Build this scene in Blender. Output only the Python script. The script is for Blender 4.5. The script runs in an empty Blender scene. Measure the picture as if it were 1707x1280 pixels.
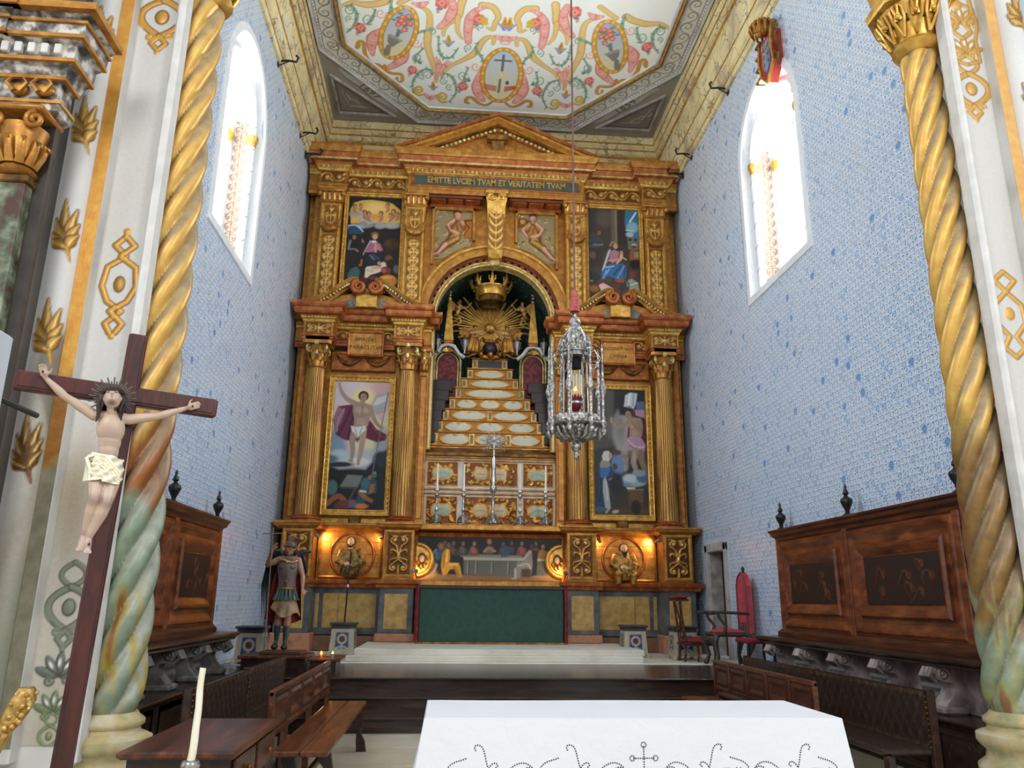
import bpy, bmesh, math, random
import numpy as np
from math import pi, sin, cos, radians, atan2, hypot, sqrt
from mathutils import Vector, Matrix
from mathutils.noise import noise as pnoise
random.seed(7); rng = np.random.default_rng(7)
SC = bpy.context.scene; COL = SC.collection
# ---------------------------------------------------------------- camera, world, lights, exposure
cam = bpy.data.cameras.new('camera'); cam.sensor_width = 36; cam.lens = 1300/1707*36; cam.clip_start = .05; cam.clip_end = 200
camo = bpy.data.objects.new('camera', cam); COL.objects.link(camo); SC.camera = camo
_y, _p, _r = radians(4.59), radians(15.48), radians(.631)
_F = Vector((sin(_y)*cos(_p), cos(_y)*cos(_p), sin(_p))); _R0 = Vector((cos(_y), -sin(_y), 0)); _U0 = _R0.cross(_F)
_R = cos(_r)*_R0 + sin(_r)*_U0; _U = -sin(_r)*_R0 + cos(_r)*_U0
camo.matrix_world = Matrix(((_R.x, _U.x, -_F.x, -.87), (_R.y, _U.y, -_F.y, 0), (_R.z, _U.z, -_F.z, 1.55), (0, 0, 0, 1)))
W = bpy.data.worlds.new('daylight'); SC.world = W; W.use_nodes = True
bg = W.node_tree.nodes['Background']; bg.inputs[0].default_value = (.90, .95, 1, 1); bg.inputs[1].default_value = .74
SC.view_settings.view_transform = 'Standard'; SC.view_settings.look = 'None'; SC.view_settings.gamma = 1
SC.view_settings.use_curve_mapping = False; SC.view_settings.exposure = 0.38
def area(name, loc, rot, sx, sy, e, col=(1, 1, 1)):
    l = bpy.data.lights.new(name, 'AREA'); l.shape = 'RECTANGLE'; l.size = sx; l.size_y = sy; l.energy = e; l.color = col
    o = bpy.data.objects.new(name, l); COL.objects.link(o); o.location = loc; o.rotation_euler = rot; return o
def spot(name, loc, tgt, e, col, ang=80, r=.02):
    l = bpy.data.lights.new(name, 'SPOT'); l.energy = e; l.color = col; l.spot_size = radians(ang); l.spot_blend = .6; l.shadow_soft_size = r
    o = bpy.data.objects.new(name, l); COL.objects.link(o); o.location = loc
    o.rotation_euler = (Vector(tgt)-Vector(loc)).to_track_quat('-Z', 'Y').to_euler(); return o
# daylight entering by the two tall windows (sources outside the panes) and by the nave windows behind the viewer
area('daylight_window_left', (-5.75, 11.2, 9.2), (0, radians(-90-4), 0), 3.6, 1.9, 760, (.93, .97, 1))
area('daylight_window_right', (5.75, 11.2, 9.2), (0, radians(90+4), 0), 3.6, 1.9, 1000, (.95, .98, 1))
area('nave_window_left', (-4.2, -2.5, 6.8), (radians(62), 0, radians(-30)), 2.2, 3.0, 230, (.96, .98, 1))
area('nave_window_right', (4.2, -2.5, 6.8), (radians(62), 0, radians(30)), 2.2, 3.0, 250, (.96, .98, 1))
# ---------------------------------------------------------------- colours and materials
def lin(v):
    v = np.asarray(v, float); return np.where(v <= .04045, v/12.92, ((v+.055)/1.055)**2.4)
def H(h, m=0.0):
    if not isinstance(h, str): return np.asarray(h, float)
    return np.append(lin([int(h[i:i+2], 16)/255 for i in (0, 2, 4)]), m)
def G(h): return H(h, .55)
class NT:
    def __init__(s, name):
        s.m = bpy.data.materials.new(name); s.m.use_nodes = True; s.t = s.m.node_tree; s.b = s.t.nodes['Principled BSDF']
    def n(s, ty, ins=None, **kw):
        x = s.t.nodes.new(ty)
        for k, v in kw.items(): setattr(x, k, v)
        for k, v in (ins or {}).items():
            if isinstance(v, bpy.types.NodeSocket): s.t.links.new(v, x.inputs[k])
            else: x.inputs[k].default_value = v
        return x
    def set(s, **kw):
        for k, v in kw.items():
            k = k.replace('_', ' ')
            if isinstance(v, bpy.types.NodeSocket): s.t.links.new(v, s.b.inputs[k])
            else: s.b.inputs[k].default_value = v
    def M(s, op, a, b=0.0, c=0.0):
        x = s.n('ShaderNodeMath', operation=op)
        for i, v in enumerate((a, b, c)):
            if isinstance(v, bpy.types.NodeSocket): s.t.links.new(v, x.inputs[i])
            else: x.inputs[i].default_value = v
        return x.outputs[0]
    def mix(s, f, a, b, mode='MIX'):
        x = s.n('ShaderNodeMix', data_type='RGBA', blend_type=mode)
        for i, v in ((0, f), (6, a), (7, b)):
            if isinstance(v, bpy.types.NodeSocket): s.t.links.new(v, x.inputs[i])
            elif i == 0: x.inputs[i].default_value = v
            else: x.inputs[i].default_value = tuple(H(v)[:3]) + (1,)
        return x.outputs[2]
    def pos(s, scale=(1, 1, 1)):
        g = s.n('ShaderNodeNewGeometry'); mp = s.n('ShaderNodeMapping', {0: g.outputs['Position'], 3: scale}); return mp.outputs[0]
    def noise(s, vec, sc, det=4, rough=.55, dist=0.0):
        return s.n('ShaderNodeTexNoise', {'Vector': vec, 'Scale': sc, 'Detail': det, 'Roughness': rough, 'Distortion': dist}).outputs['Fac']
    def ramp(s, f, stops):
        r = s.n('ShaderNodeValToRGB', {0: f}); e = r.color_ramp.elements
        while len(e) < len(stops): e.new(.5)
        for i, (p, c) in enumerate(stops):
            e[i].position = p; e[i].color = tuple(H(c)[:3]) + (1,)
        return r.outputs[0]
    def bump(s, h, st=.3, d=.01):
        b = s.n('ShaderNodeBump', {'Height': h, 'Strength': st, 'Distance': d}); s.t.links.new(b.outputs[0], s.b.inputs['Normal'])
MATS = {}
def mat(name, base, c2=None, c3=None, sc=6, rough=.5, metal=0, bump=.15, grain=(1, 1, 1), spec=.5, det=5, bd=.008, lo=.3, hi=.7):
    if name in MATS: return MATS[name]
    t = NT(name); p = t.pos(grain); f = t.noise(p, sc, det)
    if c3: col = t.ramp(f, [(lo, base), ((lo+hi)/2, c2), (hi, c3)])
    elif c2: col = t.ramp(f, [(lo, base), (hi, c2)])
    else: col = t.mix(t.M('MULTIPLY', f, .25), base, '808080', 'OVERLAY')
    t.set(Base_Color=col, Roughness=rough, Metallic=metal); t.b.inputs['Specular IOR Level'].default_value = spec
    if bump: t.bump(t.noise(p, sc*3, 3), bump, bd)
    MATS[name] = t.m; return t.m
GOLD = mat('gold_old', '8a5626', 'b27a34', 'd4a64e', 8, .40, .55, .3, lo=.22, hi=.78)
GOLDR = mat('gold_red', '843e1e', 'a65a2a', 'c48842', 8, .42, .45, .3, lo=.25, hi=.75)
GOLDY = mat('gold_yellow', 'a06e2e', 'cb9a40', 'e6c470', 9, .36, .55, .3, lo=.22, hi=.75)
GOLDL = mat('gold_pale', 'a5884a', 'cdb56f', 'eadca0', 8, .38, .45, .3, lo=.3, hi=.65)
GOLDD = mat('gold_dark', '4a3216', '7b5525', 'a97a38', 6, .42, .6, .3, lo=.3, hi=.7)
DARK = mat('near_black', '1d1a18', rough=.9, bump=0)
GREYM = mat('grey_marble', '3f4346', '565b5d', '6f7472', 5, .35)
YELM = mat('yellow_marble', '9a7a40', 'b9954f', 'c9a965', 7, .35, bump=.05)
PINKM = mat('pink_marble', '94604a', 'b5805f', 'a8735a', 6, .4)
LIME = mat('limestone_pale', 'c9c3b2', 'dad5c6', 'e4e0d4', 2, .45, bump=.1)
FLOORM = mat('limestone_floor', 'a89f88', 'c4bca6', 'd0cab8', 1.3, .3, bump=.06)
STONE = mat('stone_white', 'b8b5ae', 'd0cec8', 'dcdad4', 1.6, .6, bump=.25)
STONEG = mat('stone_weathered', '77736c', '98918a', 'b4aea6', 5, .7, bump=.5)
STONEP = mat('stone_pinkish', '5f5654', '94837f', 'bdb2ac', 4, .55, bump=.5)
WOOD = mat('wood_walnut', '2a130a', '4a2413', '6b3a1e', 3, .32, grain=(6, .8, 6), bump=.12)
WOODC = mat('wood_cabinet', '3f1c0d', '6c3519', '92552f', 3.2, .30, grain=(4, 1, 3), bump=.12)
WOODD = mat('wood_dark', '170c08', '2a1710', '3d241a', 3, .3, grain=(5, 1, 5), bump=.12)
WOODF = mat('wood_floor', '1c120c', '32211a', '463226', 3, .22, grain=(.7, 6, 6), bump=.06)
WOODX = mat('wood_cross', '30110c', '44190f', '571f14', 8, .3, grain=(3, 3, .6), bump=.1)
BLACKW = mat('wood_ebony', '0f0d0d', '1c1a1b', rough=.35, bump=.05)
LEATH = mat('leather_dark', '1a100c', '2c1c15', '3a281d', 14, .33, bump=.3)
LEATH2 = mat('leather_panel', '2f150d', '472318', '5a2d1e', 9, .35, bump=.2)
SILV = mat('silver', '55524e', '9d9993', 'e4e2de', 38, .3, .8, .9, bd=.006, lo=.34, hi=.66)
SILV2 = mat('silver_plain', '9a9894', 'c9c8c6', rough=.2, metal=.85, bump=.05)
WAX = mat('wax', 'e6dfc6', 'f0ead6', rough=.45, bump=.03)
REDV = mat('velvet_red', '5c0f18', '7d1822', '932430', 8, .8, bump=.1)
REDF = mat('fabric_red', 'a32c3a', 'b5434d', 'bb525a', 5, .8, bump=.1)
PINKT = mat('tassel_red', '9a3a3c', 'b85a58', 'c97470', 30, .8, bump=.3)
GREENF = mat('fabric_green', '1d3a30', '27493d', '2c5243', 3, .75, bump=.1)
IRON = mat('iron_black', '151312', '2a2725', rough=.5, bump=.1)
MIRR = mat('white_sill', 'e0e2e4', 'eceded', rough=.5, bump=.05)
def mkpaint(name, rough=.45, bump=0., var=.35, sc=30, spec=.5):
    t = NT(name); a = t.n('ShaderNodeAttribute', attribute_name='Col'); p = t.pos()
    f = t.noise(p, sc, 4); col = t.mix(var, a.outputs['Color'], t.ramp(f, [(.25, '5a5a5a'), (.75, 'b4b4b4')]), 'OVERLAY')
    t.set(Base_Color=col, Roughness=rough, Metallic=a.outputs['Alpha']); t.b.inputs['Specular IOR Level'].default_value = spec
    if bump: t.bump(t.noise(p, sc*2, 3), bump, .004)
    return t.m
PAINT = mkpaint('painted', .5, .1, .2); OIL = mkpaint('oil_painting', .4, .15, .35, 45, .3)
FRESCO = mkpaint('fresco', .8, .05, .12, 14, .2); CARVE = mkpaint('gilt_carving', .4, .3, .5, 40); PATIN = mkpaint('gilt_stone', .42, .5, .55, 11)
SKIN = mkpaint('polychrome', .4, .08, .2, 30)
def glass_mat(name, col, rough=.05, emis=None, es=0, alpha=1.):
    t = NT(name); t.set(Base_Color=tuple(H(col)[:3])+(1,), Roughness=rough, Transmission_Weight=alpha)
    if emis: t.set(Emission_Color=tuple(H(emis)[:3])+(1,), Emission_Strength=es)
    return t.m
REDG = glass_mat('glass_red', 'a01018', .08, None, 0, .6)
FLAME = glass_mat('flame', 'ffb347', .5, 'ffa030', 14, 0)
LENS = glass_mat('lamp_lens', 'ffd9a0', .5, 'ffcf90', 10, 0)
# ---------------------------------------------------------------- mesh building
class MB:
    def __init__(s): s.v = []; s.f = []; s.c = []
    def add(s, vs, fs, col=None):
        o = len(s.v); s.v += [tuple(v) for v in vs]; s.f += [tuple(i+o for i in f) for f in fs]
        if col is not None: s.c += [col]*len(vs)
        return s
    def box(s, x0, x1, y0, y1, z0, z1, col=None, b=0, tx=0):
        if x1 < x0: x0, x1 = x1, x0
        if y1 < y0: y0, y1 = y1, y0
        if z1 < z0: z0, z1 = z1, z0
        if b <= 0:
            v = [(x, y, z) for z, t in ((z0, 0), (z1, tx)) for x, y in ((x0+t, y0+t), (x1-t, y0+t), (x1-t, y1-t), (x0+t, y1-t))]
            return s.add(v, [(3, 2, 1, 0), (4, 5, 6, 7), (0, 1, 5, 4), (1, 2, 6, 5), (2, 3, 7, 6), (3, 0, 4, 7)], col)
        b = min(b, (x1-x0)/3, (y1-y0)/3, (z1-z0)/3); rings = []
        for z, t in ((z0, b), (z0+b, 0), (z1-b, 0), (z1, b)):
            a = [(x0+t+b, y0+t), (x1-t-b, y0+t), (x1-t, y0+t+b), (x1-t, y1-t-b), (x1-t-b, y1-t), (x0+t+b, y1-t), (x0+t, y1-t-b), (x0+t, y0+t+b)]
            rings.append([(x, y, z) for x, y in a])
        return s.loft(rings, col=col)
    def loft(s, rings, cap=True, closed=True, col=None, loop=False):
        n = len(rings[0]); o = []; vs = [p for r in rings for p in r]; m = len(rings)
        for i in range(m if loop else m-1):
            for j in range(n if closed else n-1):
                a, b = i*n+j, i*n+(j+1) % n; i2 = (i+1) % m; c, d = i2*n+(j+1) % n, i2*n+j
                o.append((a, b, c, d))
        if cap and closed and not loop: o.append(tuple(range(n-1, -1, -1))); o.append(tuple((m-1)*n+j for j in range(n)))
        return s.add(vs, o, col)
    def lathe(s, prof, c=(0, 0, 0), n=16, sx=1, sy=1, col=None, M=None, cap=True):
        rings = []
        for r, z in prof:
            ring = [Vector((r*cos(2*pi*k/n)*sx, r*sin(2*pi*k/n)*sy, z)) for k in range(n)]
            if M is not None: ring = [M @ p for p in ring]
            rings.append([(p[0]+c[0], p[1]+c[1], p[2]+c[2]) for p in ring])
        return s.loft(rings, cap, col=col)
    def tube(s, pts, r, n=8, col=None, flat=1., up=(0, 0, 1)):
        P = [Vector(p) for p in pts]; m = len(P); R = r if isinstance(r, (list, tuple)) else [r]*m
        if len(R) != m: R = [R[0]+(R[-1]-R[0])*i/(m-1) for i in range(m)]
        rings = []; u0 = Vector(up)
        for i in range(m):
            t = (P[min(i+1, m-1)]-P[max(i-1, 0)])
            if t.length < 1e-9: t = Vector((0, 0, 1))
            t.normalize(); a = u0 - t*u0.dot(t)
            if a.length < 1e-4: a = Vector((1, 0, 0)) - t*t.x
            if a.length < 1e-4: a = Vector((0, 1, 0)) - t*t.y
            a.normalize(); b = t.cross(a); u0 = a if abs(Vector(up).dot(t)) > .9 or True else u0
            rings.append([tuple(P[i]+a*cos(2*pi*k/n)*R[i]+b*sin(2*pi*k/n)*R[i]*flat) for k in range(n)])
        return s.loft(rings, col=col)
    def prism(s, poly, ax, a, b, col=None):  # poly = 2d outline in the two other axes
        def q(p, h): return {'x': (h, p[0], p[1]), 'y': (p[0], h, p[1]), 'z': (p[0], p[1], h)}[ax]
        n = len(poly); return s.add([q(p, a) for p in poly]+[q(p, b) for p in poly], [tuple(range(n)), tuple(range(2*n-1, n-1, -1))]+[(i, i+n, (i+1) % n+n, (i+1) % n) for i in range(n)], col)
    def ball(s, c, r, n=12, m=8, col=None, M=None):
        rr = r if isinstance(r, (tuple, list)) else (r, r, r); pr = []
        for i in range(m+1):
            t = -pi/2+pi*i/m; pr.append([((M @ Vector((rr[0]*cos(t)*cos(2*pi*k/n), rr[1]*cos(t)*sin(2*pi*k/n), rr[2]*sin(t)))) if M is not None else Vector((rr[0]*cos(t)*cos(2*pi*k/n), rr[1]*cos(t)*sin(2*pi*k/n), rr[2]*sin(t))))+Vector(c) for k in range(n)])
        return s.loft(pr, False, col=col)
    def mould(s, prof, path, closed=False, col=None):
        """sweep profile [(out, z)] along a plan path [(x, y)], mitred; out = to the right of travel"""
        n = len(path); rings = []
        for i in range(n):
            p = Vector(path[i]); 
            if closed or 0 < i < n-1: a, b = Vector(path[i-1]), Vector(path[(i+1) % n])
            elif i == 0: a, b = None, Vector(path[1])
            else: a, b = Vector(path[-2]), None
            ns = []
            for u, v in ((a, p), (p, b)):
                if u is None or v is None: continue
                d = (v-u).normalized(); ns.append(Vector((d.y, -d.x)))
            if len(ns) == 2:
                m = ns[0]+ns[1]; k = max(.2, 1+ns[0].dot(ns[1])); m = m/k
            else: m = ns[0]
            rings.append([(p.x+m.x*o, p.y+m.y*o, z) for o, z in prof])
        return s.loft(rings, cap=not closed, loop=closed, col=col)
    def frame(s, x0, x1, z0, z1, prof, y=0, M=None):
        """picture-frame moulding in the xz plane; prof [(inward, height towards -y)]"""
        rings = []
        for cx, cz, dx, dz in ((x0, z0, 1, 1), (x1, z0, -1, 1), (x1, z1, -1, -1), (x0, z1, 1, -1)):
            rings.append([(cx+dx*w, y-h, cz+dz*w) for w, h in prof])
        if M is not None: rings = [[tuple(M @ Vector(p)) for p in r] for r in rings]
        return s.loft(rings, loop=True)
    def xf(s, M): s.v = [tuple(M @ Vector(p)) for p in s.v]; return s
    def mesh(s, name, smooth=None):
        me = bpy.data.meshes.new(name); me.from_pydata(s.v, [], s.f); me.validate()
        if s.c and len(s.c) == len(s.v) == len(me.vertices):
            a = me.color_attributes.new('Col', 'FLOAT_COLOR', 'POINT'); a.data.foreach_set('color', np.array([list(H(c)) for c in s.c], dtype=np.float32).ravel())
        bm = bmesh.new(); bm.from_mesh(me); bmesh.ops.recalc_face_normals(bm, faces=bm.faces); bm.to_mesh(me); bm.free()
        if smooth: me.shade_smooth() if smooth >= 180 else smooth_angle(me, smooth)
        me.update(); return me
def smooth_angle(me, deg):
    me.shade_smooth()
    try: me.set_sharp_from_angle(angle=radians(deg))
    except Exception: pass
WP = {}
def wloc(o):
    v = Vector((0, 0, 0))
    while o: v += Vector(WP.get(o.name, (0, 0, 0))); o = o.parent
    return v
def link(o, parent=None):
    COL.objects.link(o)
    if parent is not None:
        o.parent = parent; l = -wloc(parent); o.location = l; WP[o.name] = tuple(l)
    else: WP[o.name] = tuple(o.location)
    return o
def obj(name, mb, m, parent=None, smooth=None, label=None):
    me = mb.mesh(name, smooth) if isinstance(mb, MB) else mb
    if m: me.materials.clear(); me.materials.append(m)
    o = bpy.data.objects.new(name, me); link(o, parent)
    if label: o['label'] = label
    return o
def thing(name, label, cat, loc=(0, 0, 0), group=None):
    o = bpy.data.objects.new(name, None); o.empty_display_size = .1; o.location = loc; COL.objects.link(o); WP[o.name] = tuple(loc)
    o['label'] = label; o['category'] = cat
    if group: o['group'] = group
    return o
def tag(o, label, cat, group=None):
    o['label'] = label; o['category'] = cat
    if group: o['group'] = group
    return o
def struct(o): o['kind'] = 'structure'; return o
def stuff(o): o['kind'] = 'stuff'; return o
def dup(o, dl, label=None, group=None, rotz=None, mirror=False):
    def cp(a, p):
        c = a.copy(); COL.objects.link(c)
        if p: c.parent = p
        for ch in a.children: cp(ch, c)
        return c
    r = cp(o, None); r.location = Vector(o.location)+Vector(dl)
    if rotz is not None: r.rotation_euler = (0, 0, rotz)
    if mirror: r.scale = (-1, 1, 1)
    if label: r['label'] = label
    if group: r['group'] = group
    return r
def inst(src, parent, dl):
    c = src.copy(); COL.objects.link(c); c.parent = parent; c.location = Vector(src.location)+Vector(dl); return c
def fuse(mb, voxel, sm=3, name='body', fac=.6):
    me = mb.mesh(name); o = bpy.data.objects.new('tmp', me); COL.objects.link(o)
    r = o.modifiers.new('r', 'REMESH'); r.mode = 'VOXEL'; r.voxel_size = voxel
    if sm: q = o.modifiers.new('s', 'SMOOTH'); q.iterations = sm; q.factor = fac
    dg = bpy.context.evaluated_depsgraph_get(); me2 = bpy.data.meshes.new_from_object(o.evaluated_get(dg), depsgraph=dg)
    bpy.data.objects.remove(o); me2.name = name; me2.shade_smooth()
    for a in list(me2.color_attributes): me2.color_attributes.remove(a)
    return me2
def colour(me, fn):
    n = len(me.vertices); co = np.empty(n*3, dtype=np.float32); me.vertices.foreach_get('co', co); co = co.reshape(-1, 3)
    c = fn(co).astype(np.float32)
    a = me.color_attributes.new('Col', 'FLOAT_COLOR', 'POINT'); a.data.foreach_set('color', c.ravel()); return me
# ---------------------------------------------------------------- drawing surface: colours and relief heights
def arc(cx, cy, r, a0, a1, n=14): return [(cx+r*cos(radians(a0+(a1-a0)*i/(n-1))), cy+r*sin(radians(a0+(a1-a0)*i/(n-1)))) for i in range(n)]
def spiral(cx, cy, r, a0, turns, n=26, k=.12):
    return [(cx+r*(1-(1-k)*i/(n-1))*cos(a0+2*pi*turns*i/(n-1)), cy+r*(1-(1-k)*i/(n-1))*sin(a0+2*pi*turns*i/(n-1))) for i in range(n)]
def bez(*p, n=16):
    out = []
    for i in range(n):
        t = i/(n-1); q = [Vector(x) for x in p]
        while len(q) > 1: q = [q[j].lerp(q[j+1], t) for j in range(len(q)-1)]
        out.append(tuple(q[0]))
    return out
class Cv:
    def __init__(s, w, h, res, bg='808080', x0=0, y0=0):
        s.w, s.h_, s.res, s.x0, s.y0 = w, h, res, x0, y0; s.W = max(3, int(round(w*res))+1); s.Hh = max(3, int(round(h*res))+1)
        s.c = np.ones((s.Hh, s.W, 4))*H(bg); s.h = np.zeros((s.Hh, s.W))
        s.gx = np.linspace(x0, x0+w, s.W); s.gy = np.linspace(y0, y0+h, s.Hh); s.px = w/(s.W-1); s.T = None; s.kk = 1.
    def win(s, x0, x1, y0, y1):
        i0 = max(0, int((x0-s.x0)/s.px)-1); i1 = min(s.W, int((x1-s.x0)/s.px)+3); py = s.h_/(s.Hh-1)
        j0 = max(0, int((y0-s.y0)/py)-1); j1 = min(s.Hh, int((y1-s.y0)/py)+3)
        if i1 <= i0 or j1 <= j0: return None
        X, Y = np.meshgrid(s.gx[i0:i1], s.gy[j0:j1]); return (slice(j0, j1), slice(i0, i1)), X, Y
    def ap(s, w, a, col, h=None):
        if col is not None: s.c[w] = s.c[w]*(1-a[..., None])+H(col)*a[..., None]
        if h is not None: s.h[w] = np.maximum(s.h[w], h)
    def tp(s, p): return s.T(p) if s.T else p
    def ell(s, cx, cy, rx, ry=None, col=None, rot=0, soft=0, h=0, a=1., ring=0):
        ry = rx if ry is None else ry; rx *= s.kk; ry *= s.kk; soft *= s.kk; ring *= s.kk
        if s.T:
            q = s.T((cx, cy)); q2 = s.T((cx+cos(radians(rot))*1e-3, cy+sin(radians(rot))*1e-3)); cx, cy = q; rot = math.degrees(atan2(q2[1]-q[1], q2[0]-q[0]))
        R = max(rx, ry)+soft+s.px*2+ring; W = s.win(cx-R, cx+R, cy-R, cy+R)
        if not W: return
        w, X, Y = W; c, sn = cos(radians(rot)), sin(radians(rot)); u = (X-cx)*c+(Y-cy)*sn; v = -(X-cx)*sn+(Y-cy)*c
        k = np.sqrt((u/rx)**2+(v/ry)**2); d = (k-1)*min(rx, ry) if not ring else np.abs(k-1)*min(rx, ry)-ring
        al = np.clip(.5-d/(s.px+soft), 0, 1)*a
        hh = None
        if h: hh = h*np.sqrt(np.clip(1-k**2, 0, 1)) if not ring else h*np.sqrt(np.clip(1-(np.clip(d+ring, 0, None)/ring)**2, 0, 1))
        s.ap(w, al, col, hh)
    def line(s, pts, r, col=None, soft=0, h=0, a=1.):
        pts = [s.tp(p) for p in pts]; m = len(pts); R = list(r) if isinstance(r, (list, tuple)) else [r]*m
        if len(R) == 2 and m != 2: R = [R[0]+(R[1]-R[0])*i/(m-1) for i in range(m)]
        if len(R) == 3 and m != 3: R = [R[0]+(R[1]-R[0])*2*i/(m-1) if i < m/2 else R[1]+(R[2]-R[1])*(2*i/(m-1)-1) for i in range(m)]
        R = [q*s.kk for q in R]; soft *= s.kk; mr = max(R)+soft+2*s.px; xs = [p[0] for p in pts]; ys = [p[1] for p in pts]; W = s.win(min(xs)-mr, max(xs)+mr, min(ys)-mr, max(ys)+mr)
        if not W: return
        w, X, Y = W; D = np.full(X.shape, 1e9); Q = np.zeros(X.shape)
        for i in range(m-1):
            (ax, ay), (bx, by) = pts[i], pts[i+1]; dx, dy = bx-ax, by-ay; L = dx*dx+dy*dy+1e-12
            t = np.clip(((X-ax)*dx+(Y-ay)*dy)/L, 0, 1); rr = R[i]+(R[i+1]-R[i])*t; dd = np.hypot(X-ax-t*dx, Y-ay-t*dy)-rr
            k = dd < D; D = np.where(k, dd, D); Q = np.where(k, rr, Q)
        al = np.clip(.5-D/(s.px+soft), 0, 1)*a; hh = h*np.sqrt(np.clip(1-(np.clip(D+Q, 0, None)/np.maximum(Q, 1e-6))**2, 0, 1)) if h else None
        s.ap(w, al, col, hh)
    def poly(s, pts, col=None, soft=0, h=0, a=1., grad=None):
        pts = [s.tp(p) for p in pts]; soft *= s.kk; xs = [p[0] for p in pts]; ys = [p[1] for p in pts]; mr = soft+2*s.px
        W = s.win(min(xs)-mr, max(xs)+mr, min(ys)-mr, max(ys)+mr)
        if not W: return
        w, X, Y = W; ins = np.zeros(X.shape, bool); D = np.full(X.shape, 1e9); n = len(pts)
        for i in range(n):
            (ax, ay), (bx, by) = pts[i], pts[(i+1) % n]; dx, dy = bx-ax, by-ay; L = dx*dx+dy*dy+1e-12
            t = np.clip(((X-ax)*dx+(Y-ay)*dy)/L, 0, 1); D = np.minimum(D, np.hypot(X-ax-t*dx, Y-ay-t*dy))
            if ay != by: ins ^= ((ay > Y) != (by > Y)) & (X < (bx-ax)*(Y-ay)/(by-ay)+ax)
        sd = np.where(ins, -D, D); al = np.clip(.5-sd/(s.px+soft), 0, 1)*a
        if grad is not None:
            g = np.clip((Y-min(ys))/(max(ys)-min(ys)+1e-9), 0, 1)[..., None]; cc = H(col)*(1-g)+H(grad)*g; s.c[w] = s.c[w]*(1-al[..., None])+cc*al[..., None]; s.ap(w, al, None, h*np.clip(-sd/max(h, 1e-5), 0, 1) if h else None)
        else: s.ap(w, al, col, h*np.clip(-sd/max(h, 1e-5), 0, 1) if h else None)
    def map4(s, quad):
        """drawing coordinates given by the four corners TL TR BR BL of a sketch; kk = metres per sketch unit"""
        dst = [(s.x0, s.y0+s.h_), (s.x0+s.w, s.y0+s.h_), (s.x0+s.w, s.y0), (s.x0, s.y0)]; A = []; b = []
        for (x, y), (u, v) in zip(quad, dst): A += [[x, y, 1, 0, 0, 0, -u*x, -u*y], [0, 0, 0, x, y, 1, -v*x, -v*y]]; b += [u, v]
        q = np.linalg.solve(np.array(A, float), np.array(b, float))
        s.T = lambda p: ((q[0]*p[0]+q[1]*p[1]+q[2])/(q[6]*p[0]+q[7]*p[1]+1), (q[3]*p[0]+q[4]*p[1]+q[5])/(q[6]*p[0]+q[7]*p[1]+1)); s.kk = s.w/(quad[1][0]-quad[0][0])
    def blur(s, k=1):
        for _ in range(k):
            p = np.pad(s.c, ((1, 1), (1, 1), (0, 0)), 'edge'); s.c = (p[1:-1, 1:-1]*2+p[:-2, 1:-1]+p[2:, 1:-1]+p[1:-1, :-2]+p[1:-1, 2:])/6
    def grid(s, name, O, U, V, N, m, parent=None, keep=None, base=0., hs=1., fn=None, label=None, smooth=True):
        """mesh of the surface: point = O + x*U + y*V + height*N"""
        X, Y = np.meshgrid(s.gx, s.gy); O, U, V, N = (np.array(q, float) for q in (O, U, V, N))
        Pn = O+X[..., None]*U+Y[..., None]*V+(base+s.h*hs)[..., None]*N if fn is None else fn(X, Y, s.h)
        idx = np.arange(s.W*s.Hh).reshape(s.Hh, s.W); q = np.stack([idx[:-1, :-1], idx[:-1, 1:], idx[1:, 1:], idx[1:, :-1]], -1).reshape(-1, 4)
        if keep is not None:
            k = keep((X[:-1, :-1]+X[1:, 1:])/2, (Y[:-1, :-1]+Y[1:, 1:])/2).ravel(); q = q[k]
        if np.dot(np.cross(U, V), N) < 0: q = q[:, ::-1]
        return gmesh(name, Pn.reshape(-1, 3), q, s.c.reshape(-1, 4), m, parent, label, smooth)
def gmesh(name, P, q, c, m, parent=None, label=None, smooth=True):
    q = np.ascontiguousarray(q); used = np.zeros(len(P), bool); used[q.ravel()] = True; mp = np.cumsum(used)-1; P = P[used]; q = mp[q]; c = c[used] if c is not None else None
    me = bpy.data.meshes.new(name); me.vertices.add(len(P)); me.vertices.foreach_set('co', P.astype(np.float32).ravel()); n = q.shape[1]
    me.loops.add(q.size); me.loops.foreach_set('vertex_index', q.astype(np.int32).ravel()); me.polygons.add(len(q)); me.polygons.foreach_set('loop_start', np.arange(0, q.size, n, dtype=np.int32))
    me.update(calc_edges=True)
    if c is not None:
        a = me.color_attributes.new('Col', 'FLOAT_COLOR', 'POINT'); a.data.foreach_set('color', np.clip(c, 0, 1).astype(np.float32).ravel())
    if smooth: me.shade_smooth()
    return obj(name, me, m, parent, label=label)
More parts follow.
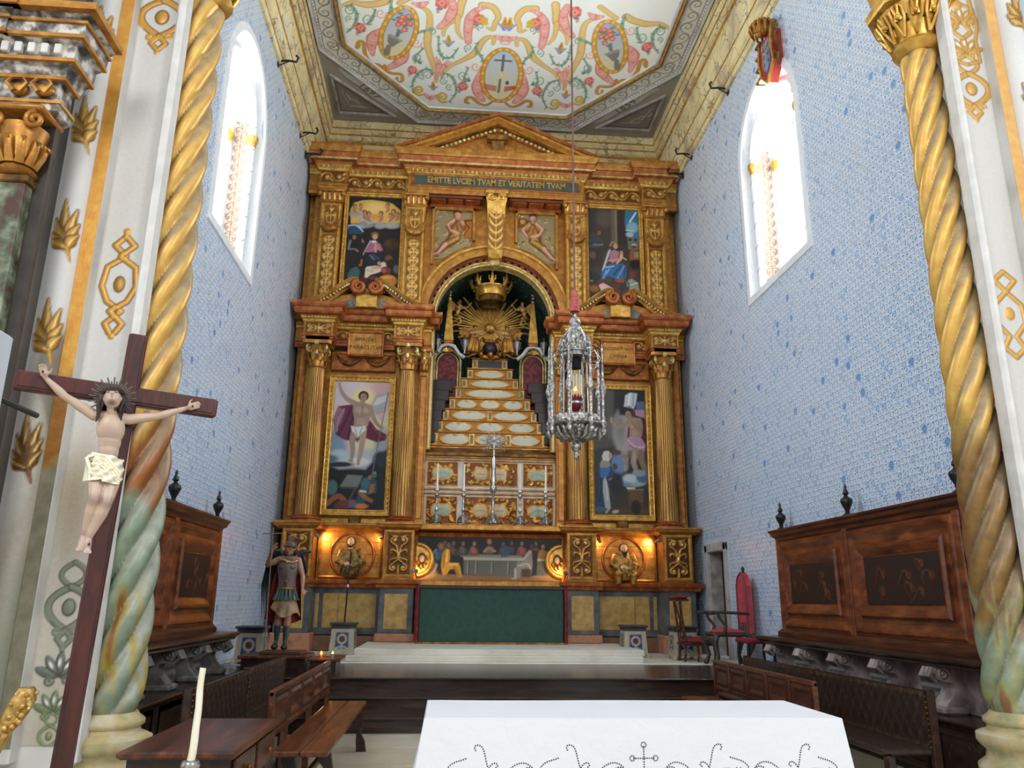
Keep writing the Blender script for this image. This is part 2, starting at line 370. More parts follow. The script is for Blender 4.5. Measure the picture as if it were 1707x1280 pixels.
# ornament vocabulary ----------------------------------------------
def scroll(cv, x, y, r, d=1, up=1, col='e0b050', w=.012, h=.02, leaf=None, turns=1.25):
    p = [(px, py) for px, py in spiral(x, y, r, -pi/2*up if d > 0 else pi+pi/2*up, turns*d*up)]
    cv.line(p, (w*1.2, w*.5), col, h=h)
    cv.ell(x, y, w*1.3, w*1.3, (col if leaf is None else leaf), h=h*1.2)
    for k in (3, 7, 11):
        a = p[k]; n = Vector((a[0]-x, a[1]-y)).normalized(); cv.line([a, (a[0]+n.x*r*.35+d*.0, a[1]+n.y*r*.35)], (w*1.1, w*.3), col, h=h)
def candelabra(cv, x0, x1, y0, y1, n, col, w=.012, h=.02, leaf=None):
    """column of paired scrolls about a stem"""
    cx = (x0+x1)/2; hw = (x1-x0)/2; st = (y1-y0)/n
    cv.line([(cx, y0), (cx, y1)], w*.8, col, h=h)
    for k in range(n):
        yc = y0+st*(k+.5); r = min(hw*.46, st*.42)
        for d in (-1, 1):
            cv.line(bez((cx, yc-st*.45), (cx+d*hw*.6, yc-st*.5), (cx+d*hw*.95, yc-st*.1), (cx+d*(hw*.5+r*.6), yc+r*.5)), (w*.9, w*.8), col, h=h)
            cv.line(spiral(cx+d*hw*.5, yc, r, pi/2, -1.2*d), (w, w*.5), col, h=h)
            cv.ell(cx+d*hw*.5, yc, w*1.6, w*1.6, (col if leaf is None else leaf), h=h*1.3)
            cv.line([(cx+d*hw*.15, yc+st*.3), (cx+d*hw*.5, yc+st*.45)], (w*1.3, w*.3), (col if leaf is None else leaf), h=h)
        cv.ell(cx, yc, w*1.6, w*2.4, (col if leaf is None else leaf), h=h*1.5)
def rinceau(cv, x0, x1, y, r, col, w=.012, h=.02, leaf=None):
    n = max(1, int((x1-x0)/(2.1*r))); st = (x1-x0)/n
    for k in range(n):
        u = 1 if k % 2 else -1; cx = x0+st*(k+.5)
        cv.line(bez((cx-st*.5, y-u*r*.2), (cx-st*.3, y-u*r*1.1), (cx+st*.3, y-u*r*1.1), (cx+st*.5, y+u*r*.2)), w, col, h=h)
        cv.line(spiral(cx, y, r*.8, -pi/2*u, 1.3*u), (w, w*.5), col, h=h); cv.ell(cx, y, r*.25, r*.25, (col if leaf is None else leaf), h=h*1.4)
        for a in range(5):
            t = a*1.25; cv.ell(cx+cos(t)*r*.28, y+sin(t)*r*.28, r*.13, r*.1, (col if leaf is None else leaf), h=h*1.2)
        cv.line([(cx+st*.35, y+u*r*.6), (cx+st*.5, y+u*r*.95)], (w*1.5, w*.4), (col if leaf is None else leaf), h=h)
# ================================================================ SETTING
WX, YB, ZC = 4.25, 17.0, 12.6
def azulejo():
    t = NT('azulejo_tile'); g = t.n('ShaderNodeNewGeometry'); sp = t.n('ShaderNodeSeparateXYZ', {0: g.outputs['Position']})
    P_ = .142; n1 = t.noise(g.outputs['Position'], 14, 2); n2 = t.noise(t.n('ShaderNodeMapping', {0: g.outputs['Position'], 1: (5, 5, 5)}).outputs[0], 14, 2)
    u = t.M('ADD', t.M('DIVIDE', sp.outputs[1], P_), t.M('MULTIPLY', n1, .35)); v = t.M('ADD', t.M('DIVIDE', sp.outputs[2], P_), t.M('MULTIPLY', n2, .35))
    a, b = t.M('ADD', u, v), t.M('SUBTRACT', u, v)
    def lattice(off):
        aa, bb = t.M('ADD', a, off), t.M('ADD', b, off); fa, fb = t.M('SUBTRACT', t.M('FRACT', aa), .5), t.M('SUBTRACT', t.M('FRACT', bb), .5)
        r = t.M('SQRT', t.M('ADD', t.M('MULTIPLY', fa, fa), t.M('MULTIPLY', fb, fb))); th = t.M('ARCTAN2', fb, fa); return aa, bb, r, th
    aa, bb, r, th = lattice(0.0)
    wob = t.M('MULTIPLY', t.M('SINE', t.M('MULTIPLY', th, 5)), .035)
    ring = t.M('SUBTRACT', 1.0, t.M('MULTIPLY', t.M('ABSOLUTE', t.M('SUBTRACT', t.M('ADD', r, wob), .40)), 9.5)); ring = t.M('MAXIMUM', ring, 0.0)
    gap = t.M('ADD', .68, t.M('MULTIPLY', t.M('SINE', t.M('MULTIPLY', th, 3)), .45)); ring = t.M('MULTIPLY', ring, t.M('MINIMUM', t.M('MAXIMUM', gap, .15), 1.0))
    ins = t.M('LESS_THAN', r, .39); petal = t.M('MULTIPLY', ins, t.M('MAXIMUM', t.M('SINE', t.M('MULTIPLY', th, 5)), 0.0))
    cell = t.n('ShaderNodeCombineXYZ', {0: t.M('FLOOR', aa), 1: t.M('FLOOR', bb)}); wn = t.n('ShaderNodeTexWhiteNoise', {'Vector': cell.outputs[0]}); wv = wn.outputs['Value']
    _, _, r2, _ = lattice(.5); dot = t.M('MAXIMUM', t.M('SUBTRACT', 1.0, t.M('MULTIPLY', t.M('ABSOLUTE', t.M('SUBTRACT', r2, .09)), 16.0)), 0.0)
    big = t.noise(g.outputs['Position'], 1.1, 4, .6); sm = t.noise(g.outputs['Position'], 7, 3)
    low = t.n('ShaderNodeMapRange', {0: sp.outputs[2], 1: 1.0, 2: 9.5}).outputs[0]  # height tint: light and viewing angle put into tile colour, greyer higher up
    line = t.mix(t.M('ADD', t.M('MULTIPLY', wv, .6), t.M('MULTIPLY', big, .5)), '2a62a8', '55799c')
    inner = t.mix(t.M('MULTIPLY', t.M('POWER', wv, 4.0), .8), t.mix(big, 'd6e8f9', 'dfe9f0'), '8fbbe8')
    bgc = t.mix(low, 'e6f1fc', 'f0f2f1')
    c = t.mix(ins, bgc, inner); c = t.mix(t.M('MULTIPLY', petal, .28), c, '86a8cc'); c = t.mix(t.M('MULTIPLY', dot, .7), c, line); c = t.mix(t.M('MINIMUM', t.M('MULTIPLY', ring, 1.15), 1.0), c, line)
    sat = t.M('GREATER_THAN', wv, .985); c = t.mix(t.M('MULTIPLY', sat, .55), c, '3f7fc8')
    beige = t.M('GREATER_THAN', sm, .66); c = t.mix(t.M('MULTIPLY', beige, .3), c, 'cfc3b4')
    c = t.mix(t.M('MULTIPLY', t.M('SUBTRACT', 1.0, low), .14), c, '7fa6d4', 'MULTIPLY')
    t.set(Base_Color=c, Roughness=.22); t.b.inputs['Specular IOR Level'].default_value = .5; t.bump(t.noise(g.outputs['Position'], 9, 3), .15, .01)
    return t.m
TILE = azulejo(); GROUT = mat('grout', 'a9bccf', 'bccada', rough=.9)
WIN = (10.0, 12.2, 6.62, 9.05)   # y0, y1, sill, springing of both side windows
def win_top(y):
    c = (WIN[0]+WIN[1])/2; r = (WIN[1]-WIN[0])/2; t = max(0, 1-((y-c)/r)**2); return WIN[3]+1.15*sqrt(t)
def side_wall(sg):
    m = MB(); x0, x1 = sg*WX, sg*(WX+.75); ya, yb = 6.25, 18.6
    for a, b in ((ya, WIN[0]), (WIN[1], 14.3), (14.3, 15.25), (15.25, yb)):
        z0 = 2.5 if (sg > 0 and a == 14.3) else 0
        m.box(x0, x1, a, b, z0, ZC)
    m.box(x0, x1, WIN[0], WIN[1], 0, WIN[2]); n = 16
    for i in range(n):
        a = WIN[0]+(WIN[1]-WIN[0])*i/n; b = WIN[0]+(WIN[1]-WIN[0])*(i+1)/n
        for xx in ((x0, x1),):
            m.prism([(a, win_top(a)), (b, win_top(b)), (b, ZC), (a, ZC)], 'x', x0, x1)
    w = struct(obj('wall_right' if sg > 0 else 'wall_left', m, GROUT))
    # glazed tiles: one quad each, slightly uneven; nearest ones are single tiles
    T = .165; q = MB(); near = []; r = random.Random(3+sg)
    ys = np.arange(6.45, 16.9, T); zs = np.arange(.6, 11.6, T)
    for y in ys:
        for z in zs:
            if WIN[0]-.16 < y+T/2 < WIN[1]+.16 and WIN[2]-.16 < z+T/2 < win_top(min(max(y+T/2, WIN[0]), WIN[1]))+.16: continue
            if sg > 0 and 14.05 < y+T/2 < 15.5 and z < 2.72: continue
            nr = (sg > 0 and 6.9 < y < 9.3 and 2.6 < z < 5.7) or (sg < 0 and 7.6 < y < 9.6 and 2.6 < z < 4.6)
            g = .0004; xx = sg*(WX-.008); dx = [r.uniform(-.0022, .0022) for _ in range(4)]
            if nr and len(near) < 295: near.append((y, z)); continue
            q.add([(xx+dx[0], y+g, z+g), (xx+dx[1], y+T-g, z+g), (xx+dx[2], y+T-g, z+T-g), (xx+dx[3], y+g, z+T-g)], [(0, 1, 2, 3)])
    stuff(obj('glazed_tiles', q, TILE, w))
    mes = []
    for k in range(4):
        t = MB(); t.box(-.005, .003, .0005, T-.0005, .0005, T-.0005, b=.0012); me = t.mesh('tile'); me.materials.append(TILE); mes.append(me)
    for y, z in near:
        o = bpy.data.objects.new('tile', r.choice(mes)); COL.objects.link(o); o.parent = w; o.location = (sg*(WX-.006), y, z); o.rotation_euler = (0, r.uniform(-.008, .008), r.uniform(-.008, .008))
    return w
WR = side_wall(1); WL = side_wall(-1)
# floor levels
FL = MB(); FL.box(-9, 9, -7, 11.0, -.2, 0); floor = struct(obj('floor', FL, FLOORM))
fs = MB(); sl = .95
for i in range(-3, 3):
    for j in range(0, 8): fs.box(i*sl+.004, (i+1)*sl-.004, 3.3+j*sl+.004, 3.3+(j+1)*sl-.004, -.01, .006, b=.004)
slm = MB().box(.004, sl-.004, .004, sl-.004, -.01, .006, b=.003).mesh('slab'); slm.materials.append(FLOORM)
for i in range(-2, 1):
    for j in range(1, 7):
        o = bpy.data.objects.new('slab', slm); COL.objects.link(o); o.parent = floor; o.location = (i*sl-.1, 3.5+j*sl, 0)
# timber steps and platform running along both sides
st = MB()
st.box(-3.7, 3.7, 10.95, 17, 0, .535); st.box(-3.7, 3.7, 10.86, 13.4, .535, .557, b=.006)
stp = struct(obj('trim_1_timber_platform', st, WOODF))
for k, (y, z) in enumerate(((10.5, .37), (10.12, .187))):
    s = MB(); s.box(-3.7, 3.7, y, 10.96, 0 if k else .15, z-.03); s.box(-3.7, 3.7, y-.05, 10.96, z-.03, z, b=.008); obj('step', s, WOODF, stp)
b = MB()
for j in range(9): b.box(-3.69, 3.69, 10.87+j*.27, 10.87+(j+1)*.27-.004, .555, .562, b=.002)
stuff(obj('floor_boards', b, WOODF, stp))
for sg in (-1, 1):
    s = MB(); s.box(sg*3.7, sg*4.25, 6.3, 17, 0, .53); s.box(sg*3.64, sg*4.25, 6.3, 13.2, .53, .56, b=.012); o = struct(obj('trim_2_side_platform' if sg < 0 else 'trim_3_side_platform', s, WOODF))
    for k in range(4):
        p = MB(); y = 6.5+k*1.1; p.frame(y, y+.95, .06, .48, [(0, 0), (0, .02), (.03, .03), (.06, .01), (.06, 0)], 0); p.xf(Matrix(((0, 1, 0, sg*3.7), (1, 0, 0, 0), (0, 0, 1, 0), (0, 0, 0, 1))) @ Matrix.Diagonal((1, -sg*1, 1, 1)) if sg < 0 else Matrix(((0, 1, 0, 3.7), (1, 0, 0, 0), (0, 0, 1, 0), (0, 0, 0, 1)))); obj('panel', p, WOODD, o)
s = MB(); s.box(-4.25, 4.25, 13.2, 18.4, .35, .578, b=.01); struct(obj('trim_4_marble_floor', s, LIME))
s = MB(); s.box(-2.42, 2.42, 13.3, 15.6, .578, .67, b=.01); pf = struct(obj('trim_5_marble_altar_step', s, LIME))
s = MB(); s.box(-2.30, 2.46, 13.42, 15.6, .67, .765, b=.008); obj('upper_step', s, LIME, pf)
# back wall (seen only above and beside the altarpiece)
m = MB(); m.box(-4.25, -1.75, YB, YB+.3, 0, ZC); m.box(1.75, 4.25, YB, YB+.3, 0, ZC); m.box(-1.75, 1.75, YB, YB+.3, 9.4, ZC); m.box(-1.75, 1.75, YB, YB+.3, 0, 2.9)
struct(obj('wall_back', m, STONE))
# ---- ceiling: painted vault panel, corner panels and mouldings
marb = NT('painted_marble'); p_ = marb.pos(); v_ = marb.n('ShaderNodeTexVoronoi', {'Vector': marb.n('ShaderNodeVectorMath', {0: p_, 1: marb.n('ShaderNodeTexNoise', {'Vector': p_, 'Scale': 2.2}).outputs['Color']}, operation='ADD').outputs[0], 'Scale': 1.7}, feature='DISTANCE_TO_EDGE')
c_ = marb.ramp(marb.noise(p_, 1.6, 6, .6, .6), [(.3, 'a08f86'), (.45, 'd8c693'), (.58, 'e8d9a4'), (.75, 'ddd5c2')]); c_ = marb.mix(marb.ramp(v_.outputs[0], [(.0, 'ffffff'), (.03, '000000')]), c_, '8a7568')
marb.set(Base_Color=c_, Roughness=.6); MARB = marb.m
cl = MB(); cl.box(-4.6, 4.6, 6.2, 18.6, ZC+.02, ZC+.25); ceil = struct(obj('ceiling', cl, STONE))
cove = [(-.02, 11.0), (.06, 11.02), (.08, 11.14), (.13, 11.18), (.15, 11.5), (.2, 11.9), (.2, 12.1), (.27, 12.14), (.29, 12.3), (.34, 12.36), (.36, 12.6), (-.02, 12.6)]
m = MB(); m.mould(cove, [(-WX, 6.3), (-WX, YB), (WX, YB), (WX, 6.3)]); struct(obj('trim_6_ceiling_cornice', m, MARB))
fl_ = MB()
for o_, z_, r_ in ((.075, 11.13, .012), (.15, 11.46, .012), (.215, 12.08, .02), (.285, 12.26, .014), (.345, 12.4, .014)):
    fl_.mould([(o_-r_, z_-r_), (o_+r_, z_-r_), (o_+r_, z_+r_), (o_-r_, z_+r_)], [(-WX, 6.3), (-WX, YB), (WX, YB), (WX, 6.3)])
obj('gilt_fillets', fl_, GOLDY, ceil)
OCT = [(-1.9, 16.5), (1.9, 16.5), (3.86, 14.1), (3.86, 9.0), (1.9, 6.6), (-1.9, 6.6), (-3.86, 9.0), (-3.86, 14.1)]
def octo(s):  # octagon scaled inwards by s metres
    out = []; n = 8
    for i in range(n):
        p, a, b = Vector(OCT[i]), Vector(OCT[i-1]), Vector(OCT[(i+1) % n]); d1, d2 = (p-a).normalized(), (b-p).normalized(); n1, n2 = Vector((d1.y, -d1.x)), Vector((d2.y, -d2.x)); m_ = (n1+n2)/(1+n1.dot(n2)); out.append(tuple(p+m_*s))
    return out
HM = [0.0019455375155833904, 0.00021169316304576677, -3.3190163612381824, -0.0001622697009362739, 0.0005168512560249222, 12.69301650657579, 1.8465957961528198e-06, -0.0001705189507772734]
def cmap(p):   # drawing grid of the fresco cartoon -> metres on the ceiling
    x, y = p; w = HM[6]*x+HM[7]*y+1; return ((HM[0]*x+HM[1]*y+HM[2])/w, (HM[3]*x+HM[4]*y+HM[5])/w)
cv = Cv(7.9, 8.7, 56, 'f2efdc', -3.95, 7.9)
# grisaille band and corners
inner = octo(.62); out_ = OCT
X, Y = np.meshgrid(cv.gx, cv.gy)
def inpoly(X, Y, P):
    ins = np.zeros(X.shape, bool); n = len(P)
    for i in range(n):
        (ax, ay), (bx, by) = P[i], P[(i+1) % n]
        if ay != by: ins ^= ((ay > Y) != (by > Y)) & (X < (bx-ax)*(Y-ay)/(by-ay)+ax)
    return ins
IN = inpoly(X, Y, inner); OU = inpoly(X, Y, OCT)
cv.c[...] = H('d8d4c4')
cv.c[~OU] = H('a39c8c')
keepc = cv.c.copy()
cv.c[...] = H('f8f7ec'); nz = np.array([[pnoise((x*.8, y*.8, 3)) for x in cv.gx[::6]] for y in cv.gy[::6]]); nz = np.kron(nz, np.ones((6, 6)))[:cv.Hh, :cv.W]
cv.c = cv.c*(1-.25*np.clip(nz, 0, 1)[..., None])+H('dfeedd')*.25*np.clip(nz, 0, 1)[..., None]
YE, YD, YL, CO, CR, GR, GD, BL, RS = 'eccb80', 'c99a48', 'f0d79a', 'f0b0a2', 'dc8170', '9bb898', '6c9474', '7f88c8', 'df6a50'
def sp_(x, y, r, a0, t, n=22): return [(x+r*(1-.85*i/(n-1))*cos(a0+2*pi*t*i/(n-1)), y+r*(1-.85*i/(n-1))*sin(a0+2*pi*t*i/(n-1))) for i in range(n)]
def smooth(pts, n=6):
    out = []; P = [pts[0]]+list(pts)+[pts[-1]]
    for i in range(1, len(P)-2):
        a, b, c, d = (Vector(q) for q in P[i-1:i+3])
        for k in range(n):
            t = k/n; out.append(tuple(.5*((2*b)+(c-a)*t+(2*a-5*b+4*c-d)*t*t+(3*b-a-3*c+d)*t**3)))
    out.append(tuple(pts[-1])); return out
def motif(cv):
    k = 1/540.   # cartoon units -> metres for stroke widths
    def L(pts, w, c, edge=None, sm=True):
        q = [cmap(p) for p in (smooth(pts) if sm else pts)]
        if edge: cv.line(q, [v*k*1.35 for v in w] if isinstance(w, tuple) else w*k*1.35, edge)
        cv.line(q, tuple(v*k for v in w) if isinstance(w, tuple) else w*k, c)
    for pts, w in (([(850, 70), (915, 130), (920, 260), (905, 330), (900, 450), (940, 590), (980, 720), (985, 800)], (20, 34, 16)), ([(1040, 730), (1120, 650), (1240, 590), (1300, 560), (1370, 510), (1420, 430), (1480, 370), (1550, 370), (1540, 430)], (14, 34, 16)),
                   ([(1250, -20), (1225, 60), (1200, 160), (1100, 230), (1060, 290), (1055, 350)], (34, 30, 12)), ([(1195, 160), (1195, 300), (1240, 380)], (26, 12)), ([(1440, 50), (1540, 70), (1595, 160), (1560, 230), (1540, 290), (1490, 270)], (36, 14)),
                   ([(0, 90), (140, 25), (300, 45), (430, 30), (520, 0)], (10, 34, 34)), ([(620, 30), (700, -10), (800, -60)], 24)):
        L(pts, w, YE, YD)
    for x, y in ((905, 420), (1285, 585)): cv.ell(*cmap((x, y)), .03, .03, YD); cv.ell(*cmap((x, y)), .016, .016, 'fbf0c8')
    for pts, w in (([(1300, 410), (1295, 300), (1320, 180), (1380, 100), (1470, 70)], (30, 44, 14)), ([(1010, 270), (1100, 190), (1150, 80), (1130, -20)], (24, 44, 26)), ([(360, 540), (350, 430), (400, 330), (510, 270)], (16, 60, 10)),
                   ([(510, 670), (600, 620), (680, 540), (700, 400)], (24, 50, 8)), ([(1440, 980), (1390, 900), (1400, 780), (1440, 660)], (30, 56, 10)), ([(985, 560), (1010, 640), (980, 780)], (8, 30, 6)), ([(1110, 600), (1060, 650), (990, 770)], (8, 26, 6)), ([(870, 920), (930, 960), (1010, 930)], (14, 28, 14)), ([(1560, 350), (1640, 380), (1720, 350)], (12, 34, 12)), ([(750, 30), (830, 50), (900, 20)], (12, 34, 12))):
        L(pts, w, CO, CR)
        q = smooth(pts)
        for i in range(2, len(q)-2, 3):
            a, b2 = Vector(q[i]), Vector(q[i+1]); d = (b2-a).normalized(); n = Vector((-d.y, d.x))
            for s_ in (-1, 1): cv.line([cmap(a), cmap(a+n*s_*34+d*16)], (.016, .004), CR if i % 2 else 'f6cfc4')
    for x, y, r in ((440, 130, 55), (790, 420, 52), (1370, 650, 48), (1100, 610, 30), (1640, 400, 40)): L(sp_(x, y, r, 0, 1.3), (9, 5), CO, None, False)
    for pts in ([(760, 920), (755, 800), (830, 700), (920, 680), (945, 740)], [(1110, 1000), (1180, 900), (1150, 770), (1070, 720), (1030, 770)], [(500, 180), (540, 90), (530, -20)], [(740, 350), (850, 305), (960, 290)], [(1450, 640), (1430, 560), (1370, 480), (1400, 410)],
                [(60, 345), (170, 260), (205, 150), (160, 60), (90, 60)], [(1300, 660), (1260, 760), (1310, 790), (1240, 800)], [(860, 470), (780, 560), (830, 620), (760, 580)], [(1010, 350), (1010, 480), (1050, 560), (1130, 560), (1200, 470)], [(390, 90), (350, 190), (300, 240)]):
        L(pts, (6, 15, 6), GR, GD)
        q = smooth(pts)
        for i in range(1, len(q)-1, 3):
            a, b2 = Vector(q[i]), Vector(q[i+1]); d = (b2-a).normalized(); n = Vector((-d.y, d.x)); s_ = 1 if i % 2 else -1
            cv.line([cmap(a), cmap(a+n*s_*30-d*10)], (.02, .006), GD)
    for x, y, r, a in ((130, 90, 55, 0), (315, 185, 60, 1), (800, 565, 50, 2), (900, 740, 48, 3), (1050, 790, 38, 0), (1245, 740, 52, 1), (1300, 470, 42, 2), (945, 310, 42, 4), (125, 180, 34, 2), (840, 760, 34, 3), (1110, 850, 34, 1), (1420, 260, 40, 2)): L(sp_(x, y, r, a, 1.3), (9, 5), GR, None, False)
    for x, y, r in ((240, 270, 46), (752, 685, 44), (1245, 845, 48), (1040, 30, 52), (1405, 190, 50)):
        X0, Y0 = cmap((x, y)); rr = r*k*1.25
        for a in range(7): cv.ell(X0+cos(a*.9)*rr*.62, Y0+sin(a*.9)*rr*.8, rr*.5, rr*.6, RS if a % 2 else 'ea8d77')
        cv.ell(X0, Y0, rr*.5, rr*.6, 'f2b7a6'); cv.ell(X0, Y0, rr*.25, rr*.3, RS); cv.ell(X0-.05, Y0+rr*1.3, rr*.5, rr*.35, BL); cv.ell(X0-.08, Y0+rr*1.9, rr*.3, rr*.4, 'e3b04a')
    for x, y, r in ((1105, 450, 56), (955, 880, 50), (1650, 290, 60), (-10, 120, 50)):
        X0, Y0 = cmap((x, y)); rr = r*k*1.2
        for a in (-2, -1, 0, 1, 2): cv.line([(X0, Y0), (X0+a*rr*.45, Y0-rr*1.2)], (rr*.22, rr*.12), BL); cv.line([(X0, Y0), (X0+a*rr*.4, Y0-rr*1.0)], (rr*.08, rr*.04), 'b9bfe6')
        for a in (-1, 0, 1): cv.line([(X0+a*rr*.25, Y0-rr*.9), (X0+a*rr*.1, Y0-rr*2.6)], (rr*.28, rr*.06), 'e0aa3c'); cv.line([(X0+a*rr*.2, Y0-rr), (X0+a*rr*.1, Y0-rr*2)], rr*.06, 'b87422')
    for x, y, r in ((15, 240, 60), (815, 885, 52), (1050, 950, 56), (1460, 200, 36)): L(sp_(x, y, r, 1, 1.6), (13, 8), 'e9bf3c', 'b88a28', False)
    for pts in ([(230, 440), (205, 470), (225, 410), (270, 420), (290, 540), (350, 620), (420, 640), (500, 700), (560, 720), (640, 730), (650, 790), (600, 800), (600, 760)], [(1300, 1010), (1275, 1000), (1290, 960), (1340, 960), (1400, 1010), (1470, 1030), (1530, 1000)], [(480, 640), (460, 700), (430, 740), (400, 750)]): L(pts, (14, 20, 12), 'dca43c', 'a8641f')
    # oval with a vase of flowers
    def oval(cx, cy, a, b, rot, fillc, gr=None):
        pts = [(cx+a*cos(t)*cos(rot)-b*sin(t)*sin(rot), cy+a*cos(t)*sin(rot)+b*sin(t)*cos(rot)) for t in np.linspace(0, 2*pi, 40)[:-1]]
        cv.poly([cmap(p) for p in pts], fillc, grad=gr); pc = [cmap(p) for p in pts+pts[:1]]; cv.line(pc, .055, 'a8641f'); cv.line(pc, .042, 'e2a93c')
        for i in range(0, 39, 2): cv.ell(*pc[i], .03, .05, 'f2cd6a')
    oval(615, 320, 262, 158, -1.18, 'a9bfe8', 'f2e3a8')
    for a, b2, c2 in (((655, 300), (560, 480), '857f76'),): pass
    cv.poly([cmap(q) for q in ((510, 330), (635, 410), (600, 430), (560, 460), (530, 450), (505, 400))], '8f897d'); cv.poly([cmap(q) for q in ((535, 330), (660, 400), (640, 415), (515, 350))], 'a8a294'); cv.line([cmap((520, 450)), cmap((495, 520))], (.05, .07), '8f897d'); cv.line([cmap((600, 350)), cmap((620, 300))], .04, '857f76')
    r = random.Random(4)
    for i in range(26): x, y = 665+r.gauss(0, 48), 230+r.gauss(0, 50); cv.ell(*cmap((x, y)), .05, .03, GD, rot=r.uniform(0, 180))
    for x, y in ((610, 240), (655, 165), (668, 225), (672, 290), (730, 230), (715, 160), (640, 200)): X0, Y0 = cmap((x, y)); cv.ell(X0, Y0, .062, .07, 'e36a52'); cv.ell(X0, Y0, .035, .04, 'f3a48e')
motif(cv)
half = cv.c.copy(); mid = cv.W//2; half[:, cv.W-mid:] = half[:, :mid][:, ::-1]; cv.c = half
# centre medallion: cross over a landscape
def ovalc(cx, cy, a, b, c1, c2):
    pts = [(cx+a*cos(t), cy+b*sin(t)) for t in np.linspace(0, 2*pi, 40)[:-1]]; cv.poly(pts, c1, grad=c2); pc = pts+pts[:1]; cv.line(pc, .06, 'a8641f'); cv.line(pc, .045, 'e2a93c')
    for i in range(0, 39, 2): cv.ell(*pc[i], .035, .045, 'f2cd6a')
ovalc(.0, 14.65, .42, .88, 'bfd0e0', 'efe3b0')
cv.line([(0, 13.95), (0, 14.45)], .028, '77706a'); cv.line([(-.17, 14.12), (.17, 14.12)], .028, '77706a'); cv.ell(0, 14.6, .07, .1, 'f0dfa8'); cv.ell(0, 14.6, .05, .07, 'e8c870', ring=.012)
cv.line([(-.02, 14.75), (-.03, 15.2)], .028, '857a60'); cv.ell(.14, 14.85, .04, .07, '5f5a50')
for k in range(4): cv.line([(-.35, 14.95+k*.05), (-.1, 15.0+k*.05)], .018, 'cf6448'); cv.line([(.1, 15.0+k*.05), (.33, 14.95+k*.03)], .018, 'cf6448')
fres = cv.c.copy(); cv.c = keepc
# grisaille scrolls in the band, mouldings painted as plain tones
def along(a, b, inset):
    a, b = Vector(a), Vector(b); d = (b-a).normalized(); n = Vector((d.y, -d.x)); return (lambda u, v: tuple(a+d*u+n*(v+inset))), (b-a).length
for i in range(8):
    f, L_ = along(OCT[i], OCT[(i+1) % 8], 0); cv.T = lambda p, f=f: f(p[0], p[1])
    cv.line([(0, .06), (L_, .06)], .05, 'e4e0d0'); cv.line([(0, .015), (L_, .015)], .012, '7d776a'); cv.line([(0, .45), (L_, .45)], .01, '99937f')
    n_ = int(L_/.3)
    for k in range(n_):
        u = L_*(k+.5)/n_; s_ = 1 if k % 2 else -1
        for off, cc in ((.012, 'f2efe2'), (0, '8d8776')):
            cv.line([(x+off, y+off) for x, y in spiral(u, .28, .12, -pi/2*s_, 1.2*s_)], (.02, .01), cc); cv.line([(x+off, y) for x, y in bez((u-.15, .28-s_*.05), (u-.05, .28-s_*.16), (u+.05, .28-s_*.16), (u+.15, .28+s_*.05))], .014, cc)
    cv.T = None
# corner panels with bird relief and date ribbon
for sg in (-1, 1):
    A, B, C_ = (sg*3.72, 16.3), (sg*3.72, 14.95), (sg*2.45, 16.3)
    cv.poly([(sg*3.86, 16.5), (sg*3.86, 14.1), (sg*1.9, 16.5)], '9c9585'); cv.poly([A, B, C_], '6f6a60'); i2 = [(sg*3.64, 16.22), (sg*3.64, 15.2), (sg*2.72, 16.22)]; cv.poly(i2, '857f73')
    for a, b_ in (((sg*3.2, 16.0), (sg*3.5, 15.7)), ((sg*3.4, 16.05), (sg*3.0, 16.1)), ((sg*3.45, 15.9), (sg*3.55, 15.5))): cv.line([a, ((a[0]+b_[0])/2+.05, (a[1]+b_[1])/2), b_], (.03, .06, .02), 'aca594'); cv.line([(a[0]+.03, a[1]+.03), (b_[0]+.03, b_[1]+.03)], .012, '4f4b44')
    d = (Vector(OCT[0])-Vector(OCT[7])) if sg < 0 else (Vector(OCT[2])-Vector(OCT[1])); d.normalize()
    c0 = Vector((sg*2.93, 15.43)); n = Vector((sg*.77, .63))
    cv.line([tuple(c0+d*u+n*(.02*sin(u*7)-.0)) for u in np.linspace(-.9, .9, 24)], (.03, .14, .03), 'beb8a8'); cv.line([tuple(c0+d*u+n*(.02*sin(u*7)+.12)) for u in np.linspace(-.7, .7, 24)], (.01, .03, .01), '837d70')
mask = IN[..., None]; cv.c = np.where(mask, fres, cv.c)
cg = cv.grid('fresco', (0, 0, ZC-.004), (1, 0, 0), (0, 1, 0), (0, 0, -1), FRESCO, ceil, label='painted scrollwork, roses, vases and a cross medallion on white')
for sc_, w_, h_, ma in ((.02, .03, .05, STONE), (.12, .012, .02, STONEG), (.47, .025, .04, STONEG), (.535, .03, .06, GOLDY), (.60, .035, .035, STONE)):
    P_ = octo(sc_); P_ = P_[::-1]; m = MB(); m.mould([(-w_, ZC), (-w_*.6, ZC-h_), (w_*.6, ZC-h_), (w_, ZC)], P_, closed=True); obj('moulding', m, ma, ceil)
bd = MB(); PO = octo(.09)
for i in range(8):
    a, b_ = Vector(PO[i]), Vector(PO[(i+1) % 8]); n_ = int((b_-a).length/.085)
    if min(a.y, b_.y) < 8.9 or i in (3, 4, 5): continue
    for k in range(n_): p = a.lerp(b_, (k+.5)/n_); bd.ball((p.x, p.y, ZC-.03), .028, 6, 4)
stuff(obj('bead_row', bd, STONE, ceil))
for sg in (-1, 1):
    m = MB(); P3 = [(sg*3.72, 16.3), (sg*2.45, 16.3), (sg*3.72, 14.95)]; P3 = P3 if sg > 0 else P3[::-1]; m.mould([(-.03, ZC), (-.02, ZC-.05), (.02, ZC-.05), (.03, ZC)], P3, closed=True); obj('corner_frame', m, STONEG, ceil)
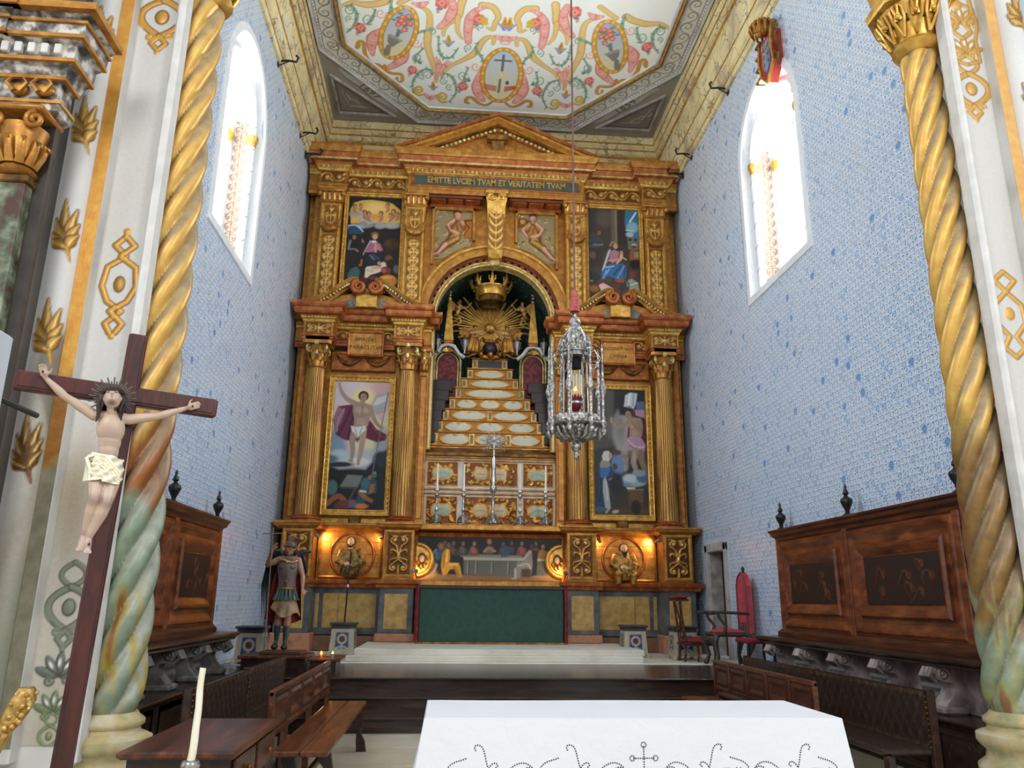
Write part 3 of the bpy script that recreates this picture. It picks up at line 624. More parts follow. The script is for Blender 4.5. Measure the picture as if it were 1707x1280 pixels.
def text3d(s, size, depth, M, m, parent, name='lettering', spacing=1.0, bold=0):
    cu = bpy.data.curves.new(name, 'FONT'); cu.body = s; cu.size = size; cu.extrude = depth; cu.align_x = 'CENTER'; cu.align_y = 'CENTER'; cu.space_character = spacing; cu.offset = bold; cu.resolution_u = 3
    o = bpy.data.objects.new('t', cu); COL.objects.link(o); dg = bpy.context.evaluated_depsgraph_get(); me = bpy.data.meshes.new_from_object(o.evaluated_get(dg)); bpy.data.objects.remove(o)
    me.name = name; me.transform(M); return obj(name, me, m, parent)
for sg, s in ((-1, '1697'), (1, '1859')):
    ang = -sg*radians(50.8)
    M = Matrix.Translation((sg*2.93, 15.43, ZC-.012)) @ Matrix.Rotation(ang, 4, 'Z') @ Matrix.Rotation(pi, 4, 'X')
    text3d(s, .26, .004, M, mat('date_grey', '6f695c', rough=.8), ceil, 'date', 1.2)
# iron hooks on the cornice
for sg in (-1, 1):
    for k, (y, z) in enumerate(((12.55, 11.05), (14.85, 11.05), (15.5, 10.95))):
        h = thing('iron_hook', ('black iron hook high on the %s wall, %s' % ('left' if sg < 0 else 'right', ('the nearest one', 'the middle one', 'the one by the altarpiece')[k])), 'hook', (sg*WX, y, z))
        m = MB(); m.tube([(sg*(WX-.0), y, z), (sg*(WX-.2), y, z+.02), (sg*(WX-.34), y, z+.0), (sg*(WX-.37), y, z+.09), (sg*(WX-.33), y, z+.14)], .022, 6); obj('hook', m, IRON, h)
        m = MB(); m.box(sg*WX, sg*(WX-.025), y-.05, y+.05, z-.12, z+.12, b=.01); m.tube([(sg*(WX-.02), y, z-.1), (sg*(WX-.2), y, z)], .012, 5); obj('back_plate', m, IRON, h)
# ================================================================ WINDOWS (reveals, shafts, panes)
for sg in (-1, 1):
    wn_ = 'window_1' if sg < 0 else 'window_2'
    n = 30
    def outline(x, grow, dy=0.):   # arch outline around the opening
        c = (WIN[0]+WIN[1])/2; r = (WIN[1]-WIN[0])/2+grow; pts = [(x, c-r+dy, WIN[2]-grow)]
        for k in range(n+1):
            a = pi-pi*k/n; pts.append((x, c+r*cos(a)+dy, WIN[3]+(1.15+grow)*sin(a)))
        pts.append((x, c+r+dy, WIN[2]-grow)); return pts
    m = MB(); m.loft([outline(sg*(WX-.01), .13), outline(sg*(WX-.03), .12), outline(sg*(WX-.03), .0), outline(sg*(WX+.0), -.02), outline(sg*(WX+.66), -.28), outline(sg*(WX+.68), -.36)], cap=False, closed=True)
    w = struct(obj(wn_, m, MIRR))
    g = MB(); xs = sg*(WX+.67); y0, y1, z0 = WIN[0]+.28, WIN[1]-.28, WIN[2]+.28
    gl = NT('window_glass_%d' % sg); tr = gl.n('ShaderNodeBsdfTransparent', {0: (.96, .98, 1, 1)}); tl = gl.n('ShaderNodeBsdfTranslucent', {0: (.9, .93, .95, 1)}); mx = gl.n('ShaderNodeMixShader', {0: .35}); gl.t.links.new(tr.outputs[0], mx.inputs[1]); gl.t.links.new(tl.outputs[0], mx.inputs[2]); gl.t.links.new(mx.outputs[0], gl.t.nodes['Material Output'].inputs[0])
    rows, cols = 9, 3; dy, dz = (y1-y0)/cols, (WIN[3]+.85-z0)/rows
    pm = MB().box(-.004, .004, .006, dy-.006, .006, dz-.006).mesh('pane'); pm.materials.append(gl.m)
    for i in range(cols):
        for j in range(rows):
            if j == rows-1 and i != 1: continue
            o = bpy.data.objects.new('pane', pm); COL.objects.link(o); o.parent = w; o.location = (xs, y0+i*dy, z0+j*dz)
    m = MB()
    for i in range(cols+1): m.box(xs-.012, xs+.012, y0+i*dy-.012, y0+i*dy+.012, z0, WIN[3]+.85-(dz if i in (0, 3) else 0))
    for j in range(rows+1): m.box(xs-.01, xs+.01, y0, y1, z0+j*dz-.008, z0+j*dz+.008)
    obj('lead_bars', m, mat('lead', '8d9194', rough=.6), w)
    # candy-striped shafts on both jambs with little gilt capitals, and the painted grotesque band
    for yy, tag_ in ((WIN[1]-.02, 1), (WIN[0]+.02, -1)):
        for dx in (.14, .50):
            yc = yy-tag_*(.09+.26*dx/.67*1.15); xx = sg*(WX+dx); pts = [(xx, yc, z) for z in np.linspace(WIN[2]+.1, WIN[3]+.1, 18)]+[(xx, yc-tag_*(1-cos(a))*.7, WIN[3]+.1+sin(a)*.75) for a in np.linspace(.15, 1.35, 8)]
            m = MB(); m.tube(pts, .062, 10, up=(0, 1, 0)); o = obj('shaft', m, MIRR, w)
            s = MB()
            for z in np.arange(WIN[2]+.3, WIN[3], .42): s.tube([(xx-sg*.05*0+cos(a)*.064, yc+sin(a)*.064, z+a*.045) for a in np.linspace(0, 6.0, 12)], .008, 4)
            obj('stripe', s, mat('stripe_mauve', 'a99a94', rough=.6), w)
            c = MB(); c.lathe([(.06, 0), (.075, .02), (.07, .05), (.1, .12), (.11, .16), (.1, .2), (.06, .2)], (xx, yc, WIN[3]-.15), 10); obj('capital', c, GOLDY, w)
        B_ = Cv(.3, 3.2, 45, 'cfc6bf'); candelabra(B_, .02, .28, .05, 3.1, 17, '8f6846', .013, .004, 'a37648')
        jy0, jy1 = yy-tag_*.085, yy-tag_*.085-tag_*.26; x0_, x1_ = sg*(WX+.20), sg*(WX+.44)
        ya, yb_ = yy-tag_*(.04+.26*.2/.67), yy-tag_*(.04+.26*.44/.67)
        U = np.array([(x1_-x0_)/.3, (yb_-ya)/.3, 0]); B_.grid('painted_band', (x0_, ya, WIN[2]+.1), U, (0, 0, 1), (0, -tag_, 0), FRESCO, w, hs=1, base=.008)
# coat of arms over the right window
ca = thing('coat_of_arms', 'carved and gilded coat of arms in red and blue above the right window', 'coat of arms', (WX, 10.8, 9.9))
m = MB(); m.prism([(10.45, 11.0), (11.2, 11.0), (11.2, 10.1), (10.83, 9.68), (10.45, 10.1)], 'x', WX-.18, WX); obj('shield', m, mat('heraldic_red', 'b23a2c', '9c2d22', rough=.4), ca)
m = MB(); m.prism([(10.6, 10.85), (11.05, 10.85), (11.05, 10.2), (10.83, 9.95), (10.6, 10.2)], 'x', WX-.205, WX-.18); obj('blue_field', m, mat('heraldic_blue', '5f7396', '7d8fb0', rough=.4), ca)
m = MB()
for y in (10.45, 11.2): m.tube([(WX-.19, y, 10.98), (WX-.21, y+.03, 10.5), (WX-.19, y, 10.08), (WX-.2, 10.83, 9.66)], .035, 6)
for k in range(3):
    for j in range(2): m.ball((WX-.22, 10.7+j*.25, 10.7-k*.22), (.02, .05, .06), 8, 5)
obj('gilt_border', m, GOLD, ca)
m = MB(); m.ball((WX-.2, 10.83, 11.28), (.2, .2, .24), 12, 9); m.ball((WX-.38, 10.83, 11.22), (.06, .05, .06), 8, 6); m.ball((WX-.3, 10.83, 11.08), (.09, .1, .08), 8, 6)
for k in range(14): a = k*.449; m.tube([(WX-.2+cos(a)*.18, 10.83+sin(a)*.2, 11.42), (WX-.2+cos(a)*.27, 10.83+sin(a)*.3, 11.25), (WX-.2+cos(a)*.22, 10.83+sin(a)*.26, 11.05)], (.05, .02), 5)
obj('helmet', m, GOLD, ca)
for s_ in (-1, 1):
    m = MB()
    for k in range(4): m.tube([(WX-.12, 10.83+s_*.4, 11.2-k*.33), (WX-.2, 10.83+s_*(.52+.04*k), 11.05-k*.33), (WX-.12, 10.83+s_*.42, 10.9-k*.33)], (.06, .02), 5)
    obj('mantling', m, GOLDD, ca)
ca.location = (WX-.01, 10.45, 9.8); ca.scale = (.85, .64, .64)
# ================================================================ TRIUMPHAL ARCH: twisted columns and painted piers
def tcol(sg, X, Yc, label, lean=1):
    t = thing('twisted_column', label, 'column', (X, Yc, .4)); N = 5; pitch = 1.85; nz = 170; nt = 120; zb, zt = .75, 6.62
    zs = np.linspace(zb, zt, nz); th = np.linspace(0, 2*pi, nt+1)
    Tt, Z = np.meshgrid(th, zs); ph = (Tt - 2*pi*Z/pitch*1.0)*N; f = (np.mod(ph, 2*pi)-pi)/N
    R0 = np.interp(Z, [zb, zb+.1, 3, zt], [.17, .215, .185, .165]); d = .635*R0; a = .385*R0; rad = d*np.cos(f)+np.sqrt(np.maximum(a*a-(d*np.sin(f))**2, 0))
    end = np.clip((Z-zb)/.18, 0, 1)*np.clip((zt-Z)/.12, 0, 1); rad = rad*end+R0*.93*(1-end)
    P = np.stack([X+rad*np.cos(Tt), Yc+rad*np.sin(Tt), Z], -1)
    ff = f*N/pi  # -1..1 across each strand
    nn = np.array([[pnoise((cos(t_)*1.1+sg, sin(t_)*1.1, z*.9)) for t_ in th] for z in zs]); n2 = np.array([[pnoise((cos(t_)*3+sg, sin(t_)*3, z*3)) for t_ in th] for z in zs])
    gold, grey = H('e0bf62', .3), H('ab967e')
    k = np.clip((ff*1.0+nn*.5+.10)*3, 0, 1)[..., None] if sg < 0 else np.clip((-ff*1.0+nn*.5-.05)*3, 0, 1)[..., None]
    k = np.clip((-ff+nn*.4-.12)*3, 0, 1)[..., None]*.75
    c = gold*(1-k)+grey*k
    zl = Z+nn*.5; c3 = H('a8662e' if sg < 0 else '9a7642', .3)*(1-k)+H('9b8569')*k; w = np.clip((3.15-zl)*3, 0, 1)[..., None]; c = c*(1-w)+c3*w
    zg = 2.45 if sg < 0 else 1.55
    gr = H('8f9f86')*(1-k)+H('b5b6a4')*k; w = np.clip((zg-zl)*5, 0, 1)[..., None]; c = c*(1-w)+gr*w
    yl = H('b39a3c') if sg < 0 else H('a8aa70'); w = (np.clip((1.55-Z+n2*1.1)*2, 0, 1)*np.clip(n2*2.4+.35, 0, 1))[..., None]; c = c*(1-w)+yl*w
    rd = H('8f5138'); w = (np.clip((2.9-Z)*3, 0, 1)*np.clip((n2-.32)*5, 0, 1)*.8)[..., None]; c = c*(1-w)+rd*w
    idx = np.arange(nz*(nt+1)).reshape(nz, nt+1); q = np.stack([idx[:-1, :-1], idx[:-1, 1:], idx[1:, 1:], idx[1:, :-1]], -1).reshape(-1, 4)
    gmesh('shaft', P.reshape(-1, 3), q, c.reshape(-1, 4), PATIN, t)
    b = MB(); b.lathe([(.0, .30), (.30, .30), (.31, .40), (.25, .45), (.24, .50), (.28, .54), (.30, .57), (.30, .62), (.26, .64), (.225, .65), (.215, .68), (.24, .70), (.24, .73), (.20, .76), (.19, .78)], (X, Yc, 0), 24)
    obj('base', b, mat('base_stone_%d' % sg, '8a8a64', 'b9a779', 'c3c2b6', 5, .6, bump=.3), t, 60)
    b = MB(); b.lathe([(0, -.02), (.42, -.02), (.42, .15), (.34, .22), (.31, .31)], (X, Yc, 0), 8); obj('pedestal', b, STONEG, t)
    cp = MB(); cp.lathe([(.165, 6.5), (.2, 6.53), (.225, 6.57), (.215, 6.61), (.19, 6.63), (.2, 6.68), (.25, 6.78), (.30, 6.9), (.33, 6.95)], (X, Yc, .07), 24)
    cp.lathe([(.33, 6.95), (.40, 6.97), (.42, 7.03), (.40, 7.08), (.36, 7.10), (.34, 7.18), (.39, 7.3), (.39, 7.4), (.2, 7.4)], (X, Yc, .07), 8, M=Matrix.Rotation(pi/8, 4, 'Z')); o = obj('capital', cp, GOLDY, t, 40)
    lf = MB()
    for k in range(12):
        a_ = k*pi/6
        for s_ in (-1, 1):
            lf.tube([(X+cos(a_+s_*u*.17)*(.215+.13*v), Yc+sin(a_+s_*u*.17)*(.215+.13*v), 6.71+.3*v) for u, v in ((0, 0), (.6, .25), (1.1, .55), (1, .85), (.45, .95), (.2, .7), (.5, .5))], .017, 5)
        lf.ball((X+cos(a_)*.30, Yc+sin(a_)*.30, 6.89), .03, 6, 5)
    obj('leaves', lf, GOLDY, o, 60)
    h_ = MB()
    for k in range(12): a_ = k*pi/6+.26; h_.ball((X+cos(a_)*.262, Yc+sin(a_)*.262, 6.87), (.028, .028, .04), 8, 5)
    obj('hollow_shade', h_, mat('recess_shade', '4a3415', rough=.8), o)  # raised brown beads; shade between the leaves put into colour
    return t
tcol(-1, -3.155, 6.0, 'gilt twisted column with flaking green and orange paint, left of the chancel')
tcol(1, 3.47, 6.0, 'gilt twisted column with pierced octagonal capital, right of the chancel')
def ornament_lozenge(c, x, y, s, col, edge, up=True):
    """strapwork motif: stacked lozenges and loops"""
    k = s if up else -s
    def LL(pts, w): c.line(pts, w*1.45, edge, h=.004); c.line(pts, w, col, h=.006)
    LL(bez((x, y+k*1.0), (x-s*.5, y+k*.75), (x-s*.2, y+k*.55), (x, y+k*.45)), s*.045); LL(bez((x, y+k*1.0), (x+s*.5, y+k*.75), (x+s*.2, y+k*.55), (x, y+k*.45)), s*.045)
    LL(bez((x, y+k*.45), (x-s*.65, y+k*.2), (x-s*.55, y-k*.2), (x, y-k*.5)), s*.06); LL(bez((x, y+k*.45), (x+s*.65, y+k*.2), (x+s*.55, y-k*.2), (x, y-k*.5)), s*.06)
    LL([(x, y-k*.5), (x-s*.16, y-k*.68), (x, y-k*.86), (x+s*.16, y-k*.68), (x, y-k*.5)], s*.045)
    c.ell(x, y, s*.16, s*.2, edge, h=.006); c.ell(x, y, s*.12, s*.16, col, h=.012)
    c.ell(x, y-k*.92, s*.06, s*.06, col, h=.008)
    for d in (-1, 1):
        c.line(bez((x+d*s*.42, y+k*.15), (x+d*s*.55, y), (x+d*s*.5, y-k*.2), (x+d*s*.38, y-k*.3)), s*.025, col, h=.006); c.line(spiral(x+d*s*.2, y-k*.52, s*.1, 0, 1.1*d), s*.035, col, h=.007)
def fan(c, x, y, s, col, edge):
    for a in (-70, -35, 0, 35, 70):
        t = radians(90+a); c.ell(x+cos(t)*s*.45, y+sin(t)*s*.45, s*.42, s*.17, edge, rot=90+a, h=.006); c.ell(x+cos(t)*s*.47, y+sin(t)*s*.47, s*.38, s*.13, col, rot=90+a, h=.01)
        if a in (-35, 35, 0): c.ell(x+cos(t)*s*.5, y+sin(t)*s*.5, s*.14, s*.05, 'e6e3dd', rot=90+a)
    for d in (-1, 1): c.line(spiral(x+d*s*.3, y-s*.1, s*.18, 0, 1.2*d), s*.05, col, h=.008)
def pier(sg):
    # plan of the pier from the column outwards: ridge, flat painted panel, gilt fillet, hollow, engaged round shaft
    X = (lambda v: sg*v); x_in, x_out = (3.245, 3.60) if sg < 0 else (3.585, 3.94); YP = 5.75
    wall = MB(); wall.box(X(x_in+.15), X(4.26), 5.80, 6.28, 0, 9); wall.box(X(x_in), X(x_out+.3), YP+.02, YP+.07, 0, 9)
    w = struct(obj('wall_arch_left' if sg < 0 else 'wall_arch_right', wall, STONE))
    m = MB(); m.box(X(x_in-.065), X(x_in+.005), 5.64, 5.80, .5, 9, b=.02); obj('ridge', m, mat('ridge_white', 'c9c7c1', 'dedcd8', rough=.6, bump=.4), w)
    m = MB(); m.box(X(x_out), X(x_out+.10), 5.66, 5.8, .5, 9, b=.012); obj('fillet_core', m, STONE, w)
    gf = Cv(.1, 8.4, 30, 'd9a743'); gf.c[...] = H('e2b450', .3); nn = np.array([[pnoise((x*3, y*2.2, sg)) for x in gf.gx] for y in gf.gy])
    lo = np.clip((2.6-gf.gy[:, None]-.6+nn*1.2)*2, 0, 1)[..., None]; gf.c = gf.c*(1-lo)+H('8f8a72')*lo
    hi = (np.clip((3.5-gf.gy[:, None]-.6+nn)*2, 0, 1)*(1-lo[..., 0]))[..., None]; gf.c = gf.c*(1-hi)+H('a86f2c', .3)*hi
    if sg > 0: gf.c[...] = gf.c*.35+H('e6c680', .2)*.65
    gf.grid('gilt_fillet', (X(x_out) if sg > 0 else X(x_out+.10), 5.655, .6), (1, 0, 0), (0, 0, 1), (0, -1, 0), PATIN, w)
    PW = x_out-x_in; P = Cv(PW, 8.4, 125, 'd2cfca')
    nn = np.array([[pnoise((x*3+sg, y*.9, 5)) for x in P.gx[::4]] for y in P.gy[::4]]); nn = np.kron(nn, np.ones((4, 4)))[:P.Hh, :P.W]
    if nn.shape != P.h.shape: nn = np.pad(nn, ((0, P.Hh-nn.shape[0]), (0, P.W-nn.shape[1])), 'edge')
    YY = P.gy[:, None]+.6
    def mixw(w_, col): P.c = P.c*(1-w_[..., None])+H(col)*w_[..., None]
    mixw(np.clip(.3+nn, 0, 1)*.35+0*YY, 'bdb5a6')
    mixw(np.clip((2.7-YY+nn*1.5)*.9, 0, 1)*.5, 'b3a78c'); mixw(np.clip(nn*3-.5, 0, 1)*np.clip((2.8-YY)*2, 0, 1)*.5, 'a88a5c')
    cx = PW/2
    gc, ge = 'cf9f4a', '6b4420'
    gy_, gey = '7f8572', '43483f'
    lvl = (lambda z: z-.6)
    if sg < 0:
        ornament_lozenge(P, cx+.01, lvl(6.27), .38, G(gc), ge, True); fan(P, cx, lvl(6.95), .2, G(gc), ge)
        # chained ornament at mid height
        for z0, s_ in ((3.62, .26),):
            for pts in ([(cx, lvl(4.10)), (cx-.07, lvl(4.02)), (cx+.02, lvl(3.93)), (cx-.10, lvl(3.84)), (cx-.12, lvl(3.68)), (cx-.07, lvl(3.56)), (cx+.04, lvl(3.48)), (cx-.06, lvl(3.38)), (cx-.02, lvl(3.31))],):
                for d in (1, -1):
                    q = [(cx+(x-cx)*d*1.05, y+.14) for x, y in pts]; P.line(q, .026, ge, h=.004); P.line(q, .018, G(gc), h=.007)
            P.ell(cx, lvl(3.84), .045, .07, ge, h=.006); P.ell(cx, lvl(3.84), .035, .055, G('b88a3e'), h=.012); P.ell(cx, lvl(4.28), .03, .03, G(gc), h=.008); P.ell(cx, lvl(3.42), .025, .025, G(gc), h=.008)
        ornament_lozenge(P, cx-.0, lvl(1.47), .30, gy_, gey, True); fan(P, cx, lvl(1.02), .19, '6c7066', '3c403a'); fan(P, cx, lvl(.80), .16, '77845f', '3f4a3c'); ornament_lozenge(P, cx, lvl(.66), .14, '8a9868', '3f4a3c', True)
    else:
        ornament_lozenge(P, cx, lvl(6.08), .36, G('d6ab5c'), '9c7436', True); fan(P, cx, lvl(6.46), .22, G('d6ab5c'), '9c7436'); fan(P, cx, lvl(6.78), .24, G('d6ab5c'), '9c7436'); 
        for d in (1, -1): q = [(cx+d*x, lvl(z)) for x, z in ((.0, 6.34), (.13, 6.38), (.12, 6.61), (.16, 6.76), (.14, 6.96), (.02, 7.02))]; P.line(q, .02, '9c7436', h=.004); P.line(q, .013, G('d6ab5c'), h=.006)
        for zc in (3.9, 7.0):
            for d in (1, -1): q = [(cx+d*x, lvl(z)) for x, z in ((0, zc+.38), (.09, zc+.3), (.0, zc+.2), (.12, zc+.08), (.13, zc-.08), (.03, zc-.2), (.09, zc-.3), (0, zc-.38))]; P.line(q, .024, '9c7436', h=.004); P.line(q, .017, G('d6ab5c'), h=.007)
            P.ell(cx, lvl(zc), .045, .06, G('d6ab5c'), h=.012)
    P.grid('painted_panel', (X(x_out) if sg < 0 else X(x_in), YP+.02, .6), (1, 0, 0), (0, 0, 1), (0, -1, 0), PAINT, w, base=.004)
    xh = x_out+.10; xc = xh+.115; sh = MB()
    sh.box(X(xh), X(xh+.12), 5.70, 5.8, 0, 9); obj('hollow', sh, mat('hollow_grey', 'a7a49c', 'b9b6b0', rough=.7, bump=.3), w)
    S_ = Cv(pi*.115, 8.4, 90, 'dcdad6'); nn = np.array([[pnoise((x*4, y*1.0, 8+sg)) for x in S_.gx] for y in S_.gy]); YY = S_.gy[:, None]+.6
    k = np.clip(nn*1.5, 0, 1)[..., None]*.5; S_.c = S_.c*(1-k)+H('a9a59c')*k
    k = np.clip((3.1-YY+nn*1.2)*1.2, 0, 1)[..., None]*.75; S_.c = S_.c*(1-k)+H('9d927a')*k
    k = (np.clip((1.8-YY+nn)*1.5, 0, 1)*.7)[..., None]; S_.c = S_.c*(1-k)+H('7d846c')*k
    k = np.clip((nn-.42)*8, 0, 1)[..., None]*.6; S_.c = S_.c*(1-k)+H('5d5a54')*k
    for j, z in enumerate((2.55, 3.4, 4.2, 5.1, 5.95, 6.8)):
        col = G('c0923f') if z > 2.6 else G('7d5424'); mm = pi*.115*.62
        for a_, L_ in ((100, .40), (75, .34), (125, .30), (58, .26), (148, .24), (42, .20), (160, .18)):
            t_ = radians(a_); p0 = (mm+.02, lvl(z-.17)); p1 = (mm+cos(t_)*L_*.55, lvl(z-.17)+sin(t_)*L_); pm_ = ((p0[0]+p1[0])/2-.03, (p0[1]+p1[1])/2)
            S_.line(bez(p0, pm_, p1), (.018, .046, .012), '5a3c18', h=.004); S_.line(bez(p0, pm_, p1), (.010, .034, .006), col, h=.01)
            S_.line(bez(p0, pm_, p1), (.002, .006, .002), G('edd08a'), h=.012)
        S_.line([(mm+.02, lvl(z-.17)), (mm+.05, lvl(z-.26))], (.02, .008), col, h=.008)
    xx = X(xc+.0); r_ = .115
    def fn(Xg, Yg, h): a_ = pi+Xg/.115; rr = r_+h; return np.stack([xx+rr*np.cos(a_), 5.68+rr*np.sin(a_), Yg+.6], -1)
    S_.grid('engaged_shaft', (0, 0, 0), (1, 0, 0), (0, 0, 1), (0, -1, 0), PAINT, w, fn=fn)
    return xc+.115
xe = pier(-1); pier(1)
# ================================================================ SIDE ALTAR (upper left edge of the view)
sa = thing('side_altar', 'tall side altarpiece of dark marble and gilding at the far left edge', 'altarpiece', (-4.3, 5.5, 0))
m = MB(); m.box(-6.2, -3.78, 5.2, 5.26, 0, 9); obj('backboard', m, mat('backboard_dark', '241d19', '3b322b', rough=.5), sa)
VM = mat('veined_marble', '4a2c1c', '55604a', '8d9078', 7, .35, det=9, lo=.38, hi=.62); OM = mat('orange_marble', '8a4a22', 'a9652f', 'b97a3d', 4, .35)
m = MB(); m.box(-4.06, -3.86, 5.1, 5.32, 0, 4.32, b=.01); obj('pilaster', m, VM, sa)
m = MB(); m.box(-4.32, -4.1, 5.16, 5.32, 0, 4.32, b=.01); obj('marble_panel', m, OM, sa)
m = MB(); m.box(-4.10, -4.07, 5.08, 5.3, 0, 4.3); m.box(-4.1, -3.84, 5.08, 5.3, 4.30, 4.36, b=.01); obj('gilt_edge', m, GOLDD, sa)
c_ = MB(); c_.lathe([(.10, 4.36), (.13, 4.39), (.10, 4.42), (.12, 4.5), (.145, 4.66), (.16, 4.72)], (-3.95, 5.14, 0), 14)
for k in range(7): a_ = pi+k*pi/6; c_.tube([(-3.95+cos(a_)*.1, 5.14+sin(a_)*.1, 4.43), (-3.95+cos(a_)*.15, 5.14+sin(a_)*.15, 4.52), (-3.95+cos(a_)*.17, 5.14+sin(a_)*.17, 4.6), (-3.95+cos(a_)*.2, 5.14+sin(a_)*.2, 4.57)], (.035, .015), 6)
for dx in (-.13, .13): c_.tube([(-3.95+dx+x, 5.0, 4.74+y) for x, y in spiral(0, 0, .07, pi/2, 1.5, 18)], .02, 6, up=(0, 1, 0))
c_.box(-4.13, -3.77, 4.98, 5.3, 4.81, 4.86, b=.015); obj('capital', c_, GOLD, sa, 60)
ent = [(0, 4.86), (.04, 4.88), (.05, 4.93), (.02, 4.95), (.02, 5.12), (.07, 5.14), (.10, 5.2), (.15, 5.22), (.16, 5.34), (.22, 5.37), (.24, 5.5), (.29, 5.53), (.30, 5.58), (0, 5.58)]
path = [(-3.78, 5.3), (-3.78, 5.14), (-4.16, 5.14), (-4.16, 5.24), (-4.3, 5.24), (-4.3, 5.12), (-6, 5.12)]
path = path[::-1]
m = MB(); m.mould(ent, path); obj('entablature', m, mat('ent_marble', '3a3330', '7d756d', 'cfc9c0', 9, .4, lo=.38, hi=.6), sa)
for z, o_, r_ in ((4.94, .05, .012), (5.13, .06, .014), (5.22, .15, .014), (5.37, .22, .014), (5.55, .30, .028), (5.47, .245, .01)):
    m = MB(); m.mould([(o_-r_, z-r_), (o_+r_, z-r_), (o_+r_, z+r_), (o_-r_, z+r_)], path); obj('gilt_band', m, GOLD, sa)
for x in (-3.85, -4.02, -4.4, -4.6, -4.8):
    m = MB(); m.ball((x, 5.10, 5.04), (.07, .04, .05), 10, 6)
    for s_ in (-1, 1): m.tube([(x+s_*.02, 5.06, 5.0), (x+s_*.07, 5.05, 5.06), (x+s_*.04, 5.05, 5.1)], (.02, .01), 5)
    obj('frieze_ornament', m, GOLD, sa, 60)
m = MB()
for x in np.arange(-4.75, -3.75, .09): m.box(x, x+.05, 4.95, 5.12, 5.25, 5.33, b=.006)
stuff(obj('dentils', m, STONE, sa))
m = MB(); m.box(-6, -3.9, 5.05, 5.4, 5.6, 7.5); obj('upper_stage', m, mat('upper_marble', '3d3733', '6f6861', rough=.4), sa)
m = MB(); m.tube([(-4.75+.62*cos(a), 4.98, 6.25+.62*sin(a)) for a in np.linspace(0, 2*pi, 40)], .06, 8, up=(0, 1, 0)); obj('roundel', m, GOLD, sa, 60)
m = MB()
for k in range(16): a_ = -1.2+k*.17; m.tube([(-4.0+.02*k*.2, 5.0, 5.62), (-3.98+cos(a_+1.2)*.1, 4.95, 5.75), (-4.05+cos(a_+1.6)*.2, 4.98, 5.85+.02*k)], (.03, .012), 5)
for k in range(5): m.ball((-3.85+.03*k, 4.98, 5.66-.02*k+.05), (.05, .05, .04), 8, 5)
obj('foliage_crest', m, GOLD, sa)
m = MB(); m.box(-3.88, -3.76, 5.0, 5.24, 5.58, 8, b=.01); obj('dark_strip', m, mat('dark_strip', '2c2724', '57504a', rough=.5), sa)
# white loudspeaker at the left edge
sp = thing('column_loudspeaker', 'white column loudspeaker at the left edge, below the side altar', 'loudspeaker', (-3.55, 4.2, 2.3))
m = MB(); m.box(-3.62, -3.30, 4.42, 4.62, 2.38, 3.02, b=.012); obj('cabinet', m, mat('speaker_white', 'c7ccd3', rough=.5, bump=0), sp)
m = MB(); m.box(-3.6, -3.32, 4.405, 4.42, 2.42, 2.98, b=.004); obj('grille', m, mat('grille_white', 'b9c0c9', rough=.7, bump=0), sp)
m = MB(); m.tube([(-3.45, 4.62, 2.7), (-3.45, 5.3, 2.7)], .02, 8); obj('wall_arm', m, IRON, sp)
sp.location.x -= .165
# ================================================================ ALTARPIECE
RT = thing('altarpiece', 'tall gilded altarpiece with fluted columns, arch and pediment filling the end wall', 'altarpiece', (0, 16.6, .8))
def part(name, m, ma, smooth=None, parent=None, label=None): return obj(name, m, ma, parent or RT, smooth, label)
# body boards
m = MB()
for s in (-1, 1):
    m.box(s*1.42, s*4.05, 16.12, 16.6, 1.75, 11.0); m.box(s*4.05, s*4.2, 16.3, 16.6, .8, 11.0)
m.box(-1.42, 1.42, 16.12, 16.5, 9.05, 11.0); n = 20
for i in range(n):   # wall above the arch
    a0, a1 = pi-pi*i/n, pi-pi*(i+1)/n; m.prism([(1.42*cos(a0), 7.5+1.42*sin(a0)), (1.42*cos(a1), 7.5+1.42*sin(a1)), (1.42*cos(a1), 9.1), (1.42*cos(a0), 9.1)], 'y', 16.12, 16.5)
part('backboard', m, GOLD)
# marble base
for s in (-1, 1): m = MB(); m.box(s*1.35, s*4.05, 15.95, 16.4, .88, 1.78); part('marble_base', m, GREYM)
for s in (-1, 1):
    for x0, x1, y in ((1.46, 2.12, 15.52), (3.40, 4.05, 15.52)):
        m = MB(); m.box(s*x0, s*x1, y, 16.0, .92, 1.75, b=.01); pl = part('plinth', m, GREYM)
        m = MB(); m.box(s*(x0+.11), s*(x1-.11), y-.006, y+.02, 1.0, 1.64, b=.004); obj('yellow_panel', m, YELM, pl)
        m = MB(); m.box(s*(x0-.05), s*(x1+.05), y-.06, 16.0, .765 if x0 < 3 else .578, .92, b=.02); obj('foot', m, PINKM, pl)
    m = MB(); m.box(s*2.2, s*2.92, 15.945, 15.97, 1.0, 1.64, b=.004); part('yellow_panel', m, YELM)
    m = MB(); m.box(s*2.93, s*3.22, 15.945, 15.97, 1.0, 1.64, b=.004); part('yellow_panel', m, YELM)
    m = MB(); m.box(s*3.3, s*3.37, 15.945, 15.97, 1.0, 1.64, b=.004); part('yellow_panel', m, YELM)
    m = MB(); m.box(s*2.1, s*3.45, 15.85, 16.1, .578, .86, b=.02); part('base_course', m, mat('brown_marble', '70503a', '8a6648', rough=.45))
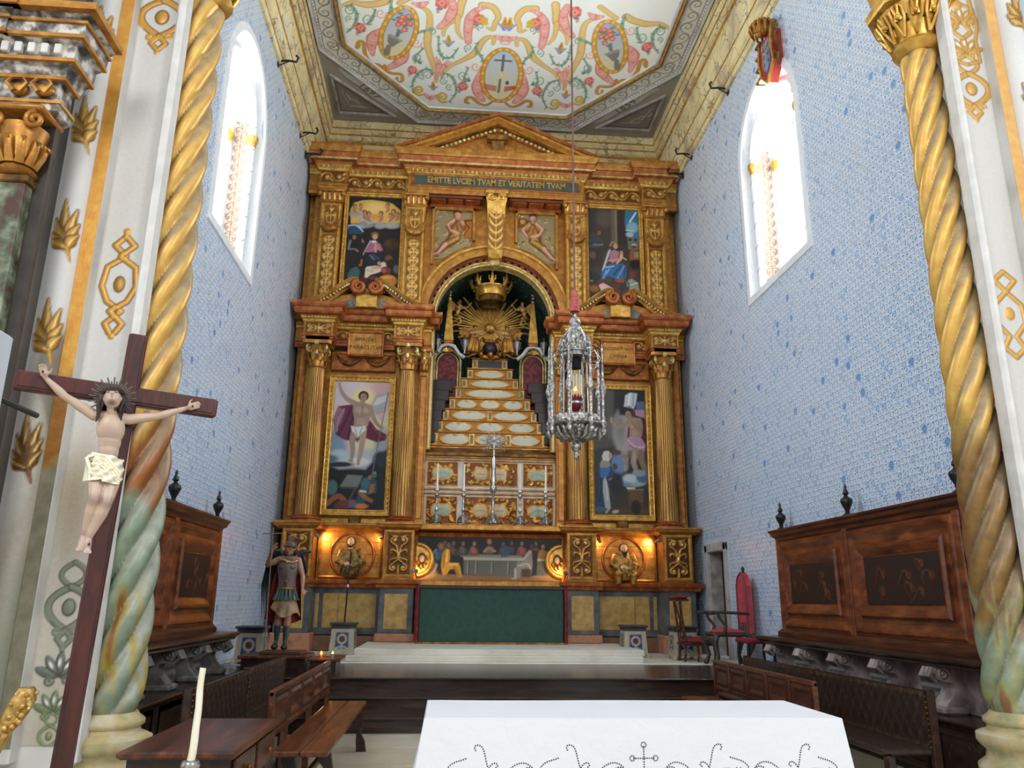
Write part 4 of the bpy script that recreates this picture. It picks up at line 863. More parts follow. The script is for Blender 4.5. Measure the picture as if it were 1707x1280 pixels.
# ledge under predella and shelf above it (mitred mouldings stepping round the pedestals)
def plan(yw, yp, xs=((1.44, 2.14), (3.38, 4.10)), end=4.22):
    L = [(-end, yw)]
    for s, rev in ((-1, True), (1, False)):
        for x0, x1 in (xs[::-1] if rev else xs):
            a, b = (-x1, -x0) if s < 0 else (x0, x1)
            if b >= end-.13 or a <= -end+.13: pass
            L += [(a, yw), (a, yp), (b, yp), (b, yw)]
    L.append((end, yw)); return L
def cornice(name, prof, yw, yp, ma, xs=((1.44, 2.14), (3.38, 4.10)), smooth=None, parent=None):
    m = MB(); m.mould(prof, plan(yw, yp, xs)); return part(name, m, ma, smooth, parent)
cornice('lower_ledge', [(0, 1.74), (.03, 1.75), (.05, 1.80), (.10, 1.83), (.11, 1.89), (.02, 1.91), (-.2, 1.91), (-.2, 1.74)], 15.9, 15.5, GOLDR)
cornice('shelf', [(-.2, 2.84), (0, 2.84), (.02, 2.86), (.07, 2.89), (.08, 2.93), (.10, 2.95), (.10, 2.98), (-.2, 2.98)], 15.9, 15.5, GOLD)
m = MB(); m.box(-1.45, 1.45, 15.5, 16.2, 2.86, 2.97, b=.015); part('candle_shelf', m, GOLD)
# pedestals with carved reliefs
def relief_panel(x0, x1, z0, z1, y, parent, kind='cand', gc='c8923c', bgc='6b3f1c', n=3, w=.02, h=.03, res=60, name='carved_panel', nrm=-1):
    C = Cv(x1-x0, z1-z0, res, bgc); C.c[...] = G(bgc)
    if kind == 'plinth':
        W_, H_, g = x1-x0, z1-z0, G('d8a850'); c0 = W_/2
        for d in (-1, 1):
            C.line(spiral(c0+d*W_*.22, H_*.84, W_*.19, -pi/2, 1.35*d, 24), (.020, .012), g, h=h); C.line(bez((c0+d*W_*.22, H_*.73), (c0+d*W_*.02, H_*.70), (c0+d*W_*.10, H_*.55), (c0, H_*.48)), (.016, .022, .012), g, h=h)
            C.line(bez((c0, H_*.46), (c0+d*W_*.20, H_*.66), (c0+d*W_*.46, H_*.62), (c0+d*W_*.36, H_*.50)), (.012, .026, .010), g, h=h); C.line(bez((c0, H_*.44), (c0+d*W_*.12, H_*.34), (c0+d*W_*.44, H_*.42), (c0+d*W_*.40, H_*.28)), (.020, .016, .008), g, h=h)
            C.line(spiral(c0+d*W_*.24, H_*.16, W_*.18, pi/2, -1.3*d, 24), (.020, .012), g, h=h); C.line(bez((c0, H_*.40), (c0+d*W_*.05, H_*.30), (c0+d*W_*.20, H_*.32), (c0+d*W_*.26, H_*.26)), (.014, .018, .010), g, h=h)
            C.ell(c0+d*W_*.22, H_*.84, .03, .03, G('ecc878'), h=h*1.3); C.ell(c0+d*W_*.24, H_*.16, .03, .03, G('ecc878'), h=h*1.3); C.line([(c0+d*W_*.1, H_*.92), (c0+d*W_*.42, H_*.97)], (.022, .006), g, h=h)
        C.ell(c0, H_*.46, .035, .05, G('ecc878'), h=h*1.5); C.line([(c0, H_*.02), (c0, H_*.22)], (.03, .01), g, h=h)
    elif kind == 'cand': candelabra(C, .02, x1-x0-.02, .02, z1-z0-.02, n, G(gc), w, h, G('e8c070'))
    elif kind == 'rin': rinceau(C, .0, x1-x0, (z1-z0)/2, (z1-z0)*.38, G(gc), w, h, G('e8c070'))
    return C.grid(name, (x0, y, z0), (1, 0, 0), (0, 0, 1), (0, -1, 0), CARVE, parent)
for s in (-1, 1):
    for x0, x1 in ((1.49, 2.08), (3.42, 4.02)):
        a, b = (x0, x1) if s > 0 else (-x1, -x0)
        m = MB(); m.box(a, b, 15.5, 16.15, 1.89, 2.86, b=.01); p = part('pedestal', m, GOLD)
        m = MB(); m.frame(a+.02, b-.02, 1.94, 2.83, [(0, 0), (.0, .03), (.03, .035), (.06, .015), (.07, 0)], 15.5); obj('frame', m, GOLD, p)
        relief_panel(a+.09, b-.09, 2.0, 2.77, 15.497, p, 'plinth', h=.04, res=75)
# predella bays with roundels and relief busts
rl = {}
for s in (-1, 1):
    a, b = (2.1, 3.4) if s > 0 else (-3.4, -2.1); cx = s*2.72
    m = MB(); m.box(a, b, 15.98, 16.15, 1.9, 2.86); p = part('predella_bay', m, GOLD)
    for i in range(4):
        bb = MB(); bb.box(a+.02, b-.02, 15.965, 15.985, 1.92+i*.235, 1.92+(i+1)*.235-.006, b=.004); obj('board', bb, GOLD, p)
    m = MB(); m.tube([(cx+.43*cos(t), 15.955, 2.37+.43*sin(t)) for t in np.linspace(0, 2*pi, 41)[:-1]]+[(cx+.43, 15.955, 2.37)], .028, 8, up=(0, 1, 0)); obj('roundel', m, GOLDR, p, 60)
    m = MB(); m.frame(a+.03, b-.03, 1.93, 2.84, [(0, 0), (0, .03), (.02, .04), (.045, .02), (.05, 0)], 15.97); obj('frame', m, GOLD, p)
# fluted columns
def fluted(x, y, z0, z1, r0, r1, n=20, N=24):
    zs = np.linspace(z0, z1, n); th = np.linspace(0, 2*pi, N*6+1); T, Z = np.meshgrid(th, zs); t = (Z-z0)/(z1-z0)
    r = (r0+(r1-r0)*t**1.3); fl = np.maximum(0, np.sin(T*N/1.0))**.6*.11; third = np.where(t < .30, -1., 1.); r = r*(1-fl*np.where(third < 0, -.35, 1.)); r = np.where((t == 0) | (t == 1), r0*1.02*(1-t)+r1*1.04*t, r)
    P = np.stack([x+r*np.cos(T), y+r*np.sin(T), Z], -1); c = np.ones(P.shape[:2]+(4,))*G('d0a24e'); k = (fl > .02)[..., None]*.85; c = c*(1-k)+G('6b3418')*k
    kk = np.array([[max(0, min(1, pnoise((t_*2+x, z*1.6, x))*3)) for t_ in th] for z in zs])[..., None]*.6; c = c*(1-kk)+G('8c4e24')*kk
    idx = np.arange(n*(N*6+1)).reshape(n, -1); q = np.stack([idx[:-1, :-1], idx[:-1, 1:], idx[1:, 1:], idx[1:, :-1]], -1).reshape(-1, 4); return P.reshape(-1, 3), q, c.reshape(-1, 4)
def capital(x, y, z, h, r, parent, ma=GOLD, k=1.0, n=16):
    m = MB(); m.lathe([(r, z), (r*1.15, z+.02), (r*1.0, z+.04), (r*1.02, z+h*.4), (r*1.3, z+h*.8), (r*1.45, z+h*.86)], (x, y, 0), n)
    a = r*1.75; pts = []
    for q in range(4):
        t0 = pi/4+q*pi/2; 
        for dt, rr in ((-.12, 1.32), (.12, 1.32), (.5, 1.02), (pi/4, .96), (pi/2-.5, 1.02)): pts.append((x+a*rr*cos(t0+dt), y+a*rr*sin(t0+dt)))
    m.loft([[(px_, py_, zz) for px_, py_ in pts] for zz in (z+h*.88, z+h)]); c = obj('capital', m, ma, parent, 50)
    lf = MB()
    for row, zz, rr, nn in ((0, z+.03, r*1.02, 8), (1, z+h*.28, r*1.08, 8)):
        for q in range(nn):
            t = q*2*pi/nn+row*pi/nn; pts = [(x+cos(t)*rr*u, y+sin(t)*rr*u, zz+v*h) for u, v in ((1.0, 0), (1.1, .14), (1.2, .27), (1.5, .33), (1.55, .26))]; lf.tube(pts, (r*.30, r*.14), 6, flat=.45, up=(cos(t+pi/2), sin(t+pi/2), 0))
    stuff(obj('acanthus', lf, ma, c, 60))
    vo = MB()
    for q in range(4):
        t = pi/4+q*pi/2; ex, ey = cos(t), sin(t)
        vo.tube([(x+ex*(r*1.3+u), y+ey*(r*1.3+u), z+h*.72+v) for u, v in spiral(0, 0, h*.17, pi/2, -1.5, 18)], (h*.05, h*.035), 6, up=(-ey, ex, 0)); vo.tube([(x+ex*r*.9, y+ey*r*.9, z+h*.5), (x+ex*r*1.15, y+ey*r*1.15, z+h*.8), (x+ex*r*1.3, y+ey*r*1.3, z+h*.89)], h*.05, 6)
    vo.ball((x, y-r*1.55, z+h*.9), h*.1, 8, 6); vo.ball((x, y-r*1.25, z+h*.55), (h*.09, h*.07, h*.12), 8, 6)
    stuff(obj('volutes', vo, GOLDL if ma is GOLD else ma, c, 60)); return c
Pc = None
for xq, lab in ((-3.66, 0), (-1.80, 0), (1.76, 0), (3.63, 0)):
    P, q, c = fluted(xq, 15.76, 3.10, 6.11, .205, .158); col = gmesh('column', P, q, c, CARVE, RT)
    b = MB(); b.box(xq-.28, xq+.28, 15.5, 16.04, 2.98, 3.02, b=.01); b.lathe([(.27, 3.02), (.29, 3.045), (.27, 3.07), (.225, 3.08), (.235, 3.1), (.215, 3.12), (.2, 3.12)], (xq, 15.76, 0), 20); obj('base', b, GOLDR, col, 60)
    capital(xq, 15.76, 6.11, .56, .16, col)
# pilasters beside the opening and the outer edges
for s in (-1, 1):
    for x0, x1, y, z0, z1 in ((1.36, 1.56, 16.0, 2.98, 6.2), (3.95, 4.12, 16.05, 2.98, 6.9)):
        m = MB(); m.box(s*x0, s*x1, y, 16.2, z0, z1, b=.008); p = part('pilaster', m, GOLD)
        m = MB(); a, b = sorted((s*x0, s*x1)); m.frame(a+.02, b-.02, z0+.12, z1-.08, [(0, 0), (0, .018), (.02, .02), (.03, 0)], y); obj('frame', m, GOLDR, p)
    capital(s*1.47, 15.98, 6.2, .46, .10, p, GOLD)
# lower paintings' surround + garland panel above
for s in (-1, 1):
    a, b = (2.08, 3.42) if s > 0 else (-3.42, -2.08)
    m = MB(); m.box(a, b, 16.02, 16.13, 6.18, 6.6, b=.006); gp = part('garland_panel', m, GOLDR)
    m = MB(); m.frame(a+.02, b-.02, 6.2, 6.56, [(0, 0), (0, .02), (.02, .025), (.035, 0)], 16.02); obj('frame', m, GOLD, gp)
    for g0, g1 in ((a+.10, (a+b)/2-.01), ((a+b)/2+.01, b-.10)):
        m = MB(); pts = [(g0+(g1-g0)*t, 15.99, 6.52-.20*sin(pi*t)**.9) for t in np.linspace(0, 1, 13)]; m.tube(pts, [.012+.045*sin(pi*t) for t in np.linspace(0, 1, 13)], 8)
        for i in range(1, 12):
            for k in range(3): m.ball((pts[i][0]+random.uniform(-.01, .01), 15.955, pts[i][2]+(k-1)*.035*sin(pi*i/12)), .018, 6, 4)
        obj('garland', m, GOLDD, gp)
    m = MB(); m.box(a+.02, b-.02, 16.05, 16.14, 3.0, 3.1, b=.01); part('sill', m, GOLDY)
    m = MB(); m.box(s*2.72-.12, s*2.72+.12, 15.93, 16.05, 2.97, 3.14, b=.02, tx=.02); part('bracket', m, GOLDD)
# middle entablature: architrave, frieze, cornice with dentils
XS = ((1.54, 2.08), (3.40, 3.92)); YW, YP_ = 15.98, 15.56
def side_ent(s):
    def pl(yw=YW, yp=YP_, g=0):
        P = [(1.36, 16.2), (1.36, yw), (1.52, yw), (1.52, yp), (2.10, yp), (2.10, yw), (3.36, yw), (3.36, yp), (3.96, yp), (3.96, yw), (4.2, yw)]
        return P if s > 0 else [(-x, y) for x, y in P[::-1]]
    def mo(name, prof, ma, **k): m = MB(); m.mould(prof, pl()); return part(name, m, ma, **k)
    mo('architrave', [(-.1, 6.66), (0, 6.66), (.0, 6.70), (.015, 6.705), (.015, 6.76), (.035, 6.77), (.035, 6.80), (-.1, 6.80)], GOLDR)
    mo('frieze_board', [(-.1, 6.80), (0, 6.80), (0, 7.08), (-.1, 7.08)], GOLD)
    mo('bed_mould', [(-.1, 7.07), (0, 7.07), (.02, 7.09), (.03, 7.13), (.06, 7.15), (.06, 7.18), (.09, 7.2), (-.1, 7.2)], GOLDY)
    mo('cornice', [(-.1, 7.2), (.10, 7.2), (.17, 7.22), (.19, 7.26), (.19, 7.34), (.22, 7.36), (.24, 7.40), (.25, 7.46), (-.1, 7.47)], GOLDR)
    d = MB()
    for x0, x1, y in ((2.14, 3.34, YW-.065), (1.54, 2.10, YP_-.065), (3.38, 3.96, YP_-.065)):
        k = int((x1-x0)/.062)
        for i in range(k): x = x0+(x1-x0)*(i+.5)/k; d.ball((s*x, y, 7.165), (.02, .02, .026), 6, 5)
    stuff(part('bead_row', d, GOLDL))
    for x0, x1 in ((1.56, 2.06), (3.40, 3.92)):
        a, b = (x0, x1) if s > 0 else (-x1, -x0); C = Cv(b-a, .26, 70, '6b3f1c'); C.c[...] = G('8a5526'); w = b-a
        for k in range(8): t = k*pi/4; C.line([(w/2, .13), (w/2+cos(t)*.17, .13+sin(t)*.10)], (.02, .045, .01), G('dcb25c'), h=.02)
        C.ell(w/2, .13, .03, .03, G('f0d080'), h=.05)
        for dx in (-1, 1): C.line(spiral(w/2+dx*.19, .18, .05, 0, 1.2*dx), .012, G('dcb25c'), h=.02); C.line(spiral(w/2+dx*.19, .07, .045, 0, -1.2*dx), .012, G('dcb25c'), h=.02)
        C.grid('frieze_block', (a, YP_-.004, 6.81), (1, 0, 0), (0, 0, 1), (0, -1, 0), CARVE, RT)
    for x0, x1 in ((2.13, 2.36), (3.06, 3.34)):
        a, b = (x0, x1) if s > 0 else (-x1, -x0); C = Cv(b-a, .26, 70, '6b3f1c'); C.c[...] = G('7a4820'); rinceau(C, 0, b-a, .13, .10, G('d6a84e'), .016, .03, G('e8c070'))
        C.grid('frieze_scroll', (a, YW-.004, 6.81), (1, 0, 0), (0, 0, 1), (0, -1, 0), CARVE, RT)
    # raised inscription tablet
    m = MB(); m.box(s*2.33, s*3.08, 15.86, 16.0, 6.46, 7.0, b=.012); tb = part('tablet', m, GOLD)
    m = MB(); a, b = sorted((s*2.33, s*3.08)); m.frame(a, b, 6.46, 7.0, [(0, 0), (0, .02), (.02, .025), (.04, .01), (.045, 0)], 15.86); obj('frame', m, GOLDR, tb)
    BL_ = mat('letter_dark', '2e2a1c', rough=.6, bump=0)
    for k, tx in enumerate(('SPIRITVS', 'PARACLITVS') if s < 0 else ('DOCEBIT VOS', 'OMNIA')):
        text3d(tx, .115 if s < 0 or k else .1, .002, Matrix.Translation(((a+b)/2, 15.856, 6.82-k*.17)) @ Matrix.Rotation(pi/2, 4, 'X'), BL_, tb, 'lettering', 1.05)
for s in (-1, 1): side_ent(s)
m = MB(); m.box(-3.9, -3.42, 15.545, 15.57, 6.70, 6.79); m.box(-3.36, -2.8, 15.97, 15.99, 6.64, 6.74); part('gap_shade', m, DARK)  # dark strips laid on the entablature, shade of a gap put into colour
m = MB(); m.box(3.42, 3.9, 15.545, 15.57, 6.70, 6.79); part('gap_shade', m, DARK)
# broken scroll pediments
for s in (-1, 1):
    cx = s*2.72
    for d in (-1, 1):
        tag_ = MB(); top = [(cx+d*1.40, 7.50), (cx+d*1.1, 7.56), (cx+d*.8, 7.72), (cx+d*.5, 7.95), (cx+d*.30, 8.06), (cx+d*.18, 8.03)]
        q = smooth(top, 5); rings = []
        for i, (x, z) in enumerate(q):
            t = i/(len(q)-1); th = .19-.07*t; x2, z2 = (q[min(i+1, len(q)-1)][0]-q[max(i-1, 0)][0], q[min(i+1, len(q)-1)][1]-q[max(i-1, 0)][1]); L = hypot(x2, z2); nx, nz = -z2/L, x2/L
            if nz < 0: nx, nz = -nx, -nz
            rings.append([(x+nx*u*th, y, max(7.46, z+nz*u*th)) for u, y in ((-.95, 15.75), (-.95, 15.6), (-.5, 15.56), (-.45, 15.46), (-.1, 15.42), (0, 15.42), (.05, 15.46), (.05, 15.75))])
        tag_.loft(rings); sp_ar = part('pediment_scroll', tag_, GOLD)
        m = MB(); c2 = [(cx+d*(.17)+u*(1 if d > 0 else -1)*1.0, 15.5, 7.88+v) for u, v in spiral(0, 0, .155, pi/2, -1.9, 34, .1)]; m.tube(c2, (.062, .03), 8, up=(0, 1, 0), flat=1.0)
        m.tube([(p_[0], 15.62, p_[2]) for p_ in c2], (.062, .03), 6, up=(0, 1, 0)); obj('volute', m, GOLDR, sp_ar, 60)
        m = MB(); qq = [(x, z-.10-.02) for x, z in q[4:-3]]
        for x, z in qq: m.box(x-.02, x+.02, 15.48, 15.6, z-.02, z+.035, b=.005)
        stuff(obj('dentils', m, GOLDL, sp_ar))
    m = MB(); m.prism([(cx-1.2, 7.46), (cx+1.2, 7.46), (cx+.7, 7.68), (cx, 7.85), (cx-.7, 7.68)], 'y', 15.66, 15.8); tp = part('tympanum', m, GOLD)
    m = MB(); m.box(cx-.22, cx+.22, 15.58, 15.7, 7.46, 7.74, b=.01); obj('block', m, GOLDY, tp)
    for d in (-1, 1):
        C = Cv(.44, .22, 60, '6c6a62'); C.c[...] = H('78766c')
        for i in range(30): C.ell(random.uniform(0, .44), random.uniform(0, .22), .02, .012, H('aaa798'), rot=random.uniform(0, 180), h=.012)
        C.grid('stone_inlay', (cx+d*.46-.22, 15.655, 7.47), (1, 0, 0), (0, 0, 1), (0, -1, 0), CARVE, tp, keep=lambda X, Y, d=d: Y < (.22-X*.4 if d > 0 else .04+X*.4))
# arch: archivolt bands
def archband(name, r0, r1, y0, y1, ma, z=7.5, n=40, a0=-.0, parent=None):
    m = MB(); rings = []
    for i in range(n+1):
        a = a0+(pi-2*a0)*i/n; c, s_ = cos(a), sin(a); rings.append([(r0*c, y0, z+r0*s_), (r1*c, y0, z+r1*s_), (r1*c, y1, z+r1*s_), (r0*c, y1, z+r0*s_)])
    m.loft(rings, True); return part(name, m, ma, 40, parent)
archband('archivolt', 1.45, 1.64, 15.96, 16.2, GOLD); archband('archivolt_fillet', 1.62, 1.67, 15.92, 16.0, GOLDY); archband('soffit', 1.40, 1.46, 16.05, 16.5, mat('soffit_red', '5a2415', '7c3a1e', rough=.5))
ab = archband('inner_archivolt', 1.27, 1.37, 16.12, 16.4, GOLDL); m = MB()
for i in range(90): a = pi*(i+.5)/90; m.ball((1.32*cos(a), 16.11, 7.5+1.32*sin(a)), (.022, .015, .022), 6, 4)
stuff(obj('bead_row', m, GOLDY, ab))
for i in range(27):
    a = pi*(i+.5)/27; m = MB(); m.box(-.045, .045, 16.08, 16.2, 1.365, 1.415, b=.006); M = Matrix.Translation((0, 0, 7.5)) @ Matrix.Rotation(pi/2-a, 4, 'Y'); m.xf(M); part('coffer_block', m, GOLDR)
for s in (-1, 1):
    m = MB(); m.box(s*1.27, s*1.37, 16.12, 16.4, 4.56, 7.5, b=.01); jb = part('jamb', m, GOLDL)
    C = Cv(.1, 2.9, 60, '8a6a35'); C.c[...] = G('9a7a40')
    for i in range(60): C.ell(.05, .025+i*.048, .035, .018, G('ecd693'), rot=35, h=.012)
    C.grid('rope_band', (s*1.32-.05, 16.118, 4.58), (1, 0, 0), (0, 0, 1), (0, -1, 0), CARVE, jb)
    m = MB(); m.box(s*1.37, s*1.42, 16.05, 16.2, 4.5, 7.5, b=.006); part('jamb_fillet', m, GOLD)
# keystone console with acanthus
m = MB(); m.loft([[(x*w_, y, z) for x, y in ((-1, 16.15), (1, 16.15), (1, y1), (-1, y1))] for z, y1, w_ in ((8.86, 15.9, .15), (8.95, 15.85, .155), (9.3, 15.86, .17), (9.8, 15.8, .19), (10.1, 15.7, .21), (10.22, 15.66, .24))]); ks = part('keystone', m, GOLDY)
C = Cv(.36, 1.25, 60, '8a5526'); C.c[...] = G('a9772f')
for i in range(6):
    for d in (-1, 1): C.line(bez((.18, .1+i*.18), (.18+d*.10, .14+i*.18), (.18+d*.15, .28+i*.18)), (.022, .03, .008), G('e6c272'), h=.03)
C.line([(.18, .05), (.18, 1.2)], .018, G('e6c272'), h=.04); C.grid('acanthus', (-.18, 15.86, 8.95), (1, -.0, 0), (0, -.09, 1), (0, -1, 0), CARVE, ks)
m = MB()
for s in (-1, 1): m.tube([(s*.02*0+x+s*.12, 15.66, 10.24+z) for x, z in spiral(0, 0, .09, 0, 1.5*s, 18)], .03, 6, up=(0, 1, 0))
m.box(-.26, .26, 15.62, 16.1, 10.3, 10.38, b=.01); obj('scrolls', m, GOLDY, ks)
m = MB(); m.box(-.11, .11, 16.05, 16.2, 8.74, 8.92, b=.02); obj('boss', m, GOLDL, ks)
# spandrels with relief figures
def spandrel(s):
    w, h = .96, 1.22; C = Cv(w, h, 60, 'a89070'); C.c[...] = G('a8946a')
    r = random.Random(5 if s < 0 else 9)
    for i in range(60): C.ell(r.uniform(0, w), r.uniform(0, h), r.uniform(.02, .06), .018, G(r.choice(['cdb67c', '8c6a3c', 'b9a070', '8f8a6a'])), rot=r.uniform(0, 180), h=.018)
    F = lambda x: x if s < 0 else w-x     # figure leans towards the arch crown
    sk, dr, dr2 = H('d8a992'), G('b98a44'), G('96632c')
    C.poly([(F(.36), .50), (F(.62), .44), (F(.74), .72), (F(.66), .98), (F(.46), .98), (F(.38), .74)], dr, soft=.01, h=.10); C.line([(F(.52), .94), (F(.60), .52)], (.02, .03), dr2, h=.11)
    C.line([(F(.56), .52), (F(.32), .34), (F(.12), .10)], (.10, .085, .05), dr, h=.09); C.line([(F(.30), .33), (F(.14), .10)], (.055, .035), sk, h=.11); C.line([(F(.14), .11), (F(.05), .07)], .03, sk, h=.1)
    C.line([(F(.48), .93), (F(.34), .80), (F(.42), .66), (F(.62), .60)], (.045, .04, .03), sk, h=.12); C.line([(F(.66), .92), (F(.80), .76), (F(.70), .62)], (.045, .035), sk, h=.1)
    C.ell(F(.56), 1.09, .085, .10, sk, h=.14); C.ell(F(.56), 1.15, .09, .06, H('6b4326'), h=.12); C.ell(F(.53), 1.10, .01, .01, '3a2a20'); C.ell(F(.59), 1.10, .01, .01, '3a2a20'); C.line([(F(.55), 1.05), (F(.58), 1.05)], .006, 'a05648')
    if s > 0: C.ell(F(.80), .96, .14, .13, G('c59548'), h=.09); C.ell(F(.80), .96, .09, .08, G('8a5c26'), ring=.02, h=.11)
    else: C.poly([(F(.72), .50), (F(.94), .52), (F(.94), 1.0), (F(.72), .98)], G('b5702c'), h=.04)
    X0 = -1.42 if s < 0 else .46
    sp1 = C.grid('spandrel_relief', (X0, 16.1, 8.86), (1, 0, 0), (0, 0, 1), (0, -1, 0), CARVE, RT, keep=lambda X, Y: (np.hypot(X+X0, Y+8.86-7.5) > 1.76) & (X < w-.05) & (X > .05) & (Y < h-.03))
    a, b = (X0, X0+w); m = MB(); pth = [(a+.02, 8.75), (a+.02, 10.08), (b-.02, 10.08), (b-.02, 9.35)] if s < 0 else [(a+.02, 9.35), (a+.02, 10.08), (b-.02, 10.08), (b-.02, 8.75)]
    for (x0, z0), (x1, z1) in zip(pth, pth[1:]): m.box(min(x0, x1)-.035, max(x0, x1)+.035, 16.03, 16.13, min(z0, z1)-.035, max(z0, z1)+.035, b=.01)
    n_ = 10; ang = [(atan2(8.78-7.5, a+.02), atan2(9.35-7.5, b-.02)) if s < 0 else (atan2(9.35-7.5, a+.02), atan2(8.78-7.5, b-.02))][0]
    m.tube([(1.74*cos(t), 16.06, 7.5+1.74*sin(t)) for t in np.linspace(ang[0], ang[1], 14)], .035, 6, up=(0, 1, 0)); part('spandrel_frame', m, GOLD)
for s in (-1, 1): spandrel(s)
# upper storey pilasters
for xq in (-3.64, -1.80, 1.80, 3.62):
    a, b = xq-.23, xq+.23; m = MB(); m.box(a, b, 15.82, 16.15, 7.46, 10.0, b=.01); p = part('pilaster', m, GOLD)
    m = MB(); m.frame(a+.03, b-.03, 7.7, 9.94, [(0, 0), (0, .02), (.03, .025), (.05, 0)], 15.82); obj('frame', m, GOLDY, p)
    relief_panel(a+.09, b-.09, 7.75, 9.2, 15.816, p, n=7, w=.015, h=.022, gc='dcb45c', bgc='946a2e')
    m = MB(); pts = [(xq+.21*cos(t), 15.77-.03*sin(-t), 9.52+.22*sin(t)*1.0) for t in np.linspace(pi, 2*pi, 13)]; m.tube(pts, [.03+.035*sin(pi*i/12) for i in range(13)], 8)
    for i in range(13):
        for k in range(2): m.ball((pts[i][0]+random.uniform(-.02, .02), pts[i][1]-.05, pts[i][2]+random.uniform(-.03, .03)), .026, 6, 5)
    obj('swag', m, GOLD, p)
    C = Cv(.24, .5, 60, 'a06c30'); C.c[...] = G('a06c30'); candelabra(C, 0, .24, .05, .48, 1, G('e0ba68'), .015, .03); C.grid('mask_panel', (xq-.12, 15.815, 9.4), (1, 0, 0), (0, 0, 1), (0, -1, 0), CARVE, p)
    m = MB(); m.box(a-.03, b+.03, 15.78, 16.1, 9.98, 10.02, b=.008); m.loft([[(a, 15.8, 10.02), (b, 15.8, 10.02), (b, 16.1, 10.02), (a, 16.1, 10.02)], [(a-.04, 15.74, 10.2), (b+.04, 15.74, 10.2), (b+.04, 16.1, 10.2), (a-.04, 16.1, 10.2)]]); m.box(a-.06, b+.06, 15.7, 16.1, 10.2, 10.27, b=.01)
    for i in range(4): m.tube([(a+.06+i*.113, 15.79, 10.03), (a+.06+i*.113, 15.74, 10.12), (a+.06+i*.113, 15.70, 10.17), (a+.06+i*.113, 15.69, 10.14)], (.045, .025), 6)
    for d in (-1, 1): m.ball((xq+d*.25, 15.72, 10.14), .06, 8, 6)
    obj('capital', m, GOLD, p, 50)
# upper entablature, stepping round the pilasters, projecting centre with inscription
def pl2(yw, yp, yc):
    P = [(1.98, yc), (1.98, yw), (3.34, yw), (3.34, yp), (3.94, yp), (3.94, yw), (4.2, yw)]
    return [(-x, y) for x, y in P[::-1]]+P
def up(name, prof, ma, yw=15.98, yp=15.78, yc=15.74): m = MB(); m.mould(prof, pl2(yw, yp, yc)); return part(name, m, ma)
up('upper_architrave', [(-.1, 10.27), (0, 10.27), (.01, 10.34), (.03, 10.36), (.03, 10.42), (-.1, 10.42)], GOLD)
up('upper_frieze', [(-.1, 10.42), (0, 10.42), (0, 10.74), (-.1, 10.74)], GOLD)
up('upper_bed', [(-.1, 10.74), (.02, 10.74), (.04, 10.78), (.09, 10.83), (.09, 10.86), (-.1, 10.86)], GOLDY)
up('upper_cornice', [(-.1, 10.86), (.10, 10.86), (.12, 10.9), (.2, 10.93), (.22, 11.0), (.24, 11.08), (-.1, 11.09)], GOLDR)
up('upper_sima', [(-.1, 11.09), (.25, 11.09), (.27, 11.13), (.32, 11.2), (.32, 11.25), (-.3, 11.27)], GOLD)
up('upper_bead', [(.20, 10.915), (.235, 10.915), (.235, 10.95), (.20, 10.95)], GOLDL)
eg = MB()
for x0, x1, y in ((-3.92, -3.36, 15.70), (-3.3, -2.2, 15.90), (-1.94, 1.94, 15.66), (2.2, 3.3, 15.90), (3.36, 3.92, 15.70)):
    k = int((x1-x0)/.10)
    for i in range(k):
        x = x0+(x1-x0)*(i+.5)/k; eg.ball((x, y, 10.80), (.028, .03, .045), 8, 5)
stuff(part('egg_moulding', eg, GOLDL, 60))
for s in (-1, 1):
    a, b = (2.06, 3.32) if s > 0 else (-3.32, -2.06); C = Cv(b-a, .28, 60, '6b3f1c'); C.c[...] = G('7d5424'); rinceau(C, 0, b-a, .14, .115, G('cc9a44'), .016, .035, G('e8c070')); C.grid('frieze_rinceau', (a, 15.975, 10.44), (1, 0, 0), (0, 0, 1), (0, -1, 0), CARVE, RT)
    a, b = (3.38, 3.9) if s > 0 else (-3.9, -3.38); C = Cv(b-a, .28, 60, '6b3f1c'); C.c[...] = G('8a5a26'); rinceau(C, 0, b-a, .14, .115, G('cc9a44'), .016, .03, G('e8c070')); C.grid('frieze_block', (a, 15.775, 10.44), (1, 0, 0), (0, 0, 1), (0, -1, 0), CARVE, RT)
m = MB(); m.box(-1.98, 1.98, 15.72, 16.2, 10.27, 10.80); ins = part('inscription_beam', m, GOLD)
m = MB(); m.box(-1.84, 1.84, 15.70, 15.73, 10.47, 10.70); obj('green_field', m, mat('field_green', '33443d', '46574c', rough=.5, bump=.05), ins)
m = MB(); m.frame(-1.92, 1.92, 10.42, 10.75, [(0, 0), (0, .03), (.02, .04), (.05, .02), (.07, 0)], 15.72); obj('frame', m, GOLDR, ins)
text3d('EMITTE LVCEM TVAM ET VERITATEM TVAM', .205, .004, Matrix.Translation((0, 15.694, 10.585)) @ Matrix.Rotation(pi/2, 4, 'X') @ Matrix.Diagonal((.79, 1, 1, 1)), GOLDY, ins, 'lettering', 1.0, .003)
for s in (-1, 1):   # coffered soffit strip under the beam
    m = MB(); m.box(s*.3, s*1.52, 15.76, 16.1, 10.2, 10.27, b=.005); sf = part('beam_soffit', m, mat('soffit_red', '5a2415'))
    for i in range(3): m = MB(); m.box(s*(.36+i*.39), s*(.36+i*.39+.33), 15.80, 16.04, 10.175, 10.2, b=.01); obj('coffer', m, GOLDR, sf)
    m = MB(); m.box(s*.3, s*1.5, 16.04, 16.13, 10.1, 10.2, b=.01); part('soffit_board', m, GOLDR)
